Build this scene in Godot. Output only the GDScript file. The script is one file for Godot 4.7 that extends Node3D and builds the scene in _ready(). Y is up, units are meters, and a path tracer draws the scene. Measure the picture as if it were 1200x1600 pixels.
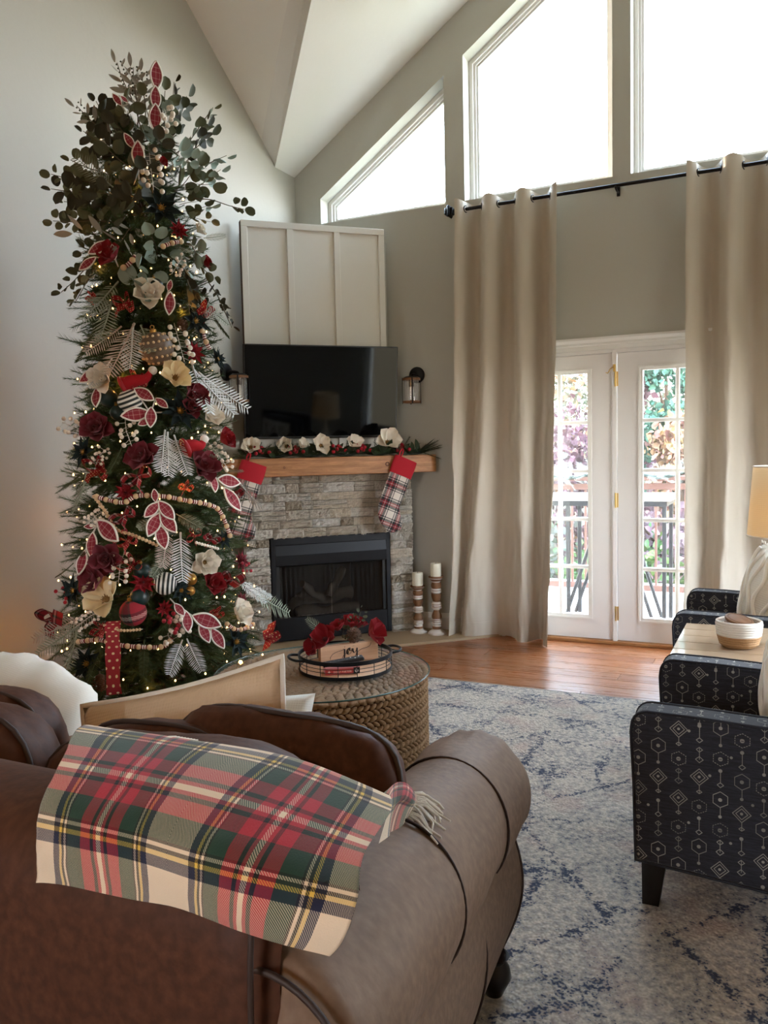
extends Node3D
# A living room at Christmas: corner fireplace, tall decorated tree, gabled window wall, sofa and armchairs.
# World: x to the right along the window wall, y up, z from the window wall into the room; origin in the corner behind the fireplace.

var rng := RandomNumberGenerator.new()
var used_names := {}
var m := {}          # materials
var protos := {}     # first of each kind, to be duplicated
var FACE := Transform3D(Basis(Vector3.UP, PI / 4), Vector3.ZERO)   # frame of the diagonal fireplace wall: x right, z out of the corner

# ---------------------------------------------------------------- naming
func V(x: float, y: float, z: float) -> Vector3:
	return Vector3(x, y, z)

func numbered(called: String) -> String:
	var n: int = used_names.get(called, 0)
	used_names[called] = n + 1
	return called if n == 0 else "%s_%03d" % [called, n]

func tag(o: Node3D, label: String, category: String, group := "", kind := "") -> Node3D:
	o.set_meta("label", label)
	o.set_meta("category", category)
	if group: o.set_meta("group", group)
	if kind: o.set_meta("kind", kind)
	return o

func thing(called: String, label: String, category: String, xf := Transform3D(), group := "") -> Node3D:
	var o := Node3D.new()
	o.name = numbered(called)
	o.transform = xf
	add_child(o)
	tag(o, label, category, group)
	return o

func put(called: String, mesh: Mesh, material: Material, parent: Node3D = null, xf := Transform3D()) -> MeshInstance3D:
	var o := MeshInstance3D.new()
	o.mesh = mesh
	o.material_override = material
	o.transform = xf
	if parent == null:
		o.name = numbered(called)
		add_child(o)
	else:
		o.name = called
		parent.add_child(o, true)
	return o

func build(called: String, s: SurfaceTool, material: Material, parent: Node3D = null, xf := Transform3D()) -> MeshInstance3D:
	return put(called, done(s), material, parent, xf)

func struct(called: String, s: SurfaceTool, material: Material, label: String, category: String) -> MeshInstance3D:
	var o := build(called, s, material)
	tag(o, label, category, "", "structure")
	return o

func many(called: String, mesh: Mesh, material: Material, places: Array, parent: Node3D, tints := []) -> MultiMeshInstance3D:
	var mm := MultiMesh.new()
	mm.transform_format = MultiMesh.TRANSFORM_3D
	mm.use_colors = tints.size() > 0
	mm.mesh = mesh
	mm.instance_count = places.size()
	for i in places.size():
		mm.set_instance_transform(i, places[i])
		if tints.size() > 0: mm.set_instance_color(i, tints[i])
	var o := MultiMeshInstance3D.new()
	o.multimesh = mm
	o.material_override = material
	o.name = called
	o.set_meta("kind", "stuff")
	parent.add_child(o, true)
	return o

func copy_of(key: String, called: String, xf: Transform3D, label: String, group := "") -> Node3D:
	var o: Node3D = protos[key].duplicate()
	o.name = numbered(called)
	add_child(o)
	o.transform = xf
	o.set_meta("label", label)
	if group: o.set_meta("group", group)
	return o

# ---------------------------------------------------------------- mesh helpers (counter-clockwise in, Godot order out)
func st() -> SurfaceTool:
	var s := SurfaceTool.new()
	s.begin(Mesh.PRIMITIVE_TRIANGLES)
	s.set_smooth_group(-1)
	return s

func done(s: SurfaceTool) -> ArrayMesh:
	s.generate_normals()
	return s.commit()

func tri(s: SurfaceTool, a: Vector3, b: Vector3, c: Vector3, ua := Vector2.ZERO, ub := Vector2.ZERO, uc := Vector2.ZERO) -> void:
	s.set_uv(ua); s.add_vertex(a)
	s.set_uv(uc); s.add_vertex(c)
	s.set_uv(ub); s.add_vertex(b)

func quad(s: SurfaceTool, a: Vector3, b: Vector3, c: Vector3, d: Vector3, ua := Vector2(0, 0), ub := Vector2(1, 0), uc := Vector2(1, 1), ud := Vector2(0, 1)) -> void:
	tri(s, a, b, c, ua, ub, uc)
	tri(s, a, c, d, ua, uc, ud)

func out_tri(s: SurfaceTool, a: Vector3, b: Vector3, c: Vector3, mid: Vector3) -> void:
	if (b - a).cross(c - a).dot((a + b + c) / 3.0 - mid) < 0.0: tri(s, a, c, b, Vector2(a.x, a.y), Vector2(c.x, c.y), Vector2(b.x, b.y))
	else: tri(s, a, b, c, Vector2(a.x, a.y), Vector2(b.x, b.y), Vector2(c.x, c.y))

func out_quad(s: SurfaceTool, a: Vector3, b: Vector3, c: Vector3, d: Vector3, mid: Vector3) -> void:
	out_tri(s, a, b, c, mid)
	out_tri(s, a, c, d, mid)

# box with chamfered edges
func box(s: SurfaceTool, c: Vector3, size: Vector3, bevel := 0.0, xf := Transform3D()) -> void:
	var h := size / 2.0
	var b := minf(bevel, minf(h.x, minf(h.y, h.z)) * 0.9)
	var mid := xf * c
	s.set_smooth_group(-1)
	var P := {}
	for x in [-1, 1]:
		for y in [-1, 1]:
			for z in [-1, 1]:
				var k := Vector3i(x, y, z)
				P[k] = [xf * (c + Vector3(x * h.x, y * (h.y - b), z * (h.z - b))), xf * (c + Vector3(x * (h.x - b), y * h.y, z * (h.z - b))), xf * (c + Vector3(x * (h.x - b), y * (h.y - b), z * h.z))]
	for g in [-1, 1]:
		out_quad(s, P[Vector3i(g, -1, -1)][0], P[Vector3i(g, 1, -1)][0], P[Vector3i(g, 1, 1)][0], P[Vector3i(g, -1, 1)][0], mid)
		out_quad(s, P[Vector3i(-1, g, -1)][1], P[Vector3i(1, g, -1)][1], P[Vector3i(1, g, 1)][1], P[Vector3i(-1, g, 1)][1], mid)
		out_quad(s, P[Vector3i(-1, -1, g)][2], P[Vector3i(1, -1, g)][2], P[Vector3i(1, 1, g)][2], P[Vector3i(-1, 1, g)][2], mid)
	if b <= 0.0: return
	for g in [-1, 1]:
		for k in [-1, 1]:
			out_quad(s, P[Vector3i(-1, g, k)][1], P[Vector3i(1, g, k)][1], P[Vector3i(1, g, k)][2], P[Vector3i(-1, g, k)][2], mid)
			out_quad(s, P[Vector3i(g, -1, k)][0], P[Vector3i(g, 1, k)][0], P[Vector3i(g, 1, k)][2], P[Vector3i(g, -1, k)][2], mid)
			out_quad(s, P[Vector3i(g, k, -1)][0], P[Vector3i(g, k, 1)][0], P[Vector3i(g, k, 1)][1], P[Vector3i(g, k, -1)][1], mid)
			for q in [-1, 1]:
				out_tri(s, P[Vector3i(g, k, q)][0], P[Vector3i(g, k, q)][1], P[Vector3i(g, k, q)][2], mid)

func bx(lo: Vector3, hi: Vector3, bevel := 0.0) -> SurfaceTool:
	var s := st()
	box(s, (lo + hi) / 2, hi - lo, bevel)
	return s

# a grid of points fn(u, v), u and v from 0 to 1; face normal is dP/du x dP/dv
func grid(s: SurfaceTool, fn: Callable, nu: int, nv: int, smooth := true, uv_scale := Vector2.ONE) -> void:
	var p := PackedVector3Array()
	for j in nv + 1:
		for i in nu + 1:
			p.append(fn.call(float(i) / nu, float(j) / nv))
	s.set_smooth_group(0 if smooth else -1)
	for j in nv:
		for i in nu:
			var a := j * (nu + 1) + i
			var u0 := float(i) / nu * uv_scale.x
			var u1 := float(i + 1) / nu * uv_scale.x
			var v0 := float(j) / nv * uv_scale.y
			var v1 := float(j + 1) / nv * uv_scale.y
			quad(s, p[a], p[a + 1], p[a + nu + 2], p[a + nu + 1], Vector2(u0, v0), Vector2(u1, v0), Vector2(u1, v1), Vector2(u0, v1))
	s.set_smooth_group(-1)

# surface of revolution; profile of (radius, y) from bottom to top gives outward faces
func lathe(s: SurfaceTool, profile: Array, segs := 24, xf := Transform3D(), smooth := true, sharp := 0.6) -> void:
	var group := 1
	for k in profile.size() - 1:
		var a: Vector2 = profile[k]
		var b: Vector2 = profile[k + 1]
		if k > 0:
			var d0: Vector2 = (a - profile[k - 1]).normalized()
			var d1: Vector2 = (b - a).normalized()
			if d0.dot(d1) < sharp: group += 1
		s.set_smooth_group(group if smooth else -1)
		for i in segs:
			var t0 := TAU * i / segs
			var t1 := TAU * (i + 1) / segs
			var p0 := xf * Vector3(a.x * sin(t0), a.y, a.x * cos(t0))
			var p1 := xf * Vector3(a.x * sin(t1), a.y, a.x * cos(t1))
			var p2 := xf * Vector3(b.x * sin(t1), b.y, b.x * cos(t1))
			var p3 := xf * Vector3(b.x * sin(t0), b.y, b.x * cos(t0))
			var v0 := float(k) / (profile.size() - 1)
			var v1 := float(k + 1) / (profile.size() - 1)
			var u0 := float(i) / segs
			var u1 := float(i + 1) / segs
			if a.x > 1e-6: tri(s, p0, p1, p2, Vector2(u0, v0), Vector2(u1, v0), Vector2(u1, v1))
			if b.x > 1e-6: tri(s, p0, p2, p3, Vector2(u0, v0), Vector2(u1, v1), Vector2(u0, v1))
	s.set_smooth_group(-1)

func ball(s: SurfaceTool, c: Vector3, r: float, segs := 12, rings := 8, squash := 1.0) -> void:
	var prof := []
	for i in rings + 1:
		var a := -PI / 2 + PI * i / rings
		prof.append(Vector2(maxf(0.0, r * cos(a)), r * sin(a) * squash))
	prof[0].x = 0.0
	prof[rings].x = 0.0
	lathe(s, prof, segs, Transform3D(Basis(), c), true, -2.0)

# tube along points
func tube(s: SurfaceTool, pts: Array, radius, sides := 8, closed := false, caps := true, squash := 1.0, up := Vector3.UP) -> void:
	var n := pts.size()
	var ring := []
	var prev := Vector3.ZERO
	var length := 0.0
	var lengths := []
	for i in n:
		var t: Vector3
		if closed: t = (pts[(i + 1) % n] - pts[(i + n - 1) % n]).normalized()
		elif i == 0: t = (pts[1] - pts[0]).normalized()
		elif i == n - 1: t = (pts[n - 1] - pts[n - 2]).normalized()
		else: t = (pts[i + 1] - pts[i - 1]).normalized()
		var nrm := prev
		if i == 0:
			nrm = up if absf(t.dot(up)) < 0.95 else Vector3.RIGHT
		nrm = (nrm - t * nrm.dot(t)).normalized()
		prev = nrm
		var bi := t.cross(nrm)
		var r: float = radius[i] if radius is Array else radius
		var one := PackedVector3Array()
		for k in sides:
			var a := TAU * k / sides
			one.append(pts[i] + nrm * cos(a) * r * squash + bi * sin(a) * r)
		ring.append(one)
		if i > 0: length += pts[i].distance_to(pts[i - 1])
		lengths.append(length)
	s.set_smooth_group(0)
	for i in (n if closed else n - 1):
		var A: PackedVector3Array = ring[i]
		var B: PackedVector3Array = ring[(i + 1) % n]
		for k in sides:
			var k2 := (k + 1) % sides
			var l1: float = lengths[i + 1] if i + 1 < n else length
			quad(s, A[k], A[k2], B[k2], B[k], Vector2(float(k) / sides, lengths[i]), Vector2(float(k + 1) / sides, lengths[i]), Vector2(float(k + 1) / sides, l1), Vector2(float(k) / sides, l1))
	s.set_smooth_group(-1)
	if caps and not closed:
		for k in range(1, sides - 1):
			tri(s, ring[0][0], ring[0][k + 1], ring[0][k])
			tri(s, ring[n - 1][0], ring[n - 1][k], ring[n - 1][k + 1])

func torus(s: SurfaceTool, xf: Transform3D, R: float, r: float, segs := 24, sides := 8) -> void:   # ring in the local xz plane
	var pts := []
	for i in segs:
		var a := TAU * i / segs
		pts.append(xf * Vector3(R * cos(a), 0, R * sin(a)))
	tube(s, pts, r, sides, true, false, 1.0, xf.basis.y.normalized())

# extruded outline with optional bevel; poly in the xy plane, from z0 to z1
func prism(s: SurfaceTool, poly: Array, z0: float, z1: float, xf := Transform3D(), bevel := 0.0, smooth_side := false) -> void:
	var p := PackedVector2Array(poly)
	if Geometry2D.is_polygon_clockwise(p): p.reverse()
	var n := p.size()
	var q := PackedVector2Array()
	for i in n:
		var e0 := (p[i] - p[(i + n - 1) % n]).normalized()
		var e1 := (p[(i + 1) % n] - p[i]).normalized()
		var n0 := Vector2(-e0.y, e0.x)
		var n1 := Vector2(-e1.y, e1.x)
		var k := (n0 + n1)
		q.append(p[i] + k / maxf(0.4, 1.0 + n0.dot(n1)) * bevel)
	var idx := Geometry2D.triangulate_polygon(q)
	s.set_smooth_group(-1)
	for i in range(0, idx.size(), 3):
		var a := q[idx[i]]
		var b := q[idx[i + 1]]
		var c := q[idx[i + 2]]
		if (b - a).cross(c - a) < 0.0:
			var w := b
			b = c
			c = w
		tri(s, xf * Vector3(a.x, a.y, z1), xf * Vector3(b.x, b.y, z1), xf * Vector3(c.x, c.y, z1), a, b, c)
		tri(s, xf * Vector3(a.x, a.y, z0), xf * Vector3(c.x, c.y, z0), xf * Vector3(b.x, b.y, z0), a, c, b)
	var along := 0.0
	for i in n:
		var a := p[i]
		var b := p[(i + 1) % n]
		var aq := q[i]
		var bq := q[(i + 1) % n]
		var l := a.distance_to(b)
		s.set_smooth_group(0 if smooth_side else -1)
		quad(s, xf * Vector3(a.x, a.y, z0 + bevel), xf * Vector3(b.x, b.y, z0 + bevel), xf * Vector3(b.x, b.y, z1 - bevel), xf * Vector3(a.x, a.y, z1 - bevel), Vector2(along, z0), Vector2(along + l, z0), Vector2(along + l, z1), Vector2(along, z1))
		if bevel > 0.0:
			quad(s, xf * Vector3(a.x, a.y, z1 - bevel), xf * Vector3(b.x, b.y, z1 - bevel), xf * Vector3(bq.x, bq.y, z1), xf * Vector3(aq.x, aq.y, z1), a, b, bq, aq)
			quad(s, xf * Vector3(aq.x, aq.y, z0), xf * Vector3(bq.x, bq.y, z0), xf * Vector3(b.x, b.y, z0 + bevel), xf * Vector3(a.x, a.y, z0 + bevel), aq, bq, b, a)
		along += l
	s.set_smooth_group(-1)

func smooth_path(pts: Array, steps := 6, closed := false) -> Array:
	var out := []
	var n := pts.size()
	for i in (n if closed else n - 1):
		var p0: Variant = pts[(i + n - 1) % n] if closed or i > 0 else pts[0]
		var p1: Variant = pts[i]
		var p2: Variant = pts[(i + 1) % n]
		var p3: Variant = pts[(i + 2) % n] if closed or i + 2 < n else pts[n - 1]
		for k in steps:
			var t := float(k) / steps
			out.append(0.5 * (2.0 * p1 + (p2 - p0) * t + (2.0 * p0 - 5.0 * p1 + 4.0 * p2 - p3) * t * t + (3.0 * p1 - p0 - 3.0 * p2 + p3) * t * t * t))
	if not closed: out.append(pts[n - 1])
	return out

func along(keys: Array, t: float) -> Variant:     # value on a row of evenly spaced keys
	var f := clampf(t, 0, 1) * (keys.size() - 1)
	var i := mini(int(f), keys.size() - 2)
	var p0: Variant = keys[maxi(i - 1, 0)]
	var p1: Variant = keys[i]
	var p2: Variant = keys[i + 1]
	var p3: Variant = keys[mini(i + 2, keys.size() - 1)]
	var k := f - i
	return 0.5 * (2.0 * p1 + (p2 - p0) * k + (2.0 * p0 - 5.0 * p1 + 4.0 * p2 - p3) * k * k + (3.0 * p1 - p0 - 3.0 * p2 + p3) * k * k * k)

# frame with y along dir and z close to out
func frame_y(at: Vector3, dir: Vector3, out: Vector3, scale := 1.0) -> Transform3D:
	var y := dir.normalized()
	var z := out - y * out.dot(y)
	if z.length() < 1e-4: z = Vector3.RIGHT - y * y.x
	z = z.normalized()
	return Transform3D(Basis(y.cross(z), y, z).scaled(Vector3.ONE * scale), at)

# frame with z along dir and y close to up, turned by roll
func frame_z(at: Vector3, dir: Vector3, roll := 0.0, scale := 1.0) -> Transform3D:
	var z := dir.normalized()
	var x := Vector3.UP.cross(z)
	if x.length() < 1e-3: x = Vector3.RIGHT
	x = x.normalized()
	var b := Basis(x, z.cross(x), z)
	return Transform3D((b * Basis(Vector3(0, 0, 1), roll)).scaled(Vector3.ONE * scale), at)

# a plump square cushion in the xy plane, thickness along z
func pillow(s: SurfaceTool, w: float, h: float, t: float, pinch := 0.07, n := 18, wrinkle := 0.0) -> void:
	var noise := FastNoiseLite.new()
	noise.seed = 7
	noise.frequency = 4.0
	for side in [1.0, -1.0]:
		var fn := func(u: float, v: float) -> Vector3:
			var a: float = (u * 2 - 1) * side
			var b := v * 2 - 1
			var k := pow(maxf(0.0, 1 - a * a), 0.55) * pow(maxf(0.0, 1 - b * b), 0.55)
			var x: float = w / 2 * a * (1 - pinch * (1 - b * b))
			var y: float = h / 2 * b * (1 - pinch * (1 - a * a))
			return Vector3(x, y, side * (t / 2 * k + wrinkle * k * noise.get_noise_2d(x + side, y)))
		grid(s, fn, n, n)

func petal(length: float, width: float, cup: float, curl: float, point := 0.0, nu := 6, nv := 7) -> ArrayMesh:
	var s := st()
	var fn := func(u: float, v: float) -> Vector3:
		var a := u * 2 - 1
		var w := pow(sin(PI * clampf(0.06 + 0.94 * pow(v, 0.75), 0, 1)), 0.65 + point * 0.6) * (1.0 - point * 0.35 * v)
		if point < 0.5: w = minf(1.0, 0.22 + 1.25 * pow(v, 0.8)) * sqrt(maxf(0.0, 1.0 - pow(v, 5.0)))     # broad and round-tipped
		if v > 0.999: w = 0.02
		var z := cup * (a * a) * w * width + curl * v * v * length + 0.03 * length * sin(a * 7.0 + v * 4.0) * v
		return Vector3(a * w * width / 2, v * length, z)
	grid(s, fn, nu, nv, true)
	return done(s)

# ---------------------------------------------------------------- materials
func mat(c: Color, rough := 0.6, metal := 0.0, spec := 0.5) -> StandardMaterial3D:
	var k := StandardMaterial3D.new()
	k.albedo_color = c
	k.roughness = rough
	k.metallic = metal
	k.metallic_specular = spec
	k.cull_mode = BaseMaterial3D.CULL_DISABLED
	return k

func hexc(h: String) -> Color:
	return Color.html(h)

func noise(seed_: int, freq: float, kind := FastNoiseLite.TYPE_SIMPLEX_SMOOTH, octaves := 4) -> FastNoiseLite:
	var n := FastNoiseLite.new()
	n.seed = seed_
	n.frequency = freq
	n.noise_type = kind
	n.fractal_octaves = octaves
	return n

func noise_tex(n: FastNoiseLite, size := 512, ramp: Gradient = null) -> NoiseTexture2D:
	var t := NoiseTexture2D.new()
	t.width = size
	t.height = size
	t.seamless = true
	t.noise = n
	if ramp: t.color_ramp = ramp
	return t

func ramp(stops: Array) -> Gradient:
	var g := Gradient.new()
	var o := PackedFloat32Array()
	var c := PackedColorArray()
	for k in stops:
		o.append(k[0])
		c.append(k[1])
	g.offsets = o
	g.colors = c
	return g

func triplanar(k: StandardMaterial3D, scale: float, world := false) -> StandardMaterial3D:
	k.uv1_triplanar = true
	k.uv1_world_triplanar = world
	k.uv1_scale = Vector3.ONE * scale
	return k

func relief(k: StandardMaterial3D, t: Texture2D, cm: float) -> StandardMaterial3D:
	k.heightmap_enabled = true
	k.heightmap_texture = t
	k.heightmap_scale = cm
	return k

func img_tex(im: Image) -> ImageTexture:
	return ImageTexture.create_from_image(im)

func picture(w: int, h: int, fn: Callable) -> ImageTexture:
	var im := Image.create(w, h, false, Image.FORMAT_RGB8)
	for y in h:
		for x in w:
			im.set_pixel(x, y, fn.call(x, y))
	return img_tex(im)

# woven check: both ways the same row of threads
func check_weave(size: int, sett: Array, colors: Array, fuzz: float) -> ImageTexture:
	var total := 0.0
	for t in sett: total += t[0]
	var row := []
	for i in size:
		var at := total * i / size
		var k := 0
		while at >= sett[k][0] and k < sett.size() - 1:
			at -= sett[k][0]
			k += 1
		row.append(colors[sett[k][1]])
	var im := Image.create(size, size, false, Image.FORMAT_RGB8)
	var n := noise(11, 0.35)
	for y in size:
		for x in size:
			var first: bool = ((x + y) / 2) % 2 == 0
			if ((x + y) / 2) % 6 == 1 and row[y].v > 0.8: first = true     # the nap of the darker threads covers the pale ones
			if ((x + y) / 2) % 6 == 2 and row[x].v > 0.8: first = false
			var c: Color = row[x] if first else row[y]
			var f := 1.0 + fuzz * n.get_noise_2d(x, y)
			im.set_pixel(x, y, Color(c.r * f, c.g * f, c.b * f))
	return img_tex(im)

func line_on(im: Image, a: Vector2, b: Vector2, c: Color, thick: int, gap := 0) -> void:
	var n := int(a.distance_to(b)) + 1
	for i in n:
		if gap > 0 and (i / gap) % 2 == 1: continue
		var p := a.lerp(b, float(i) / n)
		for dx in thick:
			for dy in thick:
				im.set_pixel(posmod(int(p.x) + dx, im.get_width()), posmod(int(p.y) + dy, im.get_height()), c)

func dot_on(im: Image, p: Vector2, r: float, c: Color) -> void:
	for dx in range(-int(r) - 1, int(r) + 2):
		for dy in range(-int(r) - 1, int(r) + 2):
			if dx * dx + dy * dy <= r * r: im.set_pixel(posmod(int(p.x) + dx, im.get_width()), posmod(int(p.y) + dy, im.get_height()), c)

func diamond(im: Image, p: Vector2, rx: float, ry: float, c: Color, thick: int, gap := 0) -> void:
	var q := [p + Vector2(0, -ry), p + Vector2(rx, 0), p + Vector2(0, ry), p + Vector2(-rx, 0)]
	for i in 4: line_on(im, q[i], q[(i + 1) % 4], c, thick, gap)

func hexagon(im: Image, p: Vector2, rx: float, ry: float, c: Color, thick: int, gap := 0) -> void:
	var q := [p + Vector2(0, -ry), p + Vector2(rx, -ry * 0.5), p + Vector2(rx, ry * 0.5), p + Vector2(0, ry), p + Vector2(-rx, ry * 0.5), p + Vector2(-rx, -ry * 0.5)]
	for i in 6: line_on(im, q[i], q[(i + 1) % 6], c, thick, gap)

# navy upholstery with rows of small drawn motifs; one tile is 0.62 m
func chair_print() -> ImageTexture:
	var S := 1024
	var im := Image.create(S, S, false, Image.FORMAT_RGB8)
	var n := noise(5, 0.01, FastNoiseLite.TYPE_SIMPLEX_SMOOTH, 5)
	for y in S:
		for x in S:
			var f := n.get_noise_2d(x * 0.6, y * 9.0)
			var e := n.get_noise_2d(x * 3.0 + 500, y * 40.0)
			var k := 0.8 + 0.45 * f + 0.35 * e
			im.set_pixel(x, y, Color(0.150 * k, 0.160 * k, 0.205 * k))
	var g := RandomNumberGenerator.new()
	g.seed = 31
	for col in 11:
		var x := 46.0 + col * 93.0
		var y := g.randf() * 60.0
		var kind := (col * 2) % 5
		while y < S - 30:
			var c := Color(0.62, 0.60, 0.56) * g.randf_range(0.75, 1.05)
			c.a = 1
			var step := 0.0
			if kind == 0:
				line_on(im, Vector2(x, y), Vector2(x, y + 60), c, 3)
				diamond(im, Vector2(x, y + 12), 14, 12, c, 3)
				diamond(im, Vector2(x, y + 60), 17, 15, c, 3)
				step = 105
			elif kind == 1:
				hexagon(im, Vector2(x, y + 36), 32, 38, c, 3)
				dot_on(im, Vector2(x, y + 38), 9, c)
				line_on(im, Vector2(x, y + 74), Vector2(x, y + 118), c, 3)
				dot_on(im, Vector2(x, y + 120), 8, c)
				step = 150
			elif kind == 2:
				diamond(im, Vector2(x, y + 40), 40, 40, c, 3)
				diamond(im, Vector2(x, y + 40), 26, 26, c, 3)
				dot_on(im, Vector2(x, y + 40), 7, c)
				line_on(im, Vector2(x, y + 80), Vector2(x, y + 118), c, 3)
				diamond(im, Vector2(x, y + 112), 12, 9, c, 3)
				step = 150
			elif kind == 3:
				hexagon(im, Vector2(x, y + 34), 32, 34, c, 3, 6)
				dot_on(im, Vector2(x, y + 36), 10, c)
				line_on(im, Vector2(x - 5, y + 36), Vector2(x + 5, y + 36), Color(0.15, 0.16, 0.2), 3)
				step = 82
			else:
				dot_on(im, Vector2(x, y + 10), 9, c)
				line_on(im, Vector2(x, y + 14), Vector2(x, y + 70), c, 3)
				dot_on(im, Vector2(x - 46, y + 40), 7, c)
				diamond(im, Vector2(x, y + 78), 14, 12, c, 3)
				step = 112
			y += step
			kind = (kind + 1 + g.randi() % 2) % 5
	return img_tex(im)

# distressed oriental rug, 3.6 x 4.4 m
func rug_print(w: int, h: int) -> ImageTexture:
	var im := Image.create(w, h, false, Image.FORMAT_RGB8)
	var fine := noise(3, 0.21, FastNoiseLite.TYPE_SIMPLEX_SMOOTH, 2)
	var mid := noise(4, 0.075, FastNoiseLite.TYPE_SIMPLEX_SMOOTH, 4)
	var low := noise(6, 0.011, FastNoiseLite.TYPE_SIMPLEX_SMOOTH, 3)
	var warm := noise(8, 0.007, FastNoiseLite.TYPE_SIMPLEX_SMOOTH, 3)
	for y in h:
		for x in w:
			var X := (float(x) / w - 0.5) * 3.6
			var Y := (float(y) / h - 0.5) * 4.4
			var ax := absf(X)
			var ay := absf(Y)
			var wob := 0.035 * mid.get_noise_2d(x * 0.7, y * 0.7)
			# drawn lines: border bands, stepped medallions, tendrils
			var d := 1.0
			var edge := minf(1.8 - ax, 2.2 - ay)
			d = minf(d, absf(edge - 0.13 + wob))
			d = minf(d, absf(edge - 0.47 + wob) * 1.1)
			var q := fposmod(X * 1.0 + 0.5, 1.0) - 0.5
			var r := fposmod(Y * 0.83 + 0.5, 1.0) - 0.5
			var md := absf(q) + absf(r)
			d = minf(d, absf(md - 0.42 + wob) * 0.9)
			d = minf(d, absf(maxf(absf(q), absf(r)) - 0.16 + wob))
			d = minf(d, absf(sin(X * 9.0 + 2.0 * sin(Y * 4.0)) * 0.5 + sin(Y * 8.0 + sin(X * 5.0) * 1.7) * 0.5) * 0.16 + 0.012)
			var f := fine.get_noise_2d(x, y)
			var n := mid.get_noise_2d(x, y)
			var l := low.get_noise_2d(x, y)
			var c := Color(0.765, 0.715, 0.655).lerp(Color(0.61, 0.58, 0.55), clampf(0.5 + 1.3 * n + 0.5 * l, 0, 1))
			c = c.lerp(Color(0.70, 0.60, 0.55), clampf(warm.get_noise_2d(x, y) * 1.6 - 0.25 + n * 0.4, 0, 0.55))
			var line := clampf(1.0 - d / 0.030, 0, 1)
			var wear := n * 1.0 + l * 0.9 + f * 1.35
			var ink := clampf((line * 1.25 + wear - 0.86) * 2.2, 0, 1)
			var specks := clampf((f * 1.25 + n * 0.6 - 0.66 + l * 0.5) * 2.4, 0, 0.7)
			c = c.lerp(Color(0.155, 0.19, 0.28), maxf(ink * 0.9, specks))
			var k := 1.0 + 0.16 * f
			im.set_pixel(x, y, Color(c.r * k, c.g * k, c.b * k))
	return img_tex(im)

func wood_print(w: int, h: int, a: Color, b: Color, seed_: int, stretch: float, rings := 0.0) -> ImageTexture:
	var n := noise(seed_, 0.02, FastNoiseLite.TYPE_SIMPLEX_SMOOTH, 4)
	var im := Image.create(w, h, false, Image.FORMAT_RGB8)
	for y in h:
		for x in w:
			var f := n.get_noise_2d(x / stretch * 2.0, y * 1.6)
			var g := n.get_noise_2d(x / stretch * 4.0 + 900, y * 9.0)
			var r := sin((y * 0.22 + f * 22.0) * (0.6 + rings)) * 0.5 + 0.5
			var t := clampf(0.45 + 0.5 * f + 0.35 * g + 0.22 * (r - 0.5), 0, 1)
			im.set_pixel(x, y, a.lerp(b, t))
	return img_tex(im)

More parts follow.
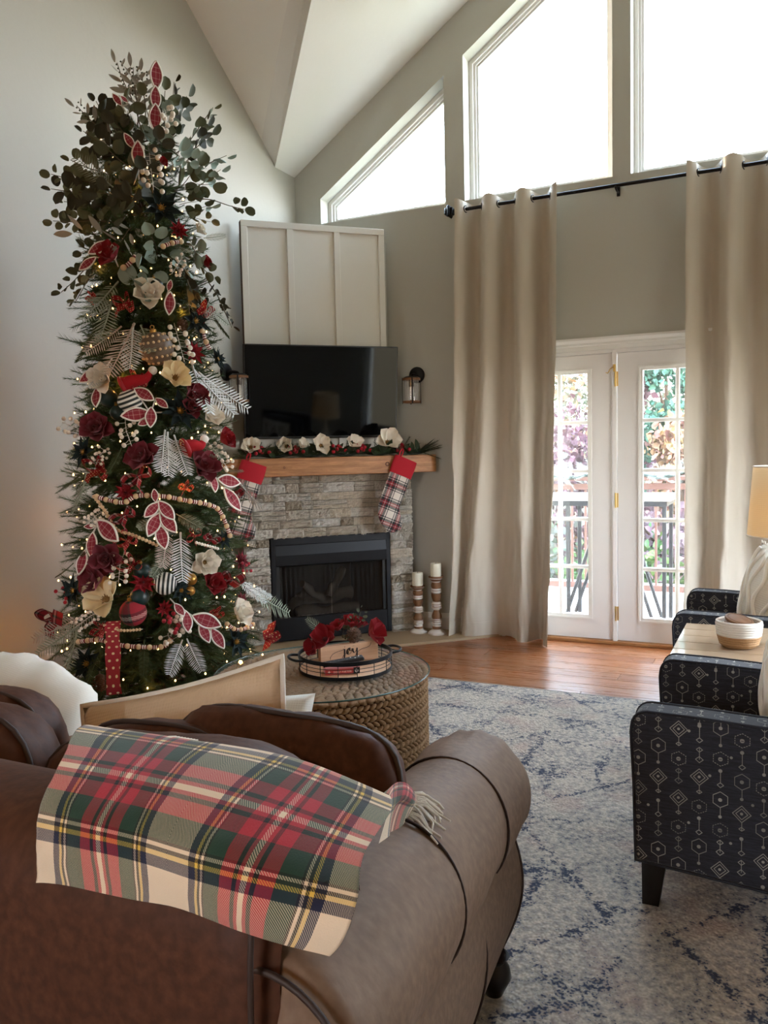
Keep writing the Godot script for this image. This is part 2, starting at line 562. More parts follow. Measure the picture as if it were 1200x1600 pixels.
func make_materials() -> void:
	var orange_peel := noise_tex(noise(21, 0.04, FastNoiseLite.TYPE_SIMPLEX_SMOOTH, 3), 256)
	m.wall = relief(triplanar(mat(hexc("bebcb1"), 0.75), 1.4, true), orange_peel, 0.05)
	m.wall_deep = relief(triplanar(mat(hexc("7d7368"), 0.8), 1.4, true), orange_peel, 0.05)
	m.ceiling = relief(triplanar(mat(hexc("efede7"), 0.9), 1.0, true), orange_peel, 0.08)
	m.white = mat(hexc("e6e4df"), 0.42)
	m.board = mat(hexc("e9e9e2"), 0.5)
	m.board_edge = mat(hexc("4a3527"), 0.8)
	m.door = mat(hexc("dfdbd7"), 0.4)
	m.brass = mat(hexc("c9a963"), 0.28, 1.0)
	m.pane = mat(Color(1, 1, 1, 0.04), 0.02)
	m.pane.transparency = BaseMaterial3D.TRANSPARENCY_ALPHA
	m.black = mat(hexc("0c0c0d"), 0.5)
	m.black_metal = mat(hexc("1b1c1f"), 0.42, 0.6)
	m.screen = mat(hexc("030508"), 0.05, 0.0, 0.34)
	m.tv_body = mat(hexc("101114"), 0.35)
	# wooden floor: five tones share one grain
	var grain := wood_print(1024, 128, hexc("8a5a3a"), hexc("a9764e"), 41, 12.0)
	m.plank = []
	for k in 5:
		var p := mat(Color.from_hsv(0.065 + 0.004 * (k % 3), 0.10 + 0.03 * k, [1.0, 0.94, 1.0, 0.90, 0.97][k]), 0.33)
		p.albedo_texture = grain
		p.uv1_offset = Vector3(0.17 * k, 0.31 * k, 0)
		p.roughness_texture = grain
		p.roughness = 0.48
		m.plank.append(p)
	m.subfloor = mat(hexc("4b3220"), 0.8)
	m.hearth = relief(triplanar(mat(hexc("ab9474"), 0.5), 2.0), orange_peel, 0.03)
	# stone
	var stone_relief := noise_tex(noise(51, 0.035, FastNoiseLite.TYPE_SIMPLEX, 5), 512)
	m.stone = []
	for h in ["f5efe3", "ece3d4", "fcf8f0", "dacfbc", "c8bba5", "f2e6d2"]:
		var k := mat(Color.WHITE, 0.85)
		var base := hexc(h)
		k.albedo_texture = noise_tex(noise(60 + m.stone.size(), 0.02, FastNoiseLite.TYPE_SIMPLEX_SMOOTH, 5), 128, ramp([[0.15, base.darkened(0.18)], [0.55, base], [0.9, base.lightened(0.15)]]))
		m.stone.append(relief(triplanar(k, 4.0), stone_relief, 0.35))
	m.mortar = mat(hexc("6f6557"), 0.95)
	# timber
	var mantel_im := wood_print(1024, 192, hexc("8d5c33"), hexc("c68d57"), 44, 12.0, 0.25)
	m.mantel = mat(Color.WHITE, 0.5)
	m.mantel.albedo_texture = mantel_im
	m.knot = mat(hexc("5a3018"), 0.6)
	m.pale_wood = mat(hexc("f3e6d6"), 0.6)
	m.pale_wood.albedo_texture = wood_print(256, 64, hexc("c9a184"), hexc("f0d2b4"), 45, 10.0)
	m.sign_wood = mat(hexc("fff4e6"), 0.7)
	m.sign_wood.albedo_texture = wood_print(256, 64, hexc("b89a80"), hexc("d0b39a"), 47, 14.0)
	m.sign_wood.uv1_scale = V(3.0, 8.0, 1)
	m.table_wood = mat(Color(0.88, 0.86, 0.84), 0.07)
	m.table_wood.albedo_texture = wood_print(512, 256, hexc("b89c80"), hexc("dcc6ab"), 46, 14.0, 0.2)
	m.turned = mat(hexc("7d5738"), 0.6)
	m.turned_white = mat(hexc("d8cfc4"), 0.7)
	m.wax = mat(hexc("e9e4cf"), 0.5)
	m.bead_wood = mat(hexc("d8b98f"), 0.6)
	m.bead_white = mat(hexc("efe6d8"), 0.55)
	m.bead_red = mat(hexc("7c1724"), 0.5)
	m.bark = mat(hexc("4a3524"), 0.9)
	# leather
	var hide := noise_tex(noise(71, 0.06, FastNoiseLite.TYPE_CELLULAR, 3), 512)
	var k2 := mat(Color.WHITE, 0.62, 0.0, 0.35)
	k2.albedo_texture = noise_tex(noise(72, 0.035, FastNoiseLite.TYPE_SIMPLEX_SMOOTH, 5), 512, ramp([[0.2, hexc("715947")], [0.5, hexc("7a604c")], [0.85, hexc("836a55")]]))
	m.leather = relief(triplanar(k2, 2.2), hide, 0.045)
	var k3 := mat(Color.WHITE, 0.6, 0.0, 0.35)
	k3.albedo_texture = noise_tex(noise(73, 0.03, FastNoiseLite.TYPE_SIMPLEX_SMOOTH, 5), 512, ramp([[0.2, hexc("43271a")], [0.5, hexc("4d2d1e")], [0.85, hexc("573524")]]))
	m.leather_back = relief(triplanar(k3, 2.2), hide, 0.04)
	m.leather_seam = mat(hexc("33221a"), 0.6)
	# cloth
	var weave := picture(64, 64, func(x: int, y: int) -> Color:
		var f := 0.5 + 0.25 * sin(x * TAU / 4.0) + 0.25 * sin(y * TAU / 4.0)
		return Color(f, f, f))
	m.linen = relief(triplanar(mat(hexc("d6bb9b"), 0.9), 7.0), weave, 0.14)
	m.white_cloth = relief(triplanar(mat(hexc("e6dfd2"), 0.9), 9.0), weave, 0.05)
	m.curtain = relief(triplanar(mat(hexc("c9bfae"), 0.5), 10.0), weave, 0.012)
	m.curtain.rim_enabled = true
	m.curtain.rim = 0.5
	m.curtain.backlight_enabled = true
	m.curtain.backlight = Color(0.10, 0.09, 0.075)
	m.knit = relief(triplanar(mat(hexc("e2dacb"), 0.95), 6.0), weave, 0.2)
	m.tassel = mat(hexc("efe8da"), 0.95)
	var print_ := chair_print()
	m.chair = triplanar(mat(Color.WHITE, 0.85), 1.0 / 0.62)
	m.chair.albedo_texture = print_
	m.chair.rim_enabled = true
	m.chair.rim = 0.25
	m.chair_pipe = mat(hexc("20232c"), 0.8)
	m.espresso = mat(hexc("120c0a"), 0.3)
	var navy := hexc("1c2038")
	var tartan := check_weave(1024, [[15, 0], [4, 1], [1.6, 2], [1.4, 3], [1.3, 0], [1.0, 3], [8, 4], [5.5, 5], [1.6, 3], [1.5, 5], [2.2, 0], [1.5, 5], [1.6, 3], [5.5, 5], [8, 4], [1.0, 3], [1.3, 0], [1.4, 3], [1.6, 2], [4, 1], [15, 0]], [hexc("e3cdb0"), navy, hexc("d9b24a"), hexc("141312"), hexc("1c3a2b"), hexc("b02230")], 0.10)
	m.tartan = mat(Color.WHITE, 0.95)
	m.tartan.albedo_texture = tartan
	m.tartan.rim_enabled = true
	m.tartan.rim = 0.3
	m.tartan = relief(m.tartan, noise_tex(noise(77, 0.5), 256), 0.05)
	var small := check_weave(256, [[14, 0], [2, 1], [2, 0], [5, 1], [3, 2], [1, 0], [3, 2], [5, 1], [2, 0], [2, 1]], [hexc("dcd5cb"), hexc("22262a"), hexc("8c1c28")], 0.06)
	m.sock = mat(Color.WHITE, 0.9)
	m.sock.albedo_texture = small
	var red_check := check_weave(256, [[10, 0], [2, 1], [3, 2], [2, 1], [8, 0], [1, 3], [2, 1], [1, 3]], [hexc("97202c"), hexc("2a1b1e"), hexc("d9cfc2"), hexc("1f3a2e")], 0.06)
	m.red_check = mat(Color.WHITE, 0.9)
	m.red_check.albedo_texture = red_check
	m.leaf_plaid = mat(Color.WHITE, 0.9)
	m.leaf_plaid.albedo_texture = check_weave(128, [[6, 0], [1, 1], [4, 0], [1, 1]], [hexc("8a2633"), hexc("b98a86")], 0.10)
	m.rope = mat(hexc("ece6dc"), 0.9)
	m.red_felt = mat(hexc("a3101c"), 0.95)
	m.red_cuff = mat(hexc("ad1426"), 0.85)
	var dots := Image.create(128, 128, false, Image.FORMAT_RGB8)
	dots.fill(hexc("9c1420"))
	for i in 4:
		for j in 4: dot_on(dots, Vector2(16 + i * 32 + (16 if j % 2 else 0), 16 + j * 32), 6, hexc("e6cf9a"))
	m.dot_ribbon = mat(Color.WHITE, 0.6)
	m.dot_ribbon.albedo_texture = img_tex(dots)
	m.rug = mat(Color.WHITE, 0.97)
	m.rug.albedo_texture = rug_print(1440, 1760)
	m.rug = relief(m.rug, noise_tex(noise(81, 0.25, FastNoiseLite.TYPE_SIMPLEX, 3), 1024), 0.5)
	m.rug_edge = mat(hexc("a9a49c"), 0.95)
	m.wicker = relief(triplanar(mat(hexc("ac8459"), 0.75), 8.0), noise_tex(noise(83, 0.05, FastNoiseLite.TYPE_SIMPLEX, 3), 128), 0.2)
	m.wicker_dark = mat(hexc("5b4028"), 0.9)
	m.glass = mat(Color(0.92, 1.0, 0.96, 0.05), 0.02, 0.0, 0.28)
	m.glass.transparency = BaseMaterial3D.TRANSPARENCY_ALPHA
	m.jar_glass = mat(Color(1, 1, 1, 0.22), 0.05)
	m.jar_glass.transparency = BaseMaterial3D.TRANSPARENCY_ALPHA
	m.glass_edge = mat(hexc("2f4a44"), 0.1)
	m.shade = relief(triplanar(mat(hexc("dccbaa"), 0.9), 8.0), weave, 0.06)
	m.shade.backlight_enabled = true
	m.shade.backlight = Color(0.60, 0.52, 0.40)
	# tree and its trimmings
	m.needle = mat(hexc("2c4424"), 0.8)
	m.needle.vertex_color_use_as_albedo = true
	m.needle.albedo_color = Color.WHITE
	m.cream_petal = mat(hexc("f6f0e4"), 0.75)
	m.cream_petal.backlight_enabled = true
	m.cream_petal.backlight = Color(0.4, 0.37, 0.3)
	m.ivory_petal = mat(hexc("eeddb4"), 0.75)
	m.ivory_petal.backlight_enabled = true
	m.ivory_petal.backlight = Color(0.5, 0.42, 0.25)
	m.burgundy = mat(hexc("74202d"), 0.85)
	m.burgundy.rim_enabled = true
	m.burgundy.rim = 0.9
	m.burgundy_dark = mat(hexc("4f1620"), 0.85)
	m.red_velvet = mat(hexc("8e0b1a"), 0.85)
	m.red_velvet.rim_enabled = true
	m.red_velvet.rim = 0.5
	m.green_velvet = mat(hexc("0e2426"), 0.85)
	m.green_velvet.rim_enabled = true
	m.green_velvet.rim = 0.4
	m.gold = mat(hexc("b98d4a"), 0.35, 0.9)
	m.stamen = mat(hexc("8b6a3c"), 0.8)
	m.flock = mat(hexc("d2d6d3"), 0.95)
	m.flock_green = mat(hexc("8b9480"), 0.95)
	m.flock_pink = mat(hexc("b7a79a"), 0.95)
	m.fir = mat(hexc("3c4a2c"), 0.85)
	m.euc = mat(hexc("454a38"), 0.75)
	m.euc_light = mat(hexc("6a7056"), 0.75)
	m.euc_dark = mat(hexc("3b3d30"), 0.7)
	m.euc.backlight_enabled = true
	m.euc.backlight = Color(0.12, 0.14, 0.08)
	m.euc_pale = mat(hexc("93a69a"), 0.85)
	m.euc_grey = mat(hexc("a8a79c"), 0.85)
	m.stem = mat(hexc("5d5342"), 0.85)
	m.stem_white = mat(hexc("cfcabf"), 0.9)
	m.berry = mat(hexc("ece2d2"), 0.55)
	m.red_berry = mat(hexc("a5162a"), 0.4)
	m.ball_green = mat(hexc("0f2a2a"), 0.35)
	m.ball_brown = mat(hexc("6c5a4b"), 0.6)
	m.stripe = mat(Color.WHITE, 0.4)
	m.stripe.albedo_texture = picture(8, 128, func(_x: int, y: int) -> Color:
		return hexc("e9e6df") if (y / 8) % 2 else hexc("15201d"))
	m.cone = mat(hexc("5d3f2b"), 0.85)
	m.leaf_green = mat(hexc("26361f"), 0.55)
	m.bulb = mat(hexc("fff0d0"), 0.4)
	m.bulb.emission_enabled = true
	m.bulb.emission = Color(1.0, 0.80, 0.52)
	m.bulb.emission_energy_multiplier = 5.0
	m.wire = mat(hexc("16231a"), 0.7)
	m.deck = mat(hexc("b7b3ab"), 0.8)
	m.rail = mat(hexc("5a372b"), 0.6)
	m.snowy = mat(hexc("cfdad6"), 0.9)
	m.earth = mat(hexc("6b6a4a"), 0.95)
	m.foliage = mat(Color.WHITE, 0.8)
	m.foliage.vertex_color_use_as_albedo = true
	m.foliage.backlight_enabled = true
	m.foliage.backlight = Color(0.35, 0.35, 0.3)

# ---------------------------------------------------------------- scene
func _ready() -> void:
	rng.seed = 20
	# camera, sky, sun, exposure
	var cam := Camera3D.new()
	cam.name = "camera"
	cam.position = V(3.58, 1.40, 5.87)
	cam.rotation_degrees = V(-4.22, 25.87, -1.34)
	cam.fov = 63.65
	cam.current = true
	add_child(cam)
	var sky_mat := ProceduralSkyMaterial.new()
	sky_mat.sky_top_color = Color(0.80, 0.90, 1.0)
	sky_mat.sky_horizon_color = Color(1.0, 0.98, 0.95)
	sky_mat.ground_horizon_color = Color(0.55, 0.52, 0.45)
	sky_mat.ground_bottom_color = Color(0.35, 0.33, 0.28)
	sky_mat.sky_energy_multiplier = 1.0
	sky_mat.energy_multiplier = 27.0
	sky_mat.sun_angle_max = 1.0
	var sky := Sky.new()
	sky.sky_material = sky_mat
	var env := Environment.new()
	env.background_mode = Environment.BG_SKY
	env.sky = sky
	env.tonemap_mode = Environment.TONE_MAPPER_LINEAR
	env.tonemap_exposure = 1.12
	env.sdfgi_enabled = true
	env.ssao_enabled = true
	env.ssil_enabled = true
	var we := WorldEnvironment.new()
	we.name = "world_environment"
	we.environment = env
	add_child(we)
	var sun := DirectionalLight3D.new()
	sun.name = "sun"
	sun.light_color = Color(1.0, 0.92, 0.80)
	sun.light_energy = 7.0
	sun.light_angular_distance = 0.6
	sun.shadow_enabled = true
	sun.sky_mode = DirectionalLight3D.SKY_MODE_LIGHT_ONLY
	sun.basis = Basis.looking_at(V(1.0, -0.36, 0.20), Vector3.UP)
	add_child(sun)
	make_materials()
	make_shell()
	make_windows()
	make_doors()
	make_outdoors()
	make_fireplace()
	make_television()
	make_rug()
	make_sofa()
	make_blanket()
	make_cushions()
	make_coffee_table()
	make_curtains()
	make_armchairs()
	make_side_table()
	make_tree()
	make_ornaments()
	make_mantel_trim()
	make_small_things()

const GABLE := 0.667
func gable(x: float) -> float:
	return 3.617 + GABLE * (x if x < 2.575 else 5.15 - x)

func make_shell() -> void:
	# floor: slab with planks of its own on top
	var floor_ := struct("floor", bx(V(-0.3, -0.20, -0.2), V(5.45, -0.016, 9.3)), m.subfloor, "warm brown wooden plank floor of the living room", "floor")
	var row := 0
	var z := 0.0
	var w := 0.152
	while z < 9.0:
		var x := 0.0 - 1.3 * fposmod(row * 0.37, 1.0)
		while x < 5.15:
			var l := 1.9
			var a := maxf(x, 0.0)
			var b := minf(x + l, 5.15)
			if b - a > 0.03:
				var s := st()
				prism(s, [Vector2(a + 0.001, 0.001), Vector2(b - 0.001, 0.001), Vector2(b - 0.001, w - 0.001), Vector2(a + 0.001, w - 0.001)], -0.016, 0.0, Transform3D(Basis(Vector3.RIGHT, -PI / 2), V(0, 0, z + w)), 0.0015)
				var k: StandardMaterial3D = m.plank[(row * 3 + int((x + 20.0) / l) * 2 + row / 3) % 5]
				k.uv1_scale = V(0.55, 6.5, 1)
				build("plank", s, k, floor_)
			x += l
		row += 1
		z += w
	# walls with thickness
	var left := st()
	var ridge := 5.87
	var side := [Vector2(0.15, -0.2), Vector2(0.15, 3.62), Vector2(-0.26, 3.66), Vector2(-0.46, 3.77), Vector2(-3.3, ridge), Vector2(-9.2, ridge), Vector2(-9.2, -0.2)]
	prism(left, side, -0.15, 0.0, Transform3D(Basis(Vector3.UP, PI / 2), Vector3.ZERO))
	struct("wall_left", left, m.wall, "tall greige side wall behind the decorated tree", "wall")
	# the armchair side has a glazed opening near the window wall
	var right := st()
	var turn := Transform3D(Basis(Vector3.UP, PI / 2), Vector3.ZERO)
	var hole := [Vector2(-2.6, 0.45), Vector2(-1.05, 0.45), Vector2(-1.05, 2.15), Vector2(-2.6, 2.15)]
	prism(right, [Vector2(0.15, -0.2), Vector2(0.15, 3.62), Vector2(-0.26, 3.66), Vector2(-0.46, 3.77), Vector2(-1.05, 4.20), Vector2(-1.05, -0.2)], 5.15, 5.30, turn)
	prism(right, [Vector2(-2.6, -0.2), Vector2(-2.6, 5.35), Vector2(-3.3, ridge), Vector2(-9.2, ridge), Vector2(-9.2, -0.2)], 5.15, 5.30, turn)
	prism(right, [Vector2(-1.05, 2.15), Vector2(-1.05, 4.20), Vector2(-2.6, 5.35), Vector2(-2.6, 2.15)], 5.15, 5.30, turn)
	prism(right, [Vector2(-1.05, -0.2), Vector2(-1.05, 0.45), Vector2(-2.6, 0.45), Vector2(-2.6, -0.2)], 5.15, 5.30, turn)
	var sw := thing("window_6", "wide window on the armchair side wall, out of frame", "window")
	sw.set_meta("kind", "structure")
	var sf := st()
	for i in 4:
		var j := (i + 1) % 4
		var inn := inset(hole, 0.06)
		prism(sf, [hole[i], hole[j], inn[j], inn[i]], 5.19, 5.27, turn)
	build("frame", sf, m.white, sw)
	build("mullion", bx(V(5.20, 0.45, 1.80), V(5.26, 2.15, 1.85)), m.white, sw)
	build("pane", bx(V(5.225, 0.49, 1.09), V(5.23, 2.11, 2.56)), m.pane, sw)
	struct("wall_right", right, m.wall, "greige side wall beyond the armchairs, out of frame", "wall")
	# far wall behind the viewer with a window of its own
	var rear := st()
	var holes := [[2.1, 3.1]]
	box(rear, V(2.575, 0.35, 9.1), V(5.6, 1.1, 0.2))
	box(rear, V(2.575, 4.25, 9.1), V(5.6, 3.5, 0.2))
	for g in [[-0.225, 2.1], [3.1, 5.375]]: box(rear, V((g[0] + g[1]) / 2, 1.7, 9.1), V(g[1] - g[0], 1.6, 0.2))
	struct("wall_rear", rear, m.wall_deep, "greige wall at the far end behind the sofa, out of frame", "wall")
	for k in 1:
		var win := thing("window_%d" % (k + 5), "plain window in the wall behind the viewer", "window")
		win.set_meta("kind", "structure")
		var A := [Vector2(holes[k][0], 0.9), Vector2(holes[k][1], 0.9), Vector2(holes[k][1], 2.5), Vector2(holes[k][0], 2.5)]
		var fs := st()
		ring(fs, A, inset(A, 0.05), 9.05, 9.15)
		build("frame", fs, m.white, win)
		build("muntin", bx(V(holes[k][0], 1.68, 9.08), V(holes[k][1], 1.72, 9.12)), m.white, win)
		build("pane", bx(V(holes[k][0] + 0.04, 0.94, 9.095), V(holes[k][1] - 0.04, 2.46, 9.10)), m.pane, win)
	# window wall: solid pieces round the openings
	var back := st()
	var pieces := [
		[Vector2(0, -0.2), Vector2(1.72, -0.2), Vector2(1.72, 3.22), Vector2(0, 3.22)],
		[Vector2(3.36, -0.2), Vector2(5.15, -0.2), Vector2(5.15, 3.22), Vector2(3.36, 3.22)],
		[Vector2(1.72, 2.07), Vector2(3.36, 2.07), Vector2(3.36, 3.22), Vector2(1.72, 3.22)],
	]
	for g in [[0.0, 0.235], [1.30, 1.452], [2.515, 2.635], [3.698, 3.85], [4.915, 5.15]]:
		if g[0] < 2.575 and g[1] > 2.575: pieces.append([Vector2(g[0], 3.22), Vector2(g[1], 3.22), Vector2(g[1], gable(g[1])), Vector2(2.575, gable(2.575)), Vector2(g[0], gable(g[0]))])
		else: pieces.append([Vector2(g[0], 3.22), Vector2(g[1], 3.22), Vector2(g[1], gable(g[1])), Vector2(g[0], gable(g[0]))])
	for o in openings(): pieces.append([o[3], o[2], Vector2(o[2].x, gable(o[2].x)), Vector2(o[3].x, gable(o[3].x))])
	for p in pieces: prism(back, p, -0.20, 0.0)
	struct("wall_back", back, m.wall, "greige gabled wall with the tall windows and french doors", "wall")
	# ceiling: slopes of the window gable, the main slope, and the boxed valley between them
	var valley := func(x: float) -> Vector3: return V(x, 3.617 + GABLE * x, 0.285 + 1.025 * x)
	var main := func(x: float) -> Vector3: return V(x, 3.43 + 0.74 * (0.461 + 0.997 * x), 0.461 + 0.997 * x)
	var flip := func(v: Vector3) -> Vector3: return V(5.15 - v.x, v.y, v.z)
	for hand in 2:
		var c := st()
		var a := [V(-0.15, 3.517, -0.2), V(2.575, 5.334, -0.2), valley.call(2.575), valley.call(-0.15)]
		slab(c, a, hand == 1, flip)
		struct("ceiling", c, m.ceiling, ["white sloping ceiling above the small triangular window", "white sloping ceiling above the armchair side, out of frame"][hand], "ceiling")
		var t := st()
		slab(t, [valley.call(-0.15), valley.call(2.575), main.call(2.575), main.call(-0.15)], hand == 1, flip)
		struct("trim_%d" % (hand + 1), t, m.white, ["white boxed beam running up the valley between two ceiling slopes", "white boxed valley beam on the armchair side, out of frame"][hand], "beam")
	var big := st()
	slab(big, [main.call(-0.15), main.call(2.575), V(2.575, ridge, 3.3), V(-0.15, ridge, 3.3)], false, flip)
	slab(big, [main.call(-0.15), main.call(2.575), V(2.575, ridge, 3.3), V(-0.15, ridge, 3.3)], true, flip)
	box(big, V(2.575, ridge + 0.06, 6.25), V(5.6, 0.12, 6.0))
	struct("ceiling", big, m.ceiling, "white main ceiling slope rising toward the viewer beside the tall wall", "ceiling")
	# baseboards
	for b in [[1.0, 1.64], [3.44, 5.15]]:
		var s := st()
		var prof := [Vector2(0, 0), Vector2(0.016, 0), Vector2(0.016, 0.105), Vector2(0.010, 0.125), Vector2(0.006, 0.14), Vector2(0, 0.14)]
		prism(s, prof, b[0], b[1], Transform3D(Basis(Vector3(0, 0, 1), Vector3.UP, Vector3(1, 0, 0)), Vector3.ZERO))
		struct("baseboard_back", s, m.white, "white baseboard behind the turned candle holders" if b[0] < 2 else "white baseboard behind the armchairs", "baseboard")
	var s2 := st()
	box(s2, V(0.008, 0.07, 5.2), V(0.016, 0.14, 7.6), 0.003)
	struct("baseboard_left", s2, m.white, "white baseboard along the wall behind the tree", "baseboard")

func slab(s: SurfaceTool, q: Array, mirror: bool, flip: Callable) -> void:
	var p := []
	for v in q: p.append(flip.call(v) if mirror else v)
	var mid := Vector3.ZERO
	for v in p: mid += v / 4.0
	mid += V(0, 0.06, 0)
	var up := V(0, 0.12, 0)
	out_quad(s, p[0], p[1], p[2], p[3], mid)
	out_quad(s, p[0] + up, p[1] + up, p[2] + up, p[3] + up, mid)
	for i in 4: out_quad(s, p[i], p[(i + 1) % 4], p[(i + 1) % 4] + up, p[i] + up, mid)

# the four openings under the gable: lower left, lower right, upper right, upper left
func openings() -> Array:
	var out := []
	for g in [[0.235, 1.30, 3.415, 4.14], [1.452, 2.515, 4.25, 4.985]]:
		out.append([Vector2(g[0], 3.22), Vector2(g[1], 3.22), Vector2(g[1], g[3]), Vector2(g[0], g[2])])
	for k in [1, 0]:
		var o: Array = out[k]
		out.append([Vector2(5.15 - o[1].x, 3.22), Vector2(5.15 - o[0].x, 3.22), Vector2(5.15 - o[3].x, o[3].y), Vector2(5.15 - o[2].x, o[2].y)])
	return out

func inset(poly: Array, d: float) -> Array:
	var q := []
	var n := poly.size()
	for i in n:
		var e0: Vector2 = (poly[i] - poly[(i + n - 1) % n]).normalized()
		var e1: Vector2 = (poly[(i + 1) % n] - poly[i]).normalized()
		var n0 := Vector2(-e0.y, e0.x)
		var n1 := Vector2(-e1.y, e1.x)
		q.append(poly[i] + (n0 + n1) / (1.0 + n0.dot(n1)) * d)
	return q

func ring(s: SurfaceTool, a: Array, b: Array, z0: float, z1: float) -> void:    # frame between two outlines
	for i in 4:
		var j := (i + 1) % 4
		prism(s, [a[i], a[j], b[j], b[i]], z0, z1)

func make_windows() -> void:
	var where := ["small triangular window nearest the fireplace corner", "tall sloped-top window above the left curtain", "tall sloped-top window above the right curtain", "small triangular window beyond the armchairs, out of frame"]
	var k := 0
	for o in openings():
		var w := thing("window_%d" % (k + 1), where[k], "window")
		w.set_meta("kind", "structure")
		var a := inset(o, -0.002)
		var b := inset(o, 0.030)
		var c := inset(o, 0.048)
		var d := inset(o, 0.064)
		var s := st()
		ring(s, a, b, -0.20, -0.125)
		build("frame", s, m.white, w)
		s = st()
		ring(s, b, c, -0.195, -0.145)
		build("sash", s, m.white, w)
		s = st()
		ring(s, c, d, -0.19, -0.16)
		build("glazing_bead", s, m.white, w)
		s = st()
		prism(s, inset(o, 0.055), -0.178, -0.174)
		build("pane", s, m.pane, w)
		k += 1

func make_doors() -> void:
	# jambs, head and mullion
	var s := st()
	box(s, V(1.735, 1.03, -0.09), V(0.03, 2.06, 0.16), 0.002)
	box(s, V(3.345, 1.03, -0.09), V(0.03, 2.06, 0.16), 0.002)
	box(s, V(2.54, 2.055, -0.09), V(1.64, 0.03, 0.16), 0.002)
	box(s, V(2.522, 1.03, -0.055), V(0.030, 2.06, 0.10), 0.002)
	struct("trim_3", s, m.door, "white door jambs and slim centre post of the french doors", "door frame")
	s = st()
	var prof := [Vector2(0, 2.065), Vector2(0.018, 2.065), Vector2(0.018, 2.095), Vector2(0.024, 2.10), Vector2(0.024, 2.115), Vector2(0.030, 2.122), Vector2(0.036, 2.135), Vector2(0.036, 2.150), Vector2(0, 2.150)]
	prism(s, prof, 1.64, 3.44, Transform3D(Basis(Vector3(0, 0, 1), Vector3.UP, Vector3(1, 0, 0)), Vector3.ZERO))
	box(s, V(1.68, 1.03, 0.009), V(0.08, 2.07, 0.018), 0.004)
	box(s, V(3.40, 1.03, 0.009), V(0.08, 2.07, 0.018), 0.004)
	struct("trim_4", s, m.white, "white moulded casing above the french doors", "door casing")
	s = st()
	box(s, V(2.54, 0.012, -0.06), V(1.62, 0.024, 0.16), 0.004)
	struct("trim_5", s, m.mantel, "wooden threshold under the french doors", "threshold")
	for k in 2:
		var x0: float = [1.752, 2.541][k]
		var x1: float = [2.505, 3.328][k]
		var g0: float = [1.93, 2.708][k]
		var g1: float = [2.336, 3.16][k]
		var y0 := 0.195
		var y1 := 1.912
		var d := thing("door_%d" % (k + 1), ["white glazed door leaf on the side of the candle holders", "white glazed door leaf on the side of the armchairs"][k], "door")
		d.set_meta("kind", "structure")
		s = st()
		for p in [[x0, 0.028, g0, 2.037], [g1, 0.028, x1, 2.037], [g0, 0.028, g1, y0], [g0, y1, g1, 2.037]]:
			box(s, V((p[0] + p[2]) / 2, (p[1] + p[3]) / 2, -0.045), V(p[2] - p[0], p[3] - p[1], 0.045))
		build("leaf", s, m.door, d)
		s = st()
		var A := [Vector2(g0 - 0.028, y0 - 0.028), Vector2(g1 + 0.028, y0 - 0.028), Vector2(g1 + 0.028, y1 + 0.028), Vector2(g0 - 0.028, y1 + 0.028)]
		ring(s, A, inset(A, 0.012), -0.03, -0.012)
		ring(s, inset(A, 0.010), inset(A, 0.030), -0.03, -0.018)
		build("glass_moulding", s, m.white, d)
		var cols := 2
		var rows := 5
		var gw := (g1 - g0) / cols
		var gh := (y1 - y0) / rows
		for i in range(1, cols):
			build("muntin", bx(V(g0 + i * gw - 0.013, y0, -0.056), V(g0 + i * gw + 0.013, y1, -0.026), 0.004), m.white, d)
		for j in range(1, rows):
			build("muntin", bx(V(g0, y0 + j * gh - 0.013, -0.055), V(g1, y0 + j * gh + 0.013, -0.027), 0.004), m.white, d)
		for i in cols:
			for j in rows:
				build("pane", bx(V(g0 + i * gw + 0.006, y0 + j * gh + 0.006, -0.045), V(g0 + (i + 1) * gw - 0.006, y0 + (j + 1) * gh - 0.006, -0.042)), m.pane, d)
		if k == 1:
			for y in [0.22, 1.02, 1.86]:
				s = st()
				box(s, V(2.532, y, -0.012), V(0.030, 0.10, 0.006), 0.001)
				var pts := []
				for i in 6: pts.append(V(2.530, y - 0.052 + i * 0.0208, -0.004))
				tube(s, pts, 0.006, 8)
				build("hinge", s, m.brass, d)
			s = st()
			tube(s, [V(2.527, 1.93, -0.004), V(2.52, 1.945, 0.008), V(2.498, 1.925, 0.016), V(2.482, 1.90, 0.020), V(2.470, 1.905, 0.018)], 0.004, 8)
			box(s, V(2.524, 1.935, 0.0), V(0.016, 0.05, 0.01), 0.002)
			build("latch", s, m.brass, d)

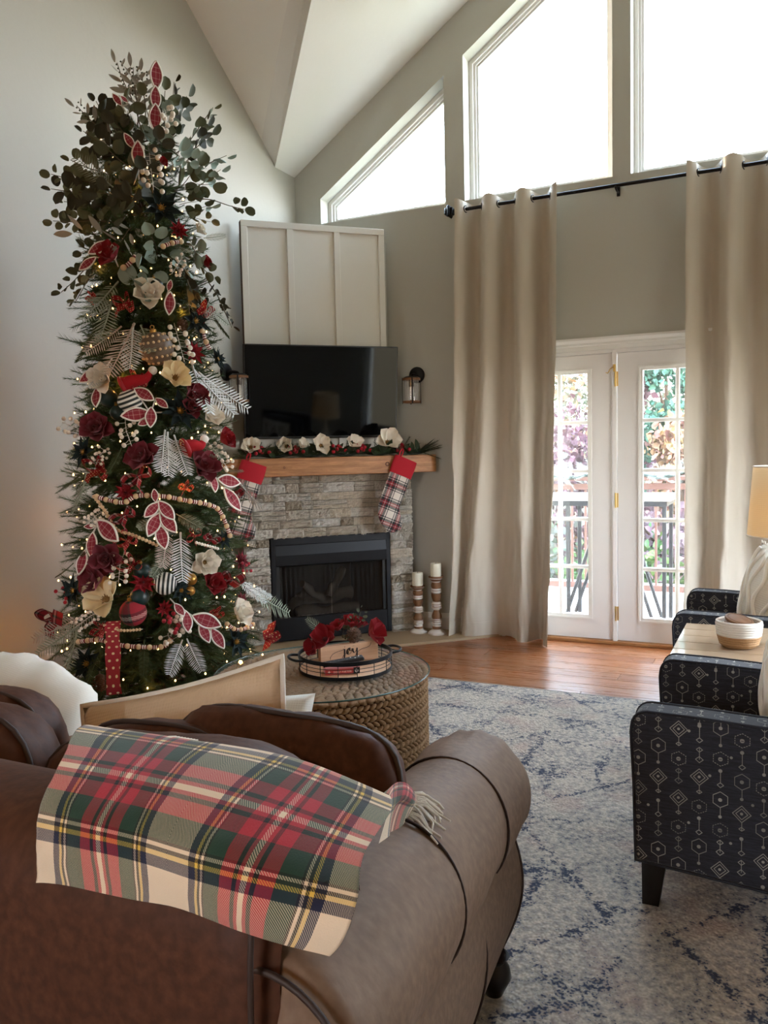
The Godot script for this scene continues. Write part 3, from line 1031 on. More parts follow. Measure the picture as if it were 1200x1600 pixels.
func make_outdoors() -> void:
	# deck of boards
	var deck := thing("deck", "sunlit pale timber deck outside the french doors", "deck")
	deck.set_meta("kind", "structure")
	for i in 22:
		var s := st()
		box(s, V(2.6, -0.115, -0.28 - i * 0.145), V(8.0, 0.03, 0.138), 0.004)
		build("plank", s, m.deck, deck)
	var g := st()
	box(g, V(0, -3.3, -20), V(80, 0.3, 40))
	tag(build("ground", g, m.earth), "grassy ground below the deck", "ground", "", "structure")
	# railing
	var rail := thing("deck_railing", "dark reddish-brown railing along the edge of the deck", "railing")
	build("top_rail", bx(V(-1.4, 1.06, -2.47), V(6.6, 1.10, -2.35), 0.006), m.rail, rail)
	build("rail", bx(V(-1.4, 0.97, -2.43), V(6.6, 1.03, -2.39), 0.004), m.rail, rail)
	build("bottom_rail", bx(V(-1.4, -0.02, -2.43), V(6.6, 0.04, -2.39), 0.004), m.rail, rail)
	var proto: MeshInstance3D = null
	for i in 58:
		var x := -1.3 + i * 0.135
		if proto == null:
			proto = build("baluster", bx(V(-0.011, 0.03, -0.011), V(0.011, 0.98, 0.011), 0.003), m.rail, rail, Transform3D(Basis(), V(x, 0, -2.41)))
		else:
			put("baluster", proto.mesh, m.rail, rail, Transform3D(Basis(), V(x, 0, -2.41)))
	for x in [-1.3, 0.5, 2.25, 4.1, 6.0]:
		var s := st()
		box(s, V(x, 0.5, -2.41), V(0.09, 1.24, 0.09), 0.006)
		box(s, V(x, 1.14, -2.41), V(0.12, 0.04, 0.12), 0.008)
		build("post", s, m.rail, rail)
	# frosted greenery tied along the rail
	var swag := thing("railing_garland", "frosted green garland draped along the deck railing", "garland")
	var pts := []
	for i in 40: pts.append(V(0.2 + i * 0.12, 1.13 + 0.04 * sin(i * 0.9), -2.36 + 0.02 * sin(i * 1.7)))
	var gs := st()
	tube(gs, pts, 0.02, 6)
	build("rope", gs, m.wire, swag)
	var tw := twig_mesh(0.16, 12, 0.045)
	var places := []
	var tints := []
	for i in 420:
		var p: Vector3 = along(pts, rng.randf())
		var d := V(rng.randf_range(-1, 1), rng.randf_range(-0.6, 1), rng.randf_range(-1, 1)).normalized()
		places.append(frame_y(p, d, Vector3.BACK, rng.randf_range(0.7, 1.1)))
		tints.append(Color(0.16, 0.24, 0.20).lerp(Color(0.75, 0.82, 0.8), rng.randf()))
	many("needles", tw, m.needle, places, swag, tints)
	# bar table and stool
	var table := thing("bar_table", "tall outdoor table with glaring pale top beyond the door panes", "table", Transform3D(Basis(), V(2.55, -0.1, -1.35)))
	build("tabletop", bx(V(-0.88, 1.045, -0.30), V(0.23, 1.085, 0.30), 0.012), m.deck, table)
	build("apron", bx(V(-0.84, 1.00, -0.26), V(0.19, 1.045, 0.26), 0.004), m.black_metal, table)
	for q in [[-0.62, -0.22], [0.165, -0.22], [-0.62, 0.22], [0.165, 0.22]]:
		build("leg", bx(V(q[0] - 0.016, 0, q[1] - 0.016), V(q[0] + 0.016, 1.0, q[1] + 0.016), 0.004), m.black_metal, table)
	for q in [[-0.16, 0.09, 0.22], [-0.16, 0.09, -0.22], [-0.40, -0.66, 0.22], [-0.40, -0.66, -0.22]]:
		var s := st()
		tube(s, [V(q[0], 0.78, q[2]), V(q[1], 0.0, q[2])], 0.016, 6)
		build("brace", s, m.black_metal, table)
	var names := ["outdoor bar stool with white seat behind the left door glass", "outdoor bar stool with white seat behind the right door glass"]
	for k in 2:
		var st_ := thing("bar_stool", names[k], "stool", Transform3D(Basis(Vector3.UP, [0.25, -0.3][k]), V([1.45, 3.55][k], -0.1, [-0.95, -1.05][k])), "outdoor bar stools")
		var s := st()
		pillow(s, 0.44, 0.44, 0.10, 0.02, 8)
		build("seat_cushion", s, m.white_cloth, st_, Transform3D(Basis(Vector3.RIGHT, -PI / 2), V(0, 0.76, 0)))
		for q in [[-0.19, -0.19], [0.19, -0.19], [-0.19, 0.19], [0.19, 0.19]]:
			s = st()
			tube(s, [V(q[0] * 0.9, 0.72, q[1] * 0.9), V(q[0] * 1.15, 0.0, q[1] * 1.15)], 0.014, 6)
			build("leg", s, m.black_metal, st_)
		s = st()
		tube(s, [V(-0.2, 0.7, -0.19), V(-0.2, 1.05, -0.24), V(0.2, 1.05, -0.24), V(0.2, 0.7, -0.19)], 0.014, 6)
		for i in 4: tube(s, [V(-0.12 + i * 0.08, 0.7, -0.2), V(-0.12 + i * 0.08, 1.05, -0.24)], 0.008, 6)
		build("backrest", s, m.black_metal, st_)
		s = st()
		for q in [[-1, -1, 1, -1], [1, -1, 1, 1], [1, 1, -1, 1], [-1, 1, -1, -1]]:
			tube(s, [V(q[0] * 0.205, 0.25, q[1] * 0.205), V(q[2] * 0.205, 0.25, q[3] * 0.205)], 0.010, 6)
		build("footrest", s, m.black_metal, st_)
	# trees in autumn colours
	var leafm := leaf_mesh(0.12, 0.09)
	var kinds := [
		["plum-coloured autumn tree seen through the left door glass", V(0.2, -3.1, -7.2), 5.1, 1.4, [Color(0.17, 0.06, 0.09), Color(0.26, 0.13, 0.16)]],
		["orange autumn tree rising behind the plum-coloured tree", V(-0.4, -3.1, -9.0), 7.2, 1.6, [Color(0.50, 0.26, 0.09), Color(0.46, 0.33, 0.22)]],
		["deep green tree seen through the right door glass", V(1.98, -3.1, -7.2), 6.3, 0.55, [Color(0.05, 0.17, 0.11), Color(0.09, 0.26, 0.15)]],
		["dark red autumn tree left of the green tree", V(1.52, -3.1, -6.8), 6.1, 0.42, [Color(0.22, 0.06, 0.09), Color(0.33, 0.16, 0.18)]],
		["yellow and pink autumn tree at the right curtain edge", V(2.30, -3.1, -6.2), 5.0, 0.50, [Color(0.52, 0.38, 0.14), Color(0.42, 0.16, 0.14)]],
		["tall grey-green tree in the second row beyond the deck", V(1.0, -3.1, -11.0), 7.2, 2.2, [Color(0.14, 0.2, 0.12), Color(0.35, 0.3, 0.2)]],
		["low bright green bush beyond the deck railing", V(2.2, -3.1, -4.6), 3.25, 1.0, [Color(0.08, 0.24, 0.08), Color(0.20, 0.33, 0.08)]],
		["low purple bush beyond the deck railing", V(2.1, -3.1, -5.4), 4.1, 0.9, [Color(0.2, 0.1, 0.14), Color(0.3, 0.18, 0.2)]],
		["low dusky bush beyond the left of the railing", V(-0.4, -3.1, -4.9), 3.7, 1.6, [Color(0.18, 0.14, 0.14), Color(0.12, 0.2, 0.12)]],
		["pale orange tree far behind the armchair side", V(5.6, -3.1, -9.0), 6.2, 2.0, [Color(0.45, 0.25, 0.1), Color(0.4, 0.35, 0.2)]],
	]
	for k in kinds:
		var t := thing("tree" if k[2] > 4.5 else "bush", k[0], "tree" if k[2] > 4.5 else "bush", Transform3D(Basis(), k[1]), "trees beyond the deck")
		var H: float = k[2]
		var R: float = k[3]
		var s := st()
		tube(s, [V(0, 0, 0), V(0.06, H * 0.4, 0.03), V(0.0, H * 0.9, 0)], [0.11, 0.08, 0.02], 8)
		for i in 7:
			var a := i * 2.4
			tube(s, [V(0.03, H * (0.35 + 0.07 * i), 0), V(cos(a) * R * 0.6, H * (0.5 + 0.06 * i), sin(a) * R * 0.6)], [0.035, 0.01], 5)
		build("trunk", s, m.bark, t)
		var pl := []
		var tn := []
		var clumps := []
		for i in 26:
			var y := rng.randf_range(0.30, 0.95)
			var rr := R * sqrt(rng.randf()) * (1.0 - pow(absf(y - 0.55) * 1.7, 2.0) * 0.7)
			var a := rng.randf() * TAU
			clumps.append(V(cos(a) * rr, y * H, sin(a) * rr))
		for i in 5200:
			var c: Vector3 = clumps[rng.randi() % 26]
			var d := V(rng.randfn(), rng.randfn(), rng.randfn()) * R * 0.20
			pl.append(frame_z(c + d, V(rng.randf_range(-1, 1), rng.randf_range(-0.3, 1), rng.randf_range(-1, 1)), rng.randf() * TAU, rng.randf_range(0.6, 1.2)))
			tn.append(k[4][0].lerp(k[4][1], rng.randf()) * rng.randf_range(0.28, 0.6))
		many("foliage", leafm, m.foliage, pl, t, tn)

func leaf_mesh(l: float, w: float) -> ArrayMesh:
	var s := st()
	var fn := func(u: float, v: float) -> Vector3:
		var k := sin(PI * clampf(v * 0.96 + 0.03, 0, 1))
		return Vector3((u * 2 - 1) * w / 2 * k, (v - 0.5) * l, 0.12 * l * (absf(u * 2 - 1) * k - v * v))
	grid(s, fn, 2, 3, true)
	return done(s)

# a twig with needles on both sides and above, pointing along +y
func twig_mesh(length: float, n: int, needle: float) -> ArrayMesh:
	var s := st()
	tube(s, [Vector3.ZERO, V(0, length, 0)], [0.0022, 0.0012], 4, false, false)
	var g := RandomNumberGenerator.new()
	g.seed = 5
	for i in n:
		var y := length * (0.06 + 0.94 * i / n)
		for side in 4:
			var a := side * PI / 2 + g.randf_range(-0.5, 0.5)
			var d := V(cos(a), 0.75, sin(a) * 0.7).normalized()
			var t := V(-sin(a), 0, cos(a)) * 0.0013
			var base := V(0, y, 0)
			var tip := base + d * needle * g.randf_range(0.75, 1.1)
			tri(s, base - t, base + t, tip)
	return done(s)

func make_fireplace() -> void:
	# diagonal chimney breast across the corner, open for the firebox
	var s := st()
	var plan := Transform3D(Basis(Vector3.RIGHT, Vector3(0, 0, 1), Vector3.UP), Vector3.ZERO)    # poly x,y -> world x,z ; extruded up
	prism(s, [Vector2(0, 0), Vector2(0.80, 0), Vector2(0, 0.80)], 0.85, 3.00, plan)
	struct("wall_chimney", s, m.wall, "greige diagonal chimney breast behind the television", "wall")
	# stone-clad surround: backing and ledger stones of its own
	var f := thing("fireplace_surround", "cream split-face ledger stone surround of the corner fireplace", "fireplace", FACE)
	s = st()
	box(s, V(0, 1.03, 0.715), V(1.27, 0.44, 0.13))
	box(s, V(-0.55, 0.41, 0.715), V(0.17, 0.82, 0.13))
	box(s, V(0.55, 0.41, 0.715), V(0.17, 0.82, 0.13))
	build("backing", s, m.mortar, f)
	var shapes := []
	for k in 10: shapes.append(stone_mesh(k))
	var g := RandomNumberGenerator.new()
	g.seed = 8
	var y := 0.0
	var row := 0
	while y < 1.235:
		var h: float = [0.066, 0.058, 0.072, 0.062, 0.070][row % 5]
		h = minf(h, 1.24 - y)
		var spans := [[-0.645, 0.645]] if y > 0.75 else [[-0.645, -0.462], [0.462, 0.645]]
		for sp in spans:
			var x: float = sp[0] + g.randf_range(-0.004, 0.004)
			while x < sp[1] - 0.02:
				var l := minf(g.randf_range(0.07, 0.27), sp[1] - x)
				if sp[1] - x - l < 0.05: l = sp[1] - x
				var d := g.randf_range(0.034, 0.066)
				var halves := 2 if g.randf() < 0.18 else 1
				for q in halves:
					var hh := h / halves
					var xf := Transform3D(Basis().scaled(V(l - 0.0035, hh - 0.0035, d)), V(x + l / 2, y + hh * (q + 0.5), 0.775))
					if g.randf() < 0.5: xf.basis = xf.basis * Basis(Vector3(0, 0, 1), PI)
					put("stone", shapes[g.randi() % 10], m.stone[[0, 1, 2, 0, 2, 5, 3, 1, 5, 4][g.randi() % 10]], f, xf)
				x += l
		y += h
		row += 1
	# hearth
	s = st()
	prism(s, [Vector2(0.02, 0.02), Vector2(1.70, 0.02), Vector2(0.02, 1.70)], -0.01, 0.018, plan, 0.003)
	struct("hearth", s, m.hearth, "flat tan triangular hearth slab in front of the fireplace", "hearth")
	# black insert
	var ins := thing("fireplace_insert", "black metal firebox insert with closed mesh curtain", "fireplace insert", FACE)
	s = st()
	box(s, V(0, 0.76, 0.79), V(0.92, 0.055, 0.06), 0.004)
	box(s, V(-0.44, 0.41, 0.79), V(0.035, 0.76, 0.06), 0.004)
	box(s, V(0.44, 0.41, 0.79), V(0.035, 0.76, 0.06), 0.004)
	build("frame", s, m.black_metal, ins)
	s = st()
	prism(s, [Vector2(0.785, 0.735), Vector2(0.815, 0.735), Vector2(0.828, 0.66), Vector2(0.822, 0.585), Vector2(0.80, 0.575), Vector2(0.79, 0.60)], -0.424, 0.424, Transform3D(Basis(Vector3(0, 0, 1), Vector3.UP, Vector3(1, 0, 0)), Vector3.ZERO))
	build("hood", s, m.black_metal, ins)
	s = st()
	box(s, V(0, 0.115, 0.80), V(0.86, 0.17, 0.03), 0.004)
	build("lower_panel", s, m.black_metal, ins)
	s = st()
	box(s, V(-0.41, 0.39, 0.795), V(0.03, 0.40, 0.02), 0.003)
	box(s, V(0.41, 0.39, 0.795), V(0.03, 0.40, 0.02), 0.003)
	build("side_trim", s, m.black, ins)
	s = st()
	for p in [[V(-0.43, 0.03, 0.76), V(-0.26, 0.03, 0.42), V(-0.26, 0.78, 0.42), V(-0.43, 0.78, 0.76)], [V(-0.26, 0.03, 0.42), V(0.26, 0.03, 0.42), V(0.26, 0.78, 0.42), V(-0.26, 0.78, 0.42)], [V(0.26, 0.03, 0.42), V(0.43, 0.03, 0.76), V(0.43, 0.78, 0.76), V(0.26, 0.78, 0.42)], [V(-0.43, 0.05, 0.76), V(0.43, 0.05, 0.76), V(0.26, 0.05, 0.42), V(-0.26, 0.05, 0.42)], [V(-0.43, 0.78, 0.76), V(-0.26, 0.78, 0.42), V(0.26, 0.78, 0.42), V(0.43, 0.78, 0.76)]]:
		quad(s, p[0], p[1], p[2], p[3])
	build("firebox_lining", s, mat(hexc("4b443d"), 0.9), ins)
	for side in [-1.0, 1.0]:
		s = st()
		var fn := func(u: float, v: float) -> Vector3:
			return V(side * (0.005 + 0.40 * u), 0.20 + 0.40 * v, 0.772 + 0.010 * sin(u * 58.0 + sin(u * 9.0) * 2.0))
		grid(s, fn, 90, 4)
		var mesh_m := mat(Color(0.10, 0.095, 0.09, 0.62), 0.6)
		mesh_m.transparency = BaseMaterial3D.TRANSPARENCY_ALPHA
		mesh_m.resource_name = "mesh_curtain"
		build("mesh_curtain", s, mesh_m, ins)
	var logs := thing("gas_logs", "charred ceramic log set stacked behind the mesh curtain", "logs", FACE)
	for k in [[V(-0.24, 0.19, 0.63), V(0.24, 0.20, 0.65), 0.055], [V(-0.22, 0.28, 0.56), V(0.22, 0.30, 0.54), 0.06], [V(-0.20, 0.42, 0.66), V(-0.02, 0.27, 0.60), 0.035], [V(0.02, 0.30, 0.62), V(0.15, 0.50, 0.58), 0.04], [V(-0.30, 0.24, 0.66), V(-0.10, 0.36, 0.55), 0.04]]:
		s = st()
		var pts := []
		var rad := []
		for i in 9:
			var t := i / 8.0
			pts.append(k[0].lerp(k[1], t) + V(0, 0.012 * sin(t * 9.0), 0.01 * cos(t * 7.0)))
			rad.append(k[2] * (0.85 + 0.15 * sin(t * 13.0 + k[2] * 99.0)))
		tube(s, pts, rad, 9)
		build("log", s, mat(hexc("7c6f60"), 0.95), logs)
	s = st()
	for i in 6: tube(s, [V(-0.25 + i * 0.1, 0.13, 0.50), V(-0.25 + i * 0.1, 0.13, 0.72), V(-0.25 + i * 0.1, 0.18, 0.73)], 0.007, 5)
	build("grate", s, m.black_metal, logs)
	# mantel shelf with rounded ends
	var shelf := thing("mantel_shelf", "warm honey timber mantel beam with rounded end", "mantel", FACE)
	s = st()
	var poly := [Vector2(-0.81, 0.70), Vector2(0.81, 0.70)]
	for i in 7: poly.append(Vector2(0.75 + 0.06 * cos(i * PI / 12), 0.895 + 0.067 * sin(i * PI / 12)))
	for i in 7: poly.append(Vector2(-0.75 - 0.06 * sin(i * PI / 12), 0.895 + 0.067 * cos(i * PI / 12)))
	var lifted := []
	for p in poly: lifted.append(Vector2(p.x, -p.y))
	m.mantel.uv1_scale = V(0.75, 5.0, 1)
	prism(s, lifted, 0.0, 0.128, Transform3D(Basis(Vector3.RIGHT, -PI / 2), V(0, 1.238, 0)), 0.004)
	build("beam", s, m.mantel, shelf)
	for k in [[0.40, 1.305, 0.016], [-0.37, 1.30, 0.008]]:
		s = st()
		lathe(s, [Vector2(0, -0.001), Vector2(k[2] * 0.5, -0.001), Vector2(k[2] * 0.6, 0.0015), Vector2(k[2], 0.001), Vector2(k[2] * 1.15, -0.002)], 14, Transform3D(Basis(Vector3.RIGHT, PI / 2), V(k[0], k[1], 0.9615)))
		build("knot", s, m.knot, shelf)
	# board and batten panel over the mantel
	var b := thing("panel_board", "white board-and-batten panel standing on the mantel behind the television", "wall panel", FACE)
	build("panel", bx(V(-0.571, 1.37, 0.667), V(0.508, 3.065, 0.680)), m.board, b)
	for x in [-0.571, -0.238, 0.115, 0.463]:
		build("stile", bx(V(x, 1.37, 0.680), V(x + 0.045, 3.02, 0.698), 0.002), m.board, b)
	build("top_rail", bx(V(-0.571, 3.02, 0.680), V(0.508, 3.065, 0.698), 0.002), m.board, b)
	build("raw_edge", bx(V(-0.574, 1.37, 0.640), V(-0.5705, 3.06, 0.690)), m.board_edge, b)

func stone_mesh(seed_: int) -> ArrayMesh:     # unit block, rough split front towards +z
	var s := st()
	var n := noise(seed_ + 100, 0.9, FastNoiseLite.TYPE_SIMPLEX, 3)
	var P := []
	for j in 7:
		var rowp := []
		for i in 13:
			var u := i / 12.0 - 0.5
			var v := j / 6.0 - 0.5
			var edge := 1.0 if absf(u) < 0.49 and absf(v) < 0.49 else 0.0
			rowp.append(V(u + 0.03 * edge * n.get_noise_2d(i * 3, j), v + 0.05 * edge * n.get_noise_2d(i, j * 3), 0.66 + 0.22 * edge + 0.55 * n.get_noise_3d(u * 5.0, v * 3.0, seed_ * 3.7)))
		P.append(rowp)
	for j in 6:
		for i in 12:
			s.set_smooth_group(-1)
			quad(s, P[j][i], P[j][i + 1], P[j + 1][i + 1], P[j + 1][i])
	for i in 12:
		quad(s, P[0][i + 1], P[0][i], V(P[0][i].x, -0.5, 0), V(P[0][i + 1].x, -0.5, 0))
		quad(s, P[6][i], P[6][i + 1], V(P[6][i + 1].x, 0.5, 0), V(P[6][i].x, 0.5, 0))
	for j in 6:
		quad(s, P[j][0], P[j + 1][0], V(-0.5, P[j + 1][0].y, 0), V(-0.5, P[j][0].y, 0))
		quad(s, P[j + 1][12], P[j][12], V(0.5, P[j][12].y, 0), V(0.5, P[j + 1][12].y, 0))
	return done(s)

func make_television() -> void:
	var t := thing("television", "black flat television tilted forward above the mantel", "television", FACE * Transform3D(Basis(Vector3.RIGHT, deg_to_rad(6.5)), V(-0.031, 1.84, 0.80)))
	build("body", bx(V(-0.50, -0.27, -0.05), V(0.50, 0.25, -0.015), 0.01), m.tv_body, t)
	build("casing", bx(V(-0.579, -0.336, -0.018), V(0.579, 0.336, 0.006), 0.004), m.tv_body, t)
	build("screen", bx(V(-0.568, -0.318, 0.0), V(0.568, 0.327, 0.0075)), m.screen, t)
	var s := st()
	torus(s, Transform3D(Basis(Vector3.RIGHT, PI / 2), V(-0.006, -0.328, 0.007)), 0.0035, 0.0009, 12, 5)
	box(s, V(0.003, -0.328, 0.0075), V(0.0022, 0.008, 0.0015))
	box(s, V(0.006, -0.3315, 0.0075), V(0.005, 0.0016, 0.0015))
	build("logo", s, mat(hexc("c9ccd0"), 0.3), t)
	s = st()
	box(s, V(0, 0, -0.085), V(0.4, 0.3, 0.03), 0.004)
	box(s, V(0, 0, -0.065), V(0.1, 0.1, 0.06), 0.004)
	build("wall_bracket", s, m.black_metal, t)

func make_rug() -> void:
	var r := thing("area_rug", "large distressed cream and navy patterned area rug", "rug", Transform3D(Basis(), V(2.72, 0.0, 3.5)))
	var s := st()
	var n := noise(14, 2.5)
	var fn := func(u: float, v: float) -> Vector3:
		return V((u - 0.5) * 3.6, 0.013 + 0.0015 * n.get_noise_2d(u * 3.6, v * 4.4), (v - 0.5) * -4.4)
	grid(s, fn, 60, 70)
	build("pile", s, m.rug, r)
	s = st()
	var pts := []
	for c in [[-1.8, -2.2, 1.8, -2.2], [1.8, -2.2, 1.8, 2.2], [1.8, 2.2, -1.8, 2.2], [-1.8, 2.2, -1.8, -2.2]]:
		for i in 30: pts.append(V(lerpf(c[0], c[2], i / 30.0), 0.0075, lerpf(c[1], c[3], i / 30.0)))
	tube(s, pts, 0.0075, 6, true, false)
	build("bound_edge", s, m.rug_edge, r)

# soft leather block: rounded box from a superellipsoid
func soft_block(s: SurfaceTool, c: Vector3, size: Vector3, power := 4.0, nu := 28, nv := 16, lump := 0.0, seed_ := 3) -> void:
	var n := noise(seed_, 3.0)
	var fn := func(u: float, v: float) -> Vector3:
		var th := u * TAU
		var ph := (v - 0.5) * PI
		var d := V(cos(ph) * sin(th), sin(ph), cos(ph) * cos(th))
		var q := pow(pow(absf(d.x), power) + pow(absf(d.y), power) + pow(absf(d.z), power), -1.0 / power)
		var p := d * q * 0.5 * size
		return c + p * (1.0 + lump * n.get_noise_3d(p.x * 2.0 + c.x, p.y * 2.0, p.z * 2.0))
	grid(s, fn, nu, nv)

func sofa_arm_x(z: float) -> float:     # arm line, leaning a little inward to the front
	return 2.985 + (z - 5.03) * 0.108

func sofa_arm_y(z: float) -> float:     # and rising a little towards the back
	return 0.515 + 0.10 * clampf((z - 3.84) / 1.2, 0, 1)

func make_sofa() -> void:
	var f := thing("sofa", "brown leather rolled-arm sofa seen from behind", "sofa", Transform3D())
	# base, seat, back
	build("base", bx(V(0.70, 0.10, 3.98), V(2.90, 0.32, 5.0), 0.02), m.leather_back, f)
	for k in 2:
		var s := st()
		soft_block(s, V(1.285 + k * 1.0, 0.40, 4.27), V(0.99, 0.20, 0.85), 7.0, 40, 16, 0.05, k)
		build("seat_cushion", s, m.leather, f)
	var s := st()
	# back: profile in (z, y), swept along x with a rounded end
	var prof := [Vector2(5.035, 0.10), Vector2(5.045, 0.30), Vector2(5.055, 0.55), Vector2(5.055, 0.70), Vector2(5.045, 0.79), Vector2(5.00, 0.843), Vector2(4.93, 0.860), Vector2(4.85, 0.850), Vector2(4.79, 0.81), Vector2(4.77, 0.72), Vector2(4.75, 0.5), Vector2(4.75, 0.10)]
	var fn := func(u: float, v: float) -> Vector3:
		var x := lerpf(0.60, 3.005, u)
		var endk := clampf((x - 2.965) / 0.04, 0, 1)
		var round_ := sqrt(maxf(0.0, 1.0 - endk * endk))
		var p: Vector2 = along(prof, v)
		return V(x, p.y - (1 - round_) * 0.03 * clampf((p.y - 0.5) * 3.0, 0, 1), lerpf(4.90, p.x, 0.80 + 0.20 * round_))
	grid(s, fn, 60, 44)
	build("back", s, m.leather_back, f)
	s = st()
	tube(s, smooth_path([V(2.985, 0.10, 5.047), V(2.985, 0.45, 5.06), V(2.987, 0.74, 5.062), V(2.985, 0.84, 5.045)], 5), 0.0045, 6)
	build("back_seam", s, m.leather_seam, f)
	# arms
	for side in [1, -1]:
		var arm := MeshInstance3D.new()
		arm.name = "arm"
		s = st()
		var roll := func(u: float, v: float) -> Vector3:
			var z := lerpf(5.035, 3.84, v)
			var a := u * TAU
			var e := minf(v, 1 - v) / 0.035
			var r := 0.138 + 0.010 * sin(PI * v)
			if v > 0.5: r += 0.012 * smoothstep(0.6, 1.0, v)
			if e < 1.0: r *= 0.72 + 0.28 * sqrt(maxf(0.0, 1.0 - (1.0 - e) * (1.0 - e)))
			if v < 0.001 or v > 0.999: r *= 0.02
			var wr := 0.0035 * sin(a * 9.0 + 4.0 * sin(a * 2.0)) * smoothstep(0.78, 0.97, v) + 0.003 * sin(v * 26.0 + a * 3.0)
			return V(sofa_arm_x(z) + (r + wr) * sin(a), sofa_arm_y(z) + (r + wr) * cos(a), z)
		grid(s, roll, 48, 60)
		var body := func(u: float, v: float) -> Vector3:     # panel under the roll, bulging at the front
			var z := lerpf(5.03, 3.90, v)
			var bulge := 0.05 * sin(PI * clampf(u, 0, 1)) + 0.02
			var px := sofa_arm_x(z) + 0.045 + bulge * (0.6 + 0.6 * v)
			return V(px, 0.10 + (sofa_arm_y(z) - 0.115) * u, z)
		grid(s, body, 12, 24)
		var inner := func(u: float, v: float) -> Vector3:
			return V(sofa_arm_x(lerpf(5.03, 3.90, v)) - 0.10, sofa_arm_y(lerpf(5.03, 3.90, v)) - (sofa_arm_y(lerpf(5.03, 3.90, v)) - 0.10) * u, lerpf(5.03, 3.90, v))
		grid(s, inner, 6, 8)
		var face := func(u: float, v: float) -> Vector3:
			var y := 0.10 + 0.42 * v
			var xr := sofa_arm_x(3.90) + 0.045 + (0.05 * sin(PI * v) + 0.02) * 1.2
			return V(lerpf(sofa_arm_x(3.90) - 0.10, xr, u), y, 3.90 - 0.03 * sin(PI * u))
		grid(s, face, 8, 12)
		var rearf := func(u: float, v: float) -> Vector3:
			return V(lerpf(sofa_arm_x(5.03) - 0.10, sofa_arm_x(5.03) + 0.085, 1 - u), 0.10 + 0.54 * v, 5.035)
		grid(s, rearf, 6, 8)
		arm.mesh = done(s)
		arm.material_override = m.leather
		f.add_child(arm, true)
		if side == -1:
			arm.transform = Transform3D(Basis().scaled(V(-1, 1, 1)), V(3.60, 0, 0))
		for z in [4.16, 4.55]:
			s = st()
			var pts := []
			for i in 26:
				var a := -1.2 + i * 0.135
				pts.append(V(sofa_arm_x(z) + 0.1495 * sin(a), sofa_arm_y(z) + 0.1495 * cos(a), z - 0.02 * cos(a)))
			tube(s, pts, 0.0032, 5)
			build("seam", s, m.leather_seam, arm)
		s = st()
		var pp := []
		for i in 40: pp.append(V(sofa_arm_x(5.03) + 0.128 * sin(i * TAU / 40), sofa_arm_y(5.03) + 0.128 * cos(i * TAU / 40), 5.038))
		tube(s, pp, 0.005, 6, true, false)
		build("piping", s, m.leather_seam, arm)
		s = st()
		pp = []
		for i in 14:
			var q := i / 13.0
			pp.append(V(sofa_arm_x(3.90) + 0.045 + (0.05 * sin(PI * q) + 0.02) * 1.2, 0.10 + 0.40 * q, 3.90))
		tube(s, pp, 0.005, 6)
		build("piping", s, m.leather_seam, arm)
		s = st()
		pp = []
		for i in 12:
			var q := i / 11.0
			pp.append(V(sofa_arm_x(4.25) + 0.047 + (0.05 * sin(PI * q) + 0.02) * 0.98, 0.10 + 0.40 * q, 4.25))
		tube(s, pp, 0.003, 6)
		build("seam", s, m.leather_seam, arm)
	for p in [V(2.93, 0, 3.95), V(0.70, 0, 3.95), V(2.93, 0, 4.93), V(0.70, 0, 4.93)]:
		s = st()
		lathe(s, [Vector2(0.0, 0.013), Vector2(0.022, 0.013), Vector2(0.030, 0.03), Vector2(0.045, 0.06), Vector2(0.040, 0.085), Vector2(0.028, 0.10), Vector2(0.04, 0.115), Vector2(0.0, 0.115)], 18, Transform3D(Basis(), p))
		build("bun_foot", s, m.espresso, f)

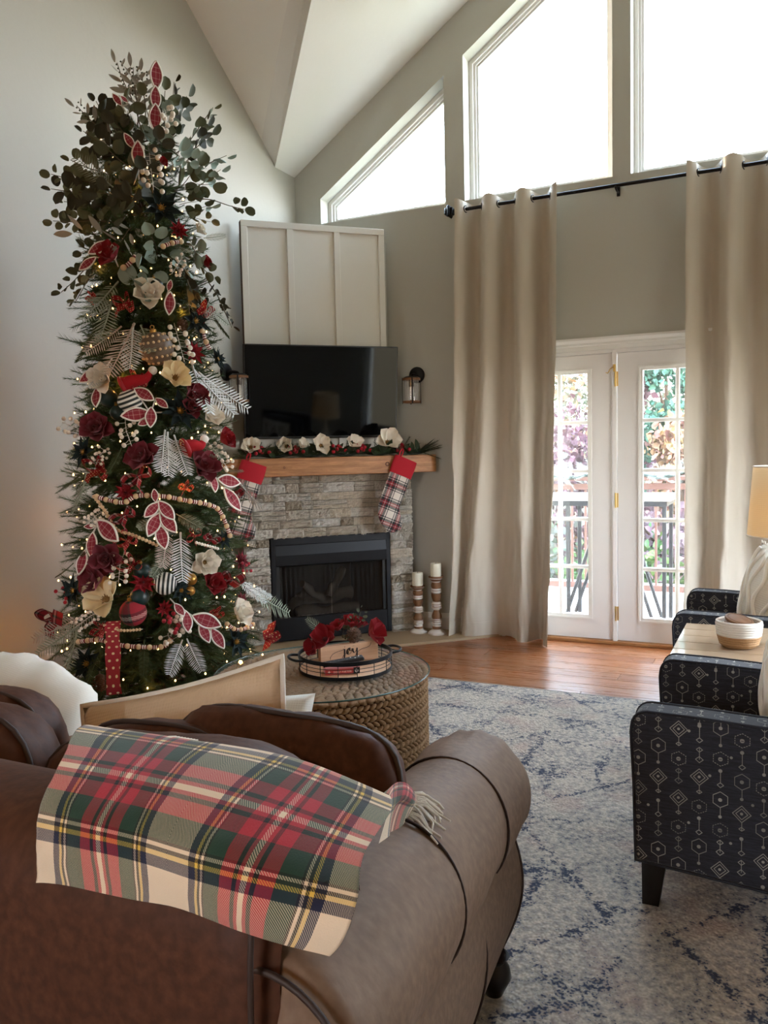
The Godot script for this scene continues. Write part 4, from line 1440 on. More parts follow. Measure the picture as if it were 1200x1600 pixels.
func make_blanket() -> void:
	var b := thing("tartan_blanket", "fringed red, navy and cream tartan blanket draped over the sofa back", "blanket", Transform3D())
	# rows from the rear hem over the top to the front; columns left to right
	var rows := [
		[V(2.632, 0.797, 5.068), V(2.80, 0.817, 5.073), V(2.945, 0.820, 5.075), V(3.115, 0.818, 5.083)],
		[V(2.632, 0.852, 5.070), V(2.80, 0.862, 5.076), V(2.95, 0.860, 5.080), V(3.132, 0.860, 5.080)],
		[V(2.628, 0.900, 5.055), V(2.79, 0.905, 5.062), V(2.95, 0.902, 5.066), V(3.140, 0.890, 5.050)],
		[V(2.615, 0.928, 5.005), V(2.775, 0.932, 5.008), V(2.945, 0.926, 5.010), V(3.132, 0.905, 5.000)],
		[V(2.578, 0.938, 4.935), V(2.755, 0.942, 4.935), V(2.935, 0.935, 4.935), V(3.112, 0.906, 4.935)],
		[V(2.520, 0.938, 4.865), V(2.735, 0.942, 4.865), V(2.925, 0.935, 4.865), V(3.085, 0.900, 4.86)],
		[V(2.480, 0.925, 4.810), V(2.715, 0.930, 4.810), V(2.905, 0.925, 4.805), V(3.062, 0.890, 4.80)],
		[V(2.450, 0.890, 4.775), V(2.700, 0.890, 4.775), V(2.895, 0.885, 4.770), V(3.045, 0.860, 4.77)],
	]
	var n := noise(33, 4.0)
	var at := func(u: float, v: float) -> Vector3:
		var f := v * (rows.size() - 1)
		var i := mini(int(f), rows.size() - 2)
		var a: Vector3 = along(rows[i], u)
		var c: Vector3 = along(rows[i + 1], u)
		var a0: Vector3 = along(rows[maxi(i - 1, 0)], u)
		var c1: Vector3 = along(rows[mini(i + 2, rows.size() - 1)], u)
		var k := f - i
		return 0.5 * (2.0 * a + (c - a0) * k + (2.0 * a0 - 5.0 * a + 4.0 * c - c1) * k * k + (3.0 * a - a0 - 3.0 * c + c1) * k * k * k) + V(0, 0.35, 0.6).normalized() * (0.008 + 0.010 * n.get_noise_2d(u * 0.55, v * 0.42) + 0.005 * sin(u * 11.0 + v * 2.0)) + V(0.010 * sin(v * 8.0) * (1.0 - smoothstep(0.0, 0.3, u)) + 0.010 * sin(v * 11.0) * smoothstep(0.75, 1.0, u), 0.0025 * sin(u * 14.0) * (1.0 - smoothstep(0.0, 0.12, v)), 0)
	var s := st()
	grid(s, at, 70, 60, true, Vector2(2.04, 1.04))
	var under := func(u: float, v: float) -> Vector3:
		return at.call(1 - u, v) - V(0, 0.35, 0.6).normalized() * 0.013 * clampf(minf(minf(u, 1 - u), minf(v, 1 - v)) * 30.0, 0.0, 1.0)
	grid(s, under, 60, 60, true, Vector2(2.04, 1.04))
	m.tartan.uv1_offset = V(-0.04, 0.0, 0)
	build("drape", s, m.tartan, b)
	# the corner that slides off the end of the back and lies on the arm
	var flap := [
		[V(3.105, 0.880, 4.93), V(3.085, 0.890, 4.86), V(3.06, 0.885, 4.80), V(3.03, 0.870, 4.76)],
		[V(3.040, 0.805, 4.765), V(3.035, 0.835, 4.74), V(3.02, 0.850, 4.70), V(3.005, 0.840, 4.665)],
		[V(2.990, 0.755, 4.660), V(2.995, 0.795, 4.63), V(2.99, 0.805, 4.59), V(2.965, 0.785, 4.545)],
		[V(2.965, 0.718, 4.560), V(2.968, 0.745, 4.53), V(2.96, 0.748, 4.49), V(2.935, 0.730, 4.440)],
		[V(2.955, 0.712, 4.510), V(2.955, 0.722, 4.48), V(2.945, 0.722, 4.45), V(2.925, 0.716, 4.410)],
	]
	var fl := func(u: float, v: float) -> Vector3:
		var cols := []
		for r in flap: cols.append(along(r, u))
		return along(cols, v) + V(0, 0.004 + 0.008 * sin(u * 9.0) * sin(v * PI), 0)
	s = st()
	grid(s, fl, 20, 26, true, Vector2(0.75, 0.9))
	build("corner", s, m.tartan, b)
	s = st()
	for i in 30:
		var u := i / 29.0
		var p: Vector3 = fl.call(u, 1.0)
		var d := V(0.045 + rng.randf_range(-0.02, 0.02), -0.012, 0.010 + rng.randf_range(-0.03, 0.03))
		tube(s, [p, p + d * 0.4 + V(0, 0.004, 0), p + d * 0.8 + V(rng.randf_range(-0.008, 0.008), -0.006, 0), p + d + V(rng.randf_range(-0.012, 0.012), -0.014, 0)], [0.0026, 0.003, 0.0028, 0.002], 5)
	for i in 8:
		var p: Vector3 = at.call(0.20 + i * 0.008, 1.0)
		tube(s, [p, p + V(0.003, 0.012, -0.02), p + V(0.008, 0.006, -0.045)], [0.002, 0.0022, 0.0015], 5)
	build("fringe", s, m.tassel, b)

func make_cushions() -> void:
	# leather scatter cushion between blanket and table
	var c := thing("leather_cushion", "brown leather scatter cushion with dark piping behind the blanket", "cushion", Transform3D(Basis.from_euler(V(-0.24, 0.10, -0.05)), V(2.615, 0.622, 4.42)))
	var s := st()
	soft_block(s, Vector3.ZERO, V(0.55, 0.43, 0.17), 4.2, 44, 26, 0.10, 12)
	build("cover", s, m.leather_back, c)
	var rim := []
	for i in 64:
		var a := i * TAU / 64
		var q := pow(pow(absf(cos(a)), 4.2) + pow(absf(sin(a)), 4.2), -1.0 / 4.2)
		rim.append(V(cos(a) * q * 0.277, sin(a) * q * 0.217, 0.035 + 0.006 * sin(a * 5.0)))
	s = st()
	tube(s, rim, 0.007, 6, true, false)
	build("piping", s, m.leather_seam, c)
	# loose back cushions at the end of the sofa
	var where := [[V(2.53, 0.645, 4.655), V(0.66, 0.42, 0.24), 0.0, "brown leather back cushion running under the tartan blanket"], [V(1.865, 0.640, 4.655), V(0.63, 0.42, 0.24), 0.0, "brown leather back cushion at the left end of the sofa back"], [V(1.57, 0.565, 4.36), V(0.62, 0.42, 0.22), 0.0, "brown leather cushion in front of the left end cushion"], [V(2.34, 0.618, 4.47), V(0.44, 0.38, 0.16), 0.0, "small brown leather cushion peeping over behind the blanket corner"]]
	for k in where:
		var o := thing("back_cushion", k[3], "cushion", Transform3D(Basis.from_euler(V(-0.12, k[2], 0.04)), k[0]))
		s = st()
		soft_block(s, Vector3.ZERO, k[1], 3.4, 36, 20, 0.05, 9)
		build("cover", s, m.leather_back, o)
		s = st()
		var pts := []
		for i in 48:
			var a := i * TAU / 48
			var q := pow(pow(absf(cos(a)), 3.4) + pow(absf(sin(a)), 3.4), -1.0 / 3.4)
			pts.append(V(cos(a) * q * k[1].x * 0.5, sin(a) * q * k[1].y * 0.5, 0.04))
		tube(s, pts, 0.006, 6, true, false)
		build("piping", s, m.leather_seam, o)
	# linen pillow with flanged edge
	var l := thing("linen_pillow", "large tan woven linen pillow with a flanged pale edge", "pillow", Transform3D(Basis.from_euler(V(-0.30, -0.05, 0.30)), V(2.27, 0.568, 4.33)))
	s = st()
	pillow(s, 0.66, 0.56, 0.15, 0.06, 20, 0.03)
	build("cover", s, m.linen, l)
	s = st()
	var edge := []
	for i in 80:
		var t := i / 80.0 * 4.0
		var k := int(t)
		var q := (t - k) * 2 - 1
		var a: float = [q, 1.0, -q, -1.0][k]
		var bb: float = [-1.0, q, 1.0, -q][k]
		edge.append(V(0.33 * a * (1 - 0.06 * (1 - bb * bb)), 0.28 * bb * (1 - 0.06 * (1 - a * a)), 0))
	tube(s, edge, 0.009, 6, true, false, 0.4, Vector3(0, 0, 1))
	build("flange", s, m.white_cloth, l)
	var w := thing("white_pillow", "plump off-white pillow at the left end of the sofa", "pillow", Transform3D(Basis.from_euler(V(-0.55, 0.30, -0.28)), V(1.20, 0.475, 3.96)))
	s = st()
	soft_block(s, Vector3.ZERO, V(0.60, 0.52, 0.24), 2.9, 40, 24, 0.10, 15)
	build("cover", s, m.white_cloth, w)
	var w2 := thing("small_white_pillow", "small white pillow whose corner shows beside the woven table", "pillow", Transform3D(Basis.from_euler(V(-0.5, 0.2, 0.06)), V(2.215, 0.565, 4.0)))
	s = st()
	pillow(s, 0.40, 0.32, 0.13, 0.06, 16, 0.02)
	build("cover", s, m.white_cloth, w2)

func braid_mesh(n := 6) -> ArrayMesh:      # one plump twisted loop of water-hyacinth weave, lying along x
	var s := st()
	soft_block(s, Vector3.ZERO, V(1, 1, 1), 2.2, 8, 6)
	return done(s)

func make_coffee_table() -> void:
	var C := V(1.865, 0.0, 2.955)
	var R := 0.44
	var t := thing("woven_drum_table", "round woven wicker drum coffee table with a glass top", "coffee table", Transform3D(Basis(), C))
	var s := st()
	lathe(s, [Vector2(0.0, 0.013), Vector2(R - 0.03, 0.013), Vector2(R - 0.018, 0.05), Vector2(R - 0.018, 0.46), Vector2(R - 0.03, 0.475), Vector2(0.0, 0.475)], 48)
	build("core", s, m.wicker_dark, t)
	var braid := braid_mesh()
	var side := []
	var rows := 21
	for j in rows:
		var n := 100
		for i in n:
			var a := (i + 0.5 * (j % 2)) * TAU / n
			var b := Basis(Vector3.UP, a) * Basis(Vector3(0, 0, 1), 0.55 * (1 if j % 2 else -1) + rng.randf_range(-0.12, 0.12))
			side.append(Transform3D(b.scaled_local(V(0.036, 0.0165, 0.020) * rng.randf_range(0.9, 1.12)), Basis(Vector3.UP, a) * V(0, 0.028 + j * 0.0224, R - 0.012)))
	many("side_weave", braid, m.wicker, side, t)
	var top := []
	var r := R - 0.012
	while r > 0.02:
		var n := int(TAU * r / 0.036)
		for i in n:
			var a := i * TAU / n + r * 7.0
			var b := Basis(Vector3.UP, a) * Basis(Vector3.UP, 0.5 + rng.randf_range(-0.15, 0.15))
			top.append(Transform3D(b.scaled_local(V(0.042, 0.018, 0.024) * rng.randf_range(0.9, 1.12)), Basis(Vector3.UP, a) * V(0, 0.480, r)))
		r -= 0.0255
	many("top_weave", braid, m.wicker, top, t)
	s = st()
	lathe(s, [Vector2(R + 0.004, 0.4975), Vector2(R + 0.002, 0.5005), Vector2(0.0, 0.5005)], 72)
	build("glass_top", s, m.glass, t)
	s = st()
	torus(s, Transform3D(Basis(), V(0, 0.4975, 0)), R + 0.004, 0.0032, 72, 6)
	build("glass_rim", s, m.glass_edge, t)
	# wire tray
	var P := V(1.948, 0.501, 2.905)
	var turn := atan2(0.318, 0.35)
	var y := thing("wire_tray", "round black wire tray with wooden base on the drum table", "tray", Transform3D(Basis(Vector3.UP, turn), P))
	var q := 0.193
	s = st()
	lathe(s, [Vector2(0, 0.0), Vector2(q - 0.004, 0.0), Vector2(q - 0.004, 0.012), Vector2(0, 0.012)], 48)
	build("base", s, m.pale_wood, y)
	s = st()
	lathe(s, [Vector2(q - 0.003, 0.0), Vector2(q, 0.0), Vector2(q, 0.014), Vector2(q - 0.003, 0.014), Vector2(q - 0.003, 0.0)], 64)
	build("base_band", s, m.black_metal, y)
	s = st()
	lathe(s, [Vector2(q - 0.002, 0.058), Vector2(q + 0.003, 0.058), Vector2(q + 0.003, 0.074), Vector2(q - 0.002, 0.074), Vector2(q - 0.002, 0.058)], 64)
	build("rim", s, m.black_metal, y)
	for h in [0.030, 0.044]:
		s = st()
		torus(s, Transform3D(Basis(), V(0, h, 0)), q - 0.001, 0.0013, 64, 5)
		build("hoop_wire", s, m.black_metal, y)
	for i in 16:
		s = st()
		var a := i * TAU / 16
		tube(s, [V(sin(a) * q, 0.010, cos(a) * q), V(sin(a) * q, 0.060, cos(a) * q)], 0.0015, 5)
		build("upright_wire", s, m.black_metal, y)
	for k in [-1, 1]:
		s = st()
		tube(s, smooth_path([V(k * (q - 0.008), 0.062, 0.055), V(k * (q + 0.025), 0.066, 0.052), V(k * (q + 0.042), 0.068, 0.02), V(k * (q + 0.042), 0.068, -0.02), V(k * (q + 0.025), 0.066, -0.052), V(k * (q - 0.008), 0.062, -0.055)], 5), 0.0055, 7)
		build("handle", s, m.black_metal, y)
	# block sign in script
	var sign_ := thing("joy_sign", "pale wooden block sign lettered joy in black script", "sign", Transform3D(Basis(Vector3.UP, 0.857), V(1.925, 0.514, 2.835)))
	build("block", bx(V(-0.130, 0.0, -0.016), V(0.130, 0.076, 0.016), 0.0015), m.sign_wood, sign_)
	s = st()
	for stroke in [
		[[-0.088, 0.016], [-0.086, 0.026], [-0.072, 0.040], [-0.050, 0.046], [-0.034, 0.049]],
		[[-0.034, 0.049], [-0.024, 0.053], [-0.023, 0.040], [-0.024, 0.022], [-0.027, 0.009], [-0.034, 0.012], [-0.032, 0.021], [-0.022, 0.031], [-0.012, 0.035]],
		[[-0.003, 0.055], [-0.011, 0.047], [-0.012, 0.034], [-0.004, 0.029], [0.006, 0.036], [0.007, 0.050], [0.000, 0.056], [0.000, 0.046], [0.010, 0.044]],
		[[0.014, 0.053], [0.015, 0.040], [0.022, 0.034], [0.030, 0.044], [0.033, 0.053]],
		[[0.033, 0.053], [0.033, 0.036], [0.032, 0.016], [0.028, 0.007], [0.022, 0.013], [0.028, 0.025], [0.040, 0.038], [0.058, 0.046], [0.080, 0.050], [0.093, 0.056], [0.098, 0.068]],
	]:
		var pts := []
		for p in stroke: pts.append(V(p[0], p[1] + 0.004, 0.0163))
		pts = smooth_path(pts, 6)
		var rad := []
		for i in pts.size():
			var down := 0.0
			if i > 0: down = clampf((pts[i - 1].y - pts[i].y) / maxf(1e-5, pts[i].distance_to(pts[i - 1])), 0, 1)
			rad.append(0.0011 + 0.0024 * down)
		tube(s, pts, rad, 6, false, true, 1.0)
	ball(s, V(-0.022, 0.066, 0.0163), 0.0018, 8, 6)
	build("lettering", s, m.black, sign_)
	# flower arrangement behind the sign
	var fl := thing("flower_arrangement", "red magnolia and greenery arrangement with pinecone behind the joy sign", "flower arrangement", Transform3D(Basis(Vector3.UP, 0.857), V(1.872, 0.514, 2.785)))
	build("foam_block", bx(V(-0.11, 0.0, -0.035), V(0.11, 0.06, 0.03), 0.006), m.leaf_green, fl)
	for k in [[V(-0.095, 0.095, 0.05), V(-0.5, 0.55, 0.7), 0.115], [V(0.105, 0.095, 0.045), V(0.5, 0.5, 0.75), 0.12], [V(0.03, 0.125, 0.0), V(0.1, 1, 0.4), 0.085], [V(-0.025, 0.12, 0.01), V(-0.3, 1, 0.3), 0.075], [V(0.075, 0.115, -0.02), V(0.4, 0.9, 0.2), 0.08], [V(-0.14, 0.07, 0.04), V(-0.9, 0.2, 0.5), 0.08]]:
		flower_into(fl, m.red_velvet, m.burgundy_dark, 6, 1, 0.55, frame_z(k[0], k[1], k[2] * 40.0, k[2] * 1.3))
	s = st()
	pinecone_shape(s)
	build("pinecone", s, m.cone, fl, frame_y(V(0.02, 0.075, 0.055), V(0.1, 1, 0.5), Vector3.BACK, 0.075))
	for k in [[V(-0.06, 0.09, 0), V(-0.15, 0.18, -0.02)], [V(-0.05, 0.09, 0), V(-0.12, 0.15, 0.0)]]:
		fern_into(fl, m.flock_green, k[0], k[1], Vector3.BACK)
	for k in [[V(0.02, 0.09, 0.03), V(0.0, 0.07, 0.075), 0.030], [V(-0.01, 0.12, 0.02), V(0.015, 0.115, 0.05), 0.026], [V(0.05, 0.10, 0), V(0.10, 0.20, -0.02), 0.026], [V(0.03, 0.10, 0), V(0.055, 0.18, 0.0), 0.020], [V(0.0, 0.1, 0), V(0.005, 0.175, 0), 0.018], [V(-0.03, 0.06, 0.05), V(-0.02, 0.035, 0.075), 0.03]]:
		euc_into(fl, m.euc, m.stem, k[0], k[1], Vector3.BACK, k[2], 4)
	# books and remote lying in the tray
	var turn2 := 0.63
	var bk := thing("pink_book", "small pink and red book lying spine outward inside the tray", "book", Transform3D(Basis(Vector3.UP, turn2), V(2.005, 0.514, 3.035)))
	build("cover", bx(V(-0.070, 0.0, -0.085), V(0.070, 0.031, 0.0), 0.002), mat(hexc("d88a8e"), 0.5), bk)
	build("spine_band", bx(V(-0.0695, 0.002, -0.001), V(0.044, 0.024, 0.0012)), mat(hexc("c23f3d"), 0.5), bk)
	build("end_panel", bx(V(0.044, 0.001, -0.001), V(0.0695, 0.026, 0.0013)), m.black, bk)
	var font := SystemFont.new()
	font.font_names = PackedStringArray(["Droid Sans"])
	font.font_weight = 700
	var tm := TextMesh.new()
	tm.text = "DOLLY PARTON"
	tm.font = font
	tm.font_size = 16
	tm.pixel_size = 0.00062
	tm.depth = 0.0006
	put("lettering", tm, mat(hexc("f0c3b4"), 0.6), bk, Transform3D(Basis(), V(0.0, 0.012, 0.0015)))
	s = st()
	torus(s, Transform3D(Basis(Vector3.RIGHT, PI / 2), V(0.0565, 0.0135, 0.0016)), 0.0058, 0.0014, 16, 5)
	box(s, V(0.0565, 0.0135, 0.0016), V(0.003, 0.004, 0.001))
	box(s, V(-0.054, 0.0135, 0.0013), V(0.010, 0.0026, 0.0008))
	box(s, V(-0.054, 0.0135, 0.0013), V(0.0026, 0.010, 0.0008))
	build("emblem", s, mat(hexc("eadcd6"), 0.6), bk)
	var rem := thing("remote_control", "black remote control with small pale buttons lying in the tray", "remote control", Transform3D(Basis.from_euler(V(0.12, 0.72, 0.10)), V(1.99, 0.558, 3.0)))
	build("body", bx(V(-0.085, -0.008, -0.019), V(0.085, 0.008, 0.019), 0.005), m.black, rem)
	for i in 9:
		s = st()
		ball(s, V(-0.07 + i * 0.017, 0.008, (0.006 if i % 2 else -0.006)), 0.0035 if i > 5 else 0.0024, 8, 5, 0.5)
		build("button", s, mat(hexc("e4e4e2" if i > 5 else "77787a"), 0.5), rem)

func make_curtains() -> void:
	var Y := 3.155
	var rod := thing("curtain_rod", "long black curtain rod with a square stepped finial", "curtain rod")
	var s := st()
	tube(s, [V(1.40, Y - 0.028, 0.105), V(2.4, Y - 0.028, 0.105), V(3.9, Y - 0.028, 0.105)], 0.0125, 10)
	build("pole", s, m.black_metal, rod)
	s = st()
	box(s, V(1.392, Y - 0.028, 0.105), V(0.02, 0.05, 0.05), 0.004)
	box(s, V(1.372, Y - 0.028, 0.105), V(0.022, 0.085, 0.085), 0.010)
	box(s, V(1.350, Y - 0.028, 0.105), V(0.030, 0.060, 0.060), 0.014)
	build("finial", s, m.black_metal, rod)
	for x in [1.43, 2.555, 3.7]:
		s = st()
		box(s, V(x, Y - 0.035, 0.005), V(0.022, 0.075, 0.01), 0.002)
		tube(s, [V(x, Y - 0.048, 0.0), V(x, Y - 0.052, 0.06), V(x, Y - 0.046, 0.105), V(x, Y - 0.034, 0.118)], 0.007, 7)
		build("bracket", s, m.black_metal, rod)
	# name, label, top span, bottom span, folds
	for k in [
		["tall beige grommet curtain hanging left of the french doors", 1.435, 2.175, 1.335, 2.140, 3.0],
		["tall beige grommet curtain hanging behind the lamp and armchairs", 3.005, 3.80, 2.965, 3.85, 3.0],
	]:
		var c := thing("curtain", k[0], "curtain", Transform3D(), "curtains on the black rod")
		var folds: float = k[5]
		var first: bool = k[1] < 2.0
		var n := noise(17, 1.6)
		var fn := func(u: float, v: float) -> Vector3:
			var y := lerpf(Y + 0.022, 0.012, v)
			var d := v * v
			var x: float = lerpf(lerpf(k[1], k[3], pow(v, 1.5)), lerpf(k[2], k[4], pow(v, 1.5)), u)
			var a := cos(TAU * folds * u)
			var amp := lerpf(0.058, 0.078, smoothstep(0.0, 0.2, v))
			var z := 0.112 + amp * signf(a) * pow(absf(a), 0.75)
			if v < 0.02: y += 0.018 * a * (1.0 - v / 0.02)
			# folds wander and settle towards the hem
			x += 0.030 * sin(u * 9.0 + 2.0 * v) * v + 0.02 * n.get_noise_2d(u * 3.0, v * 3.0) * v
			z += 0.030 * n.get_noise_2d(u * 4.0 + 7.0, v * 2.2) * v
			if first:
				x -= 0.10 * d * sin(PI * clampf(u * 1.7, 0, 1))
				z += 0.07 * d * smoothstep(0.75, 1.0, u) + 0.05 * d * (1.0 - smoothstep(0.0, 0.35, u))
				y -= 0.008 * smoothstep(0.9, 1.0, v) * u
			z += 0.004 * sin(y * 34.0 + n.get_noise_2d(y * 2.0, u) * 4.0) * smoothstep(0.90, 1.0, u) * smoothstep(0.25, 0.6, v)
			return V(x, y, maxf(z, 0.022))
		s = st()
		grid(s, fn, 130, 70)
		build("cloth", s, m.curtain, c)
		for i in int(folds * 2):
			var u := (i + 0.5) / (folds * 2.0)
			var x := lerpf(k[1], k[2], u)
			s = st()
			torus(s, Transform3D(Basis(Vector3(0, 0, 1), PI / 2) * Basis(Vector3.RIGHT, 0.25 * (1 if i % 2 else -1)), V(x, Y - 0.028, 0.105)), 0.023, 0.005, 22, 6)
			build("grommet", s, m.black_metal, c)
		var hem := st()
		var pts := []
		for i in 131:
			var p: Vector3 = fn.call(i / 130.0, 0.965)
			pts.append(p + V(0, 0, 0.0015))
		tube(hem, pts, 0.0012, 4)
		build("hem_stitching", hem, m.curtain, c)

func arm_side(s: SurfaceTool, z0: float, z1: float) -> Array:
	var poly := [Vector2(-0.375, 0.165), Vector2(-0.38, 0.40), Vector2(-0.388, 0.555)]
	for i in 6: poly.append(Vector2(-0.340 - 0.046 * cos(i * PI / 10), 0.575 + 0.046 * sin(i * PI / 10)))
	poly.append_array([Vector2(-0.20, 0.619), Vector2(-0.05, 0.612), Vector2(0.10, 0.610), Vector2(0.22, 0.625), Vector2(0.30, 0.66), Vector2(0.40, 0.70), Vector2(0.42, 0.4), Vector2(0.40, 0.155), Vector2(0.2, 0.13), Vector2(0.0, 0.14), Vector2(-0.2, 0.155)])
	prism(s, poly, z0, z1, Transform3D(), 0.007)
	return poly

func make_chair(label: String, xf: Transform3D) -> Node3D:
	var c := thing("armchair", label, "armchair", xf, "navy patterned armchairs")
	for k in [[0.270, 0.365], [-0.365, -0.270]]:
		var s := st()
		var poly := arm_side(s, k[0], k[1])
		var arm := build("arm", s, m.chair, c)
		for z in k:
			s = st()
			var pts := []
			for i in poly.size():      # a few points on each edge keep the cord tight to it
				var a: Vector2 = poly[i]
				var b: Vector2 = poly[(i + 1) % poly.size()]
				for j in 3:
					var p := a.lerp(b, j / 3.0)
					pts.append(V(p.x, p.y, z))
			tube(s, pts, 0.0045, 5, true, false)
			build("piping", s, m.chair_pipe, arm)
	build("front_rail", bx(V(-0.365, 0.16, -0.272), V(-0.33, 0.30, 0.272), 0.01), m.chair, c)
	build("seat_deck", bx(V(-0.34, 0.17, -0.272), V(0.38, 0.29, 0.272), 0.01), m.chair, c)
	var s := st()
	soft_block(s, V(-0.075, 0.372, 0.0), V(0.60, 0.165, 0.537), 8.0, 48, 16)
	build("seat_cushion", s, m.chair, c)
	s = st()
	soft_block(s, V(0.31, 0.60, 0.0), V(0.20, 0.66, 0.56), 7.0, 40, 20)
	build("back", s, m.chair, c)
	s = st()
	box(s, V(0.37, 0.62, 0), V(0.06, 0.70, 0.70), 0.02)
	build("back_frame", s, m.chair, c)
	for q in [[-0.325, 0.305], [-0.325, -0.305], [0.34, 0.305], [0.34, -0.305]]:
		s = st()
		var top := 0.036
		var low := 0.024
		var lean := -0.012 if q[0] < 0 else 0.03
		var P := []
		for y in [0.0, 1.0]:
			for g in [[-1, -1], [1, -1], [1, 1], [-1, 1]]:
				var r := lerpf(low, top, y)
				P.append(V(q[0] + g[0] * r + lean * (1 - y), lerpf(0.0135, 0.165, y), q[1] + g[1] * r))
		var mid := V(q[0], 0.08, q[1])
		out_quad(s, P[0], P[1], P[2], P[3], mid)
		out_quad(s, P[4], P[5], P[6], P[7], mid)
		for i in 4: out_quad(s, P[i], P[(i + 1) % 4], P[(i + 1) % 4 + 4], P[i + 4], mid)
		build("leg", s, m.espresso, c)
	return c

func fringed_pillow(label: String, xf: Transform3D, w: float) -> void:
	var p := thing("cable_pillow", label, "pillow", xf, "cream fringed armchair pillows")
	var s := st()
	pillow(s, w, w, 0.17, 0.05, 20, 0.01)
	build("cover", s, m.knit, p)
	s = st()
	for k in 5:      # raised wavy braids
		var pts := []
		for i in 30:
			var v := i / 29.0 * 1.8 - 0.9
			var u := -0.72 + k * 0.36 + 0.10 * sin(v * 7.0 + k * 2.0)
			var e := pow(maxf(0, 1 - u * u), 0.55) * pow(maxf(0, 1 - v * v), 0.55)
			pts.append(V(w / 2 * u, w / 2 * v, 0.085 * e + 0.004))
		tube(s, pts, 0.010, 6)
		var back := []
		for q in pts: back.append(V(q.x, q.y, -q.z))
		tube(s, back, 0.010, 6)
	build("braid", s, m.tassel, p)
	s = st()
	for i in 120:
		var t := i / 120.0 * 4.0
		var k := int(t)
		var q := (t - k) * 2 - 1
		var a: float = [q, 1.0, -q, -1.0][k]
		var b: float = [-1.0, q, 1.0, -q][k]
		var at := V(w / 2 * a * (1 - 0.05 * (1 - b * b)), w / 2 * b * (1 - 0.05 * (1 - a * a)), 0)
		tube(s, [at * 0.985, at * 1.03 + V(rng.randf_range(-0.005, 0.005), rng.randf_range(-0.005, 0.005), rng.randf_range(-0.008, 0.008))], [0.006, 0.004], 5)
	build("fringe", s, m.tassel, p)

func make_armchairs() -> void:
	make_chair("navy armchair with cream diamond print nearest the viewer on the rug", Transform3D(Basis(), V(3.57, 0.0, 3.045)))
	make_chair("navy patterned armchair farther back beside the french doors", Transform3D(Basis(), V(3.515, 0.0, 1.535)))
	fringed_pillow("cream braided fringed pillow on the nearer armchair seat", Transform3D(Basis.from_euler(V(0, -1.35, 0.0)) * Basis(Vector3.RIGHT, -0.18), V(3.63, 0.665, 3.02)), 0.46)
	fringed_pillow("cream braided fringed pillow on the farther armchair seat", Transform3D(Basis.from_euler(V(0, -1.2, 0.0)) * Basis(Vector3.RIGHT, -0.25), V(3.52, 0.67, 1.52)), 0.46)

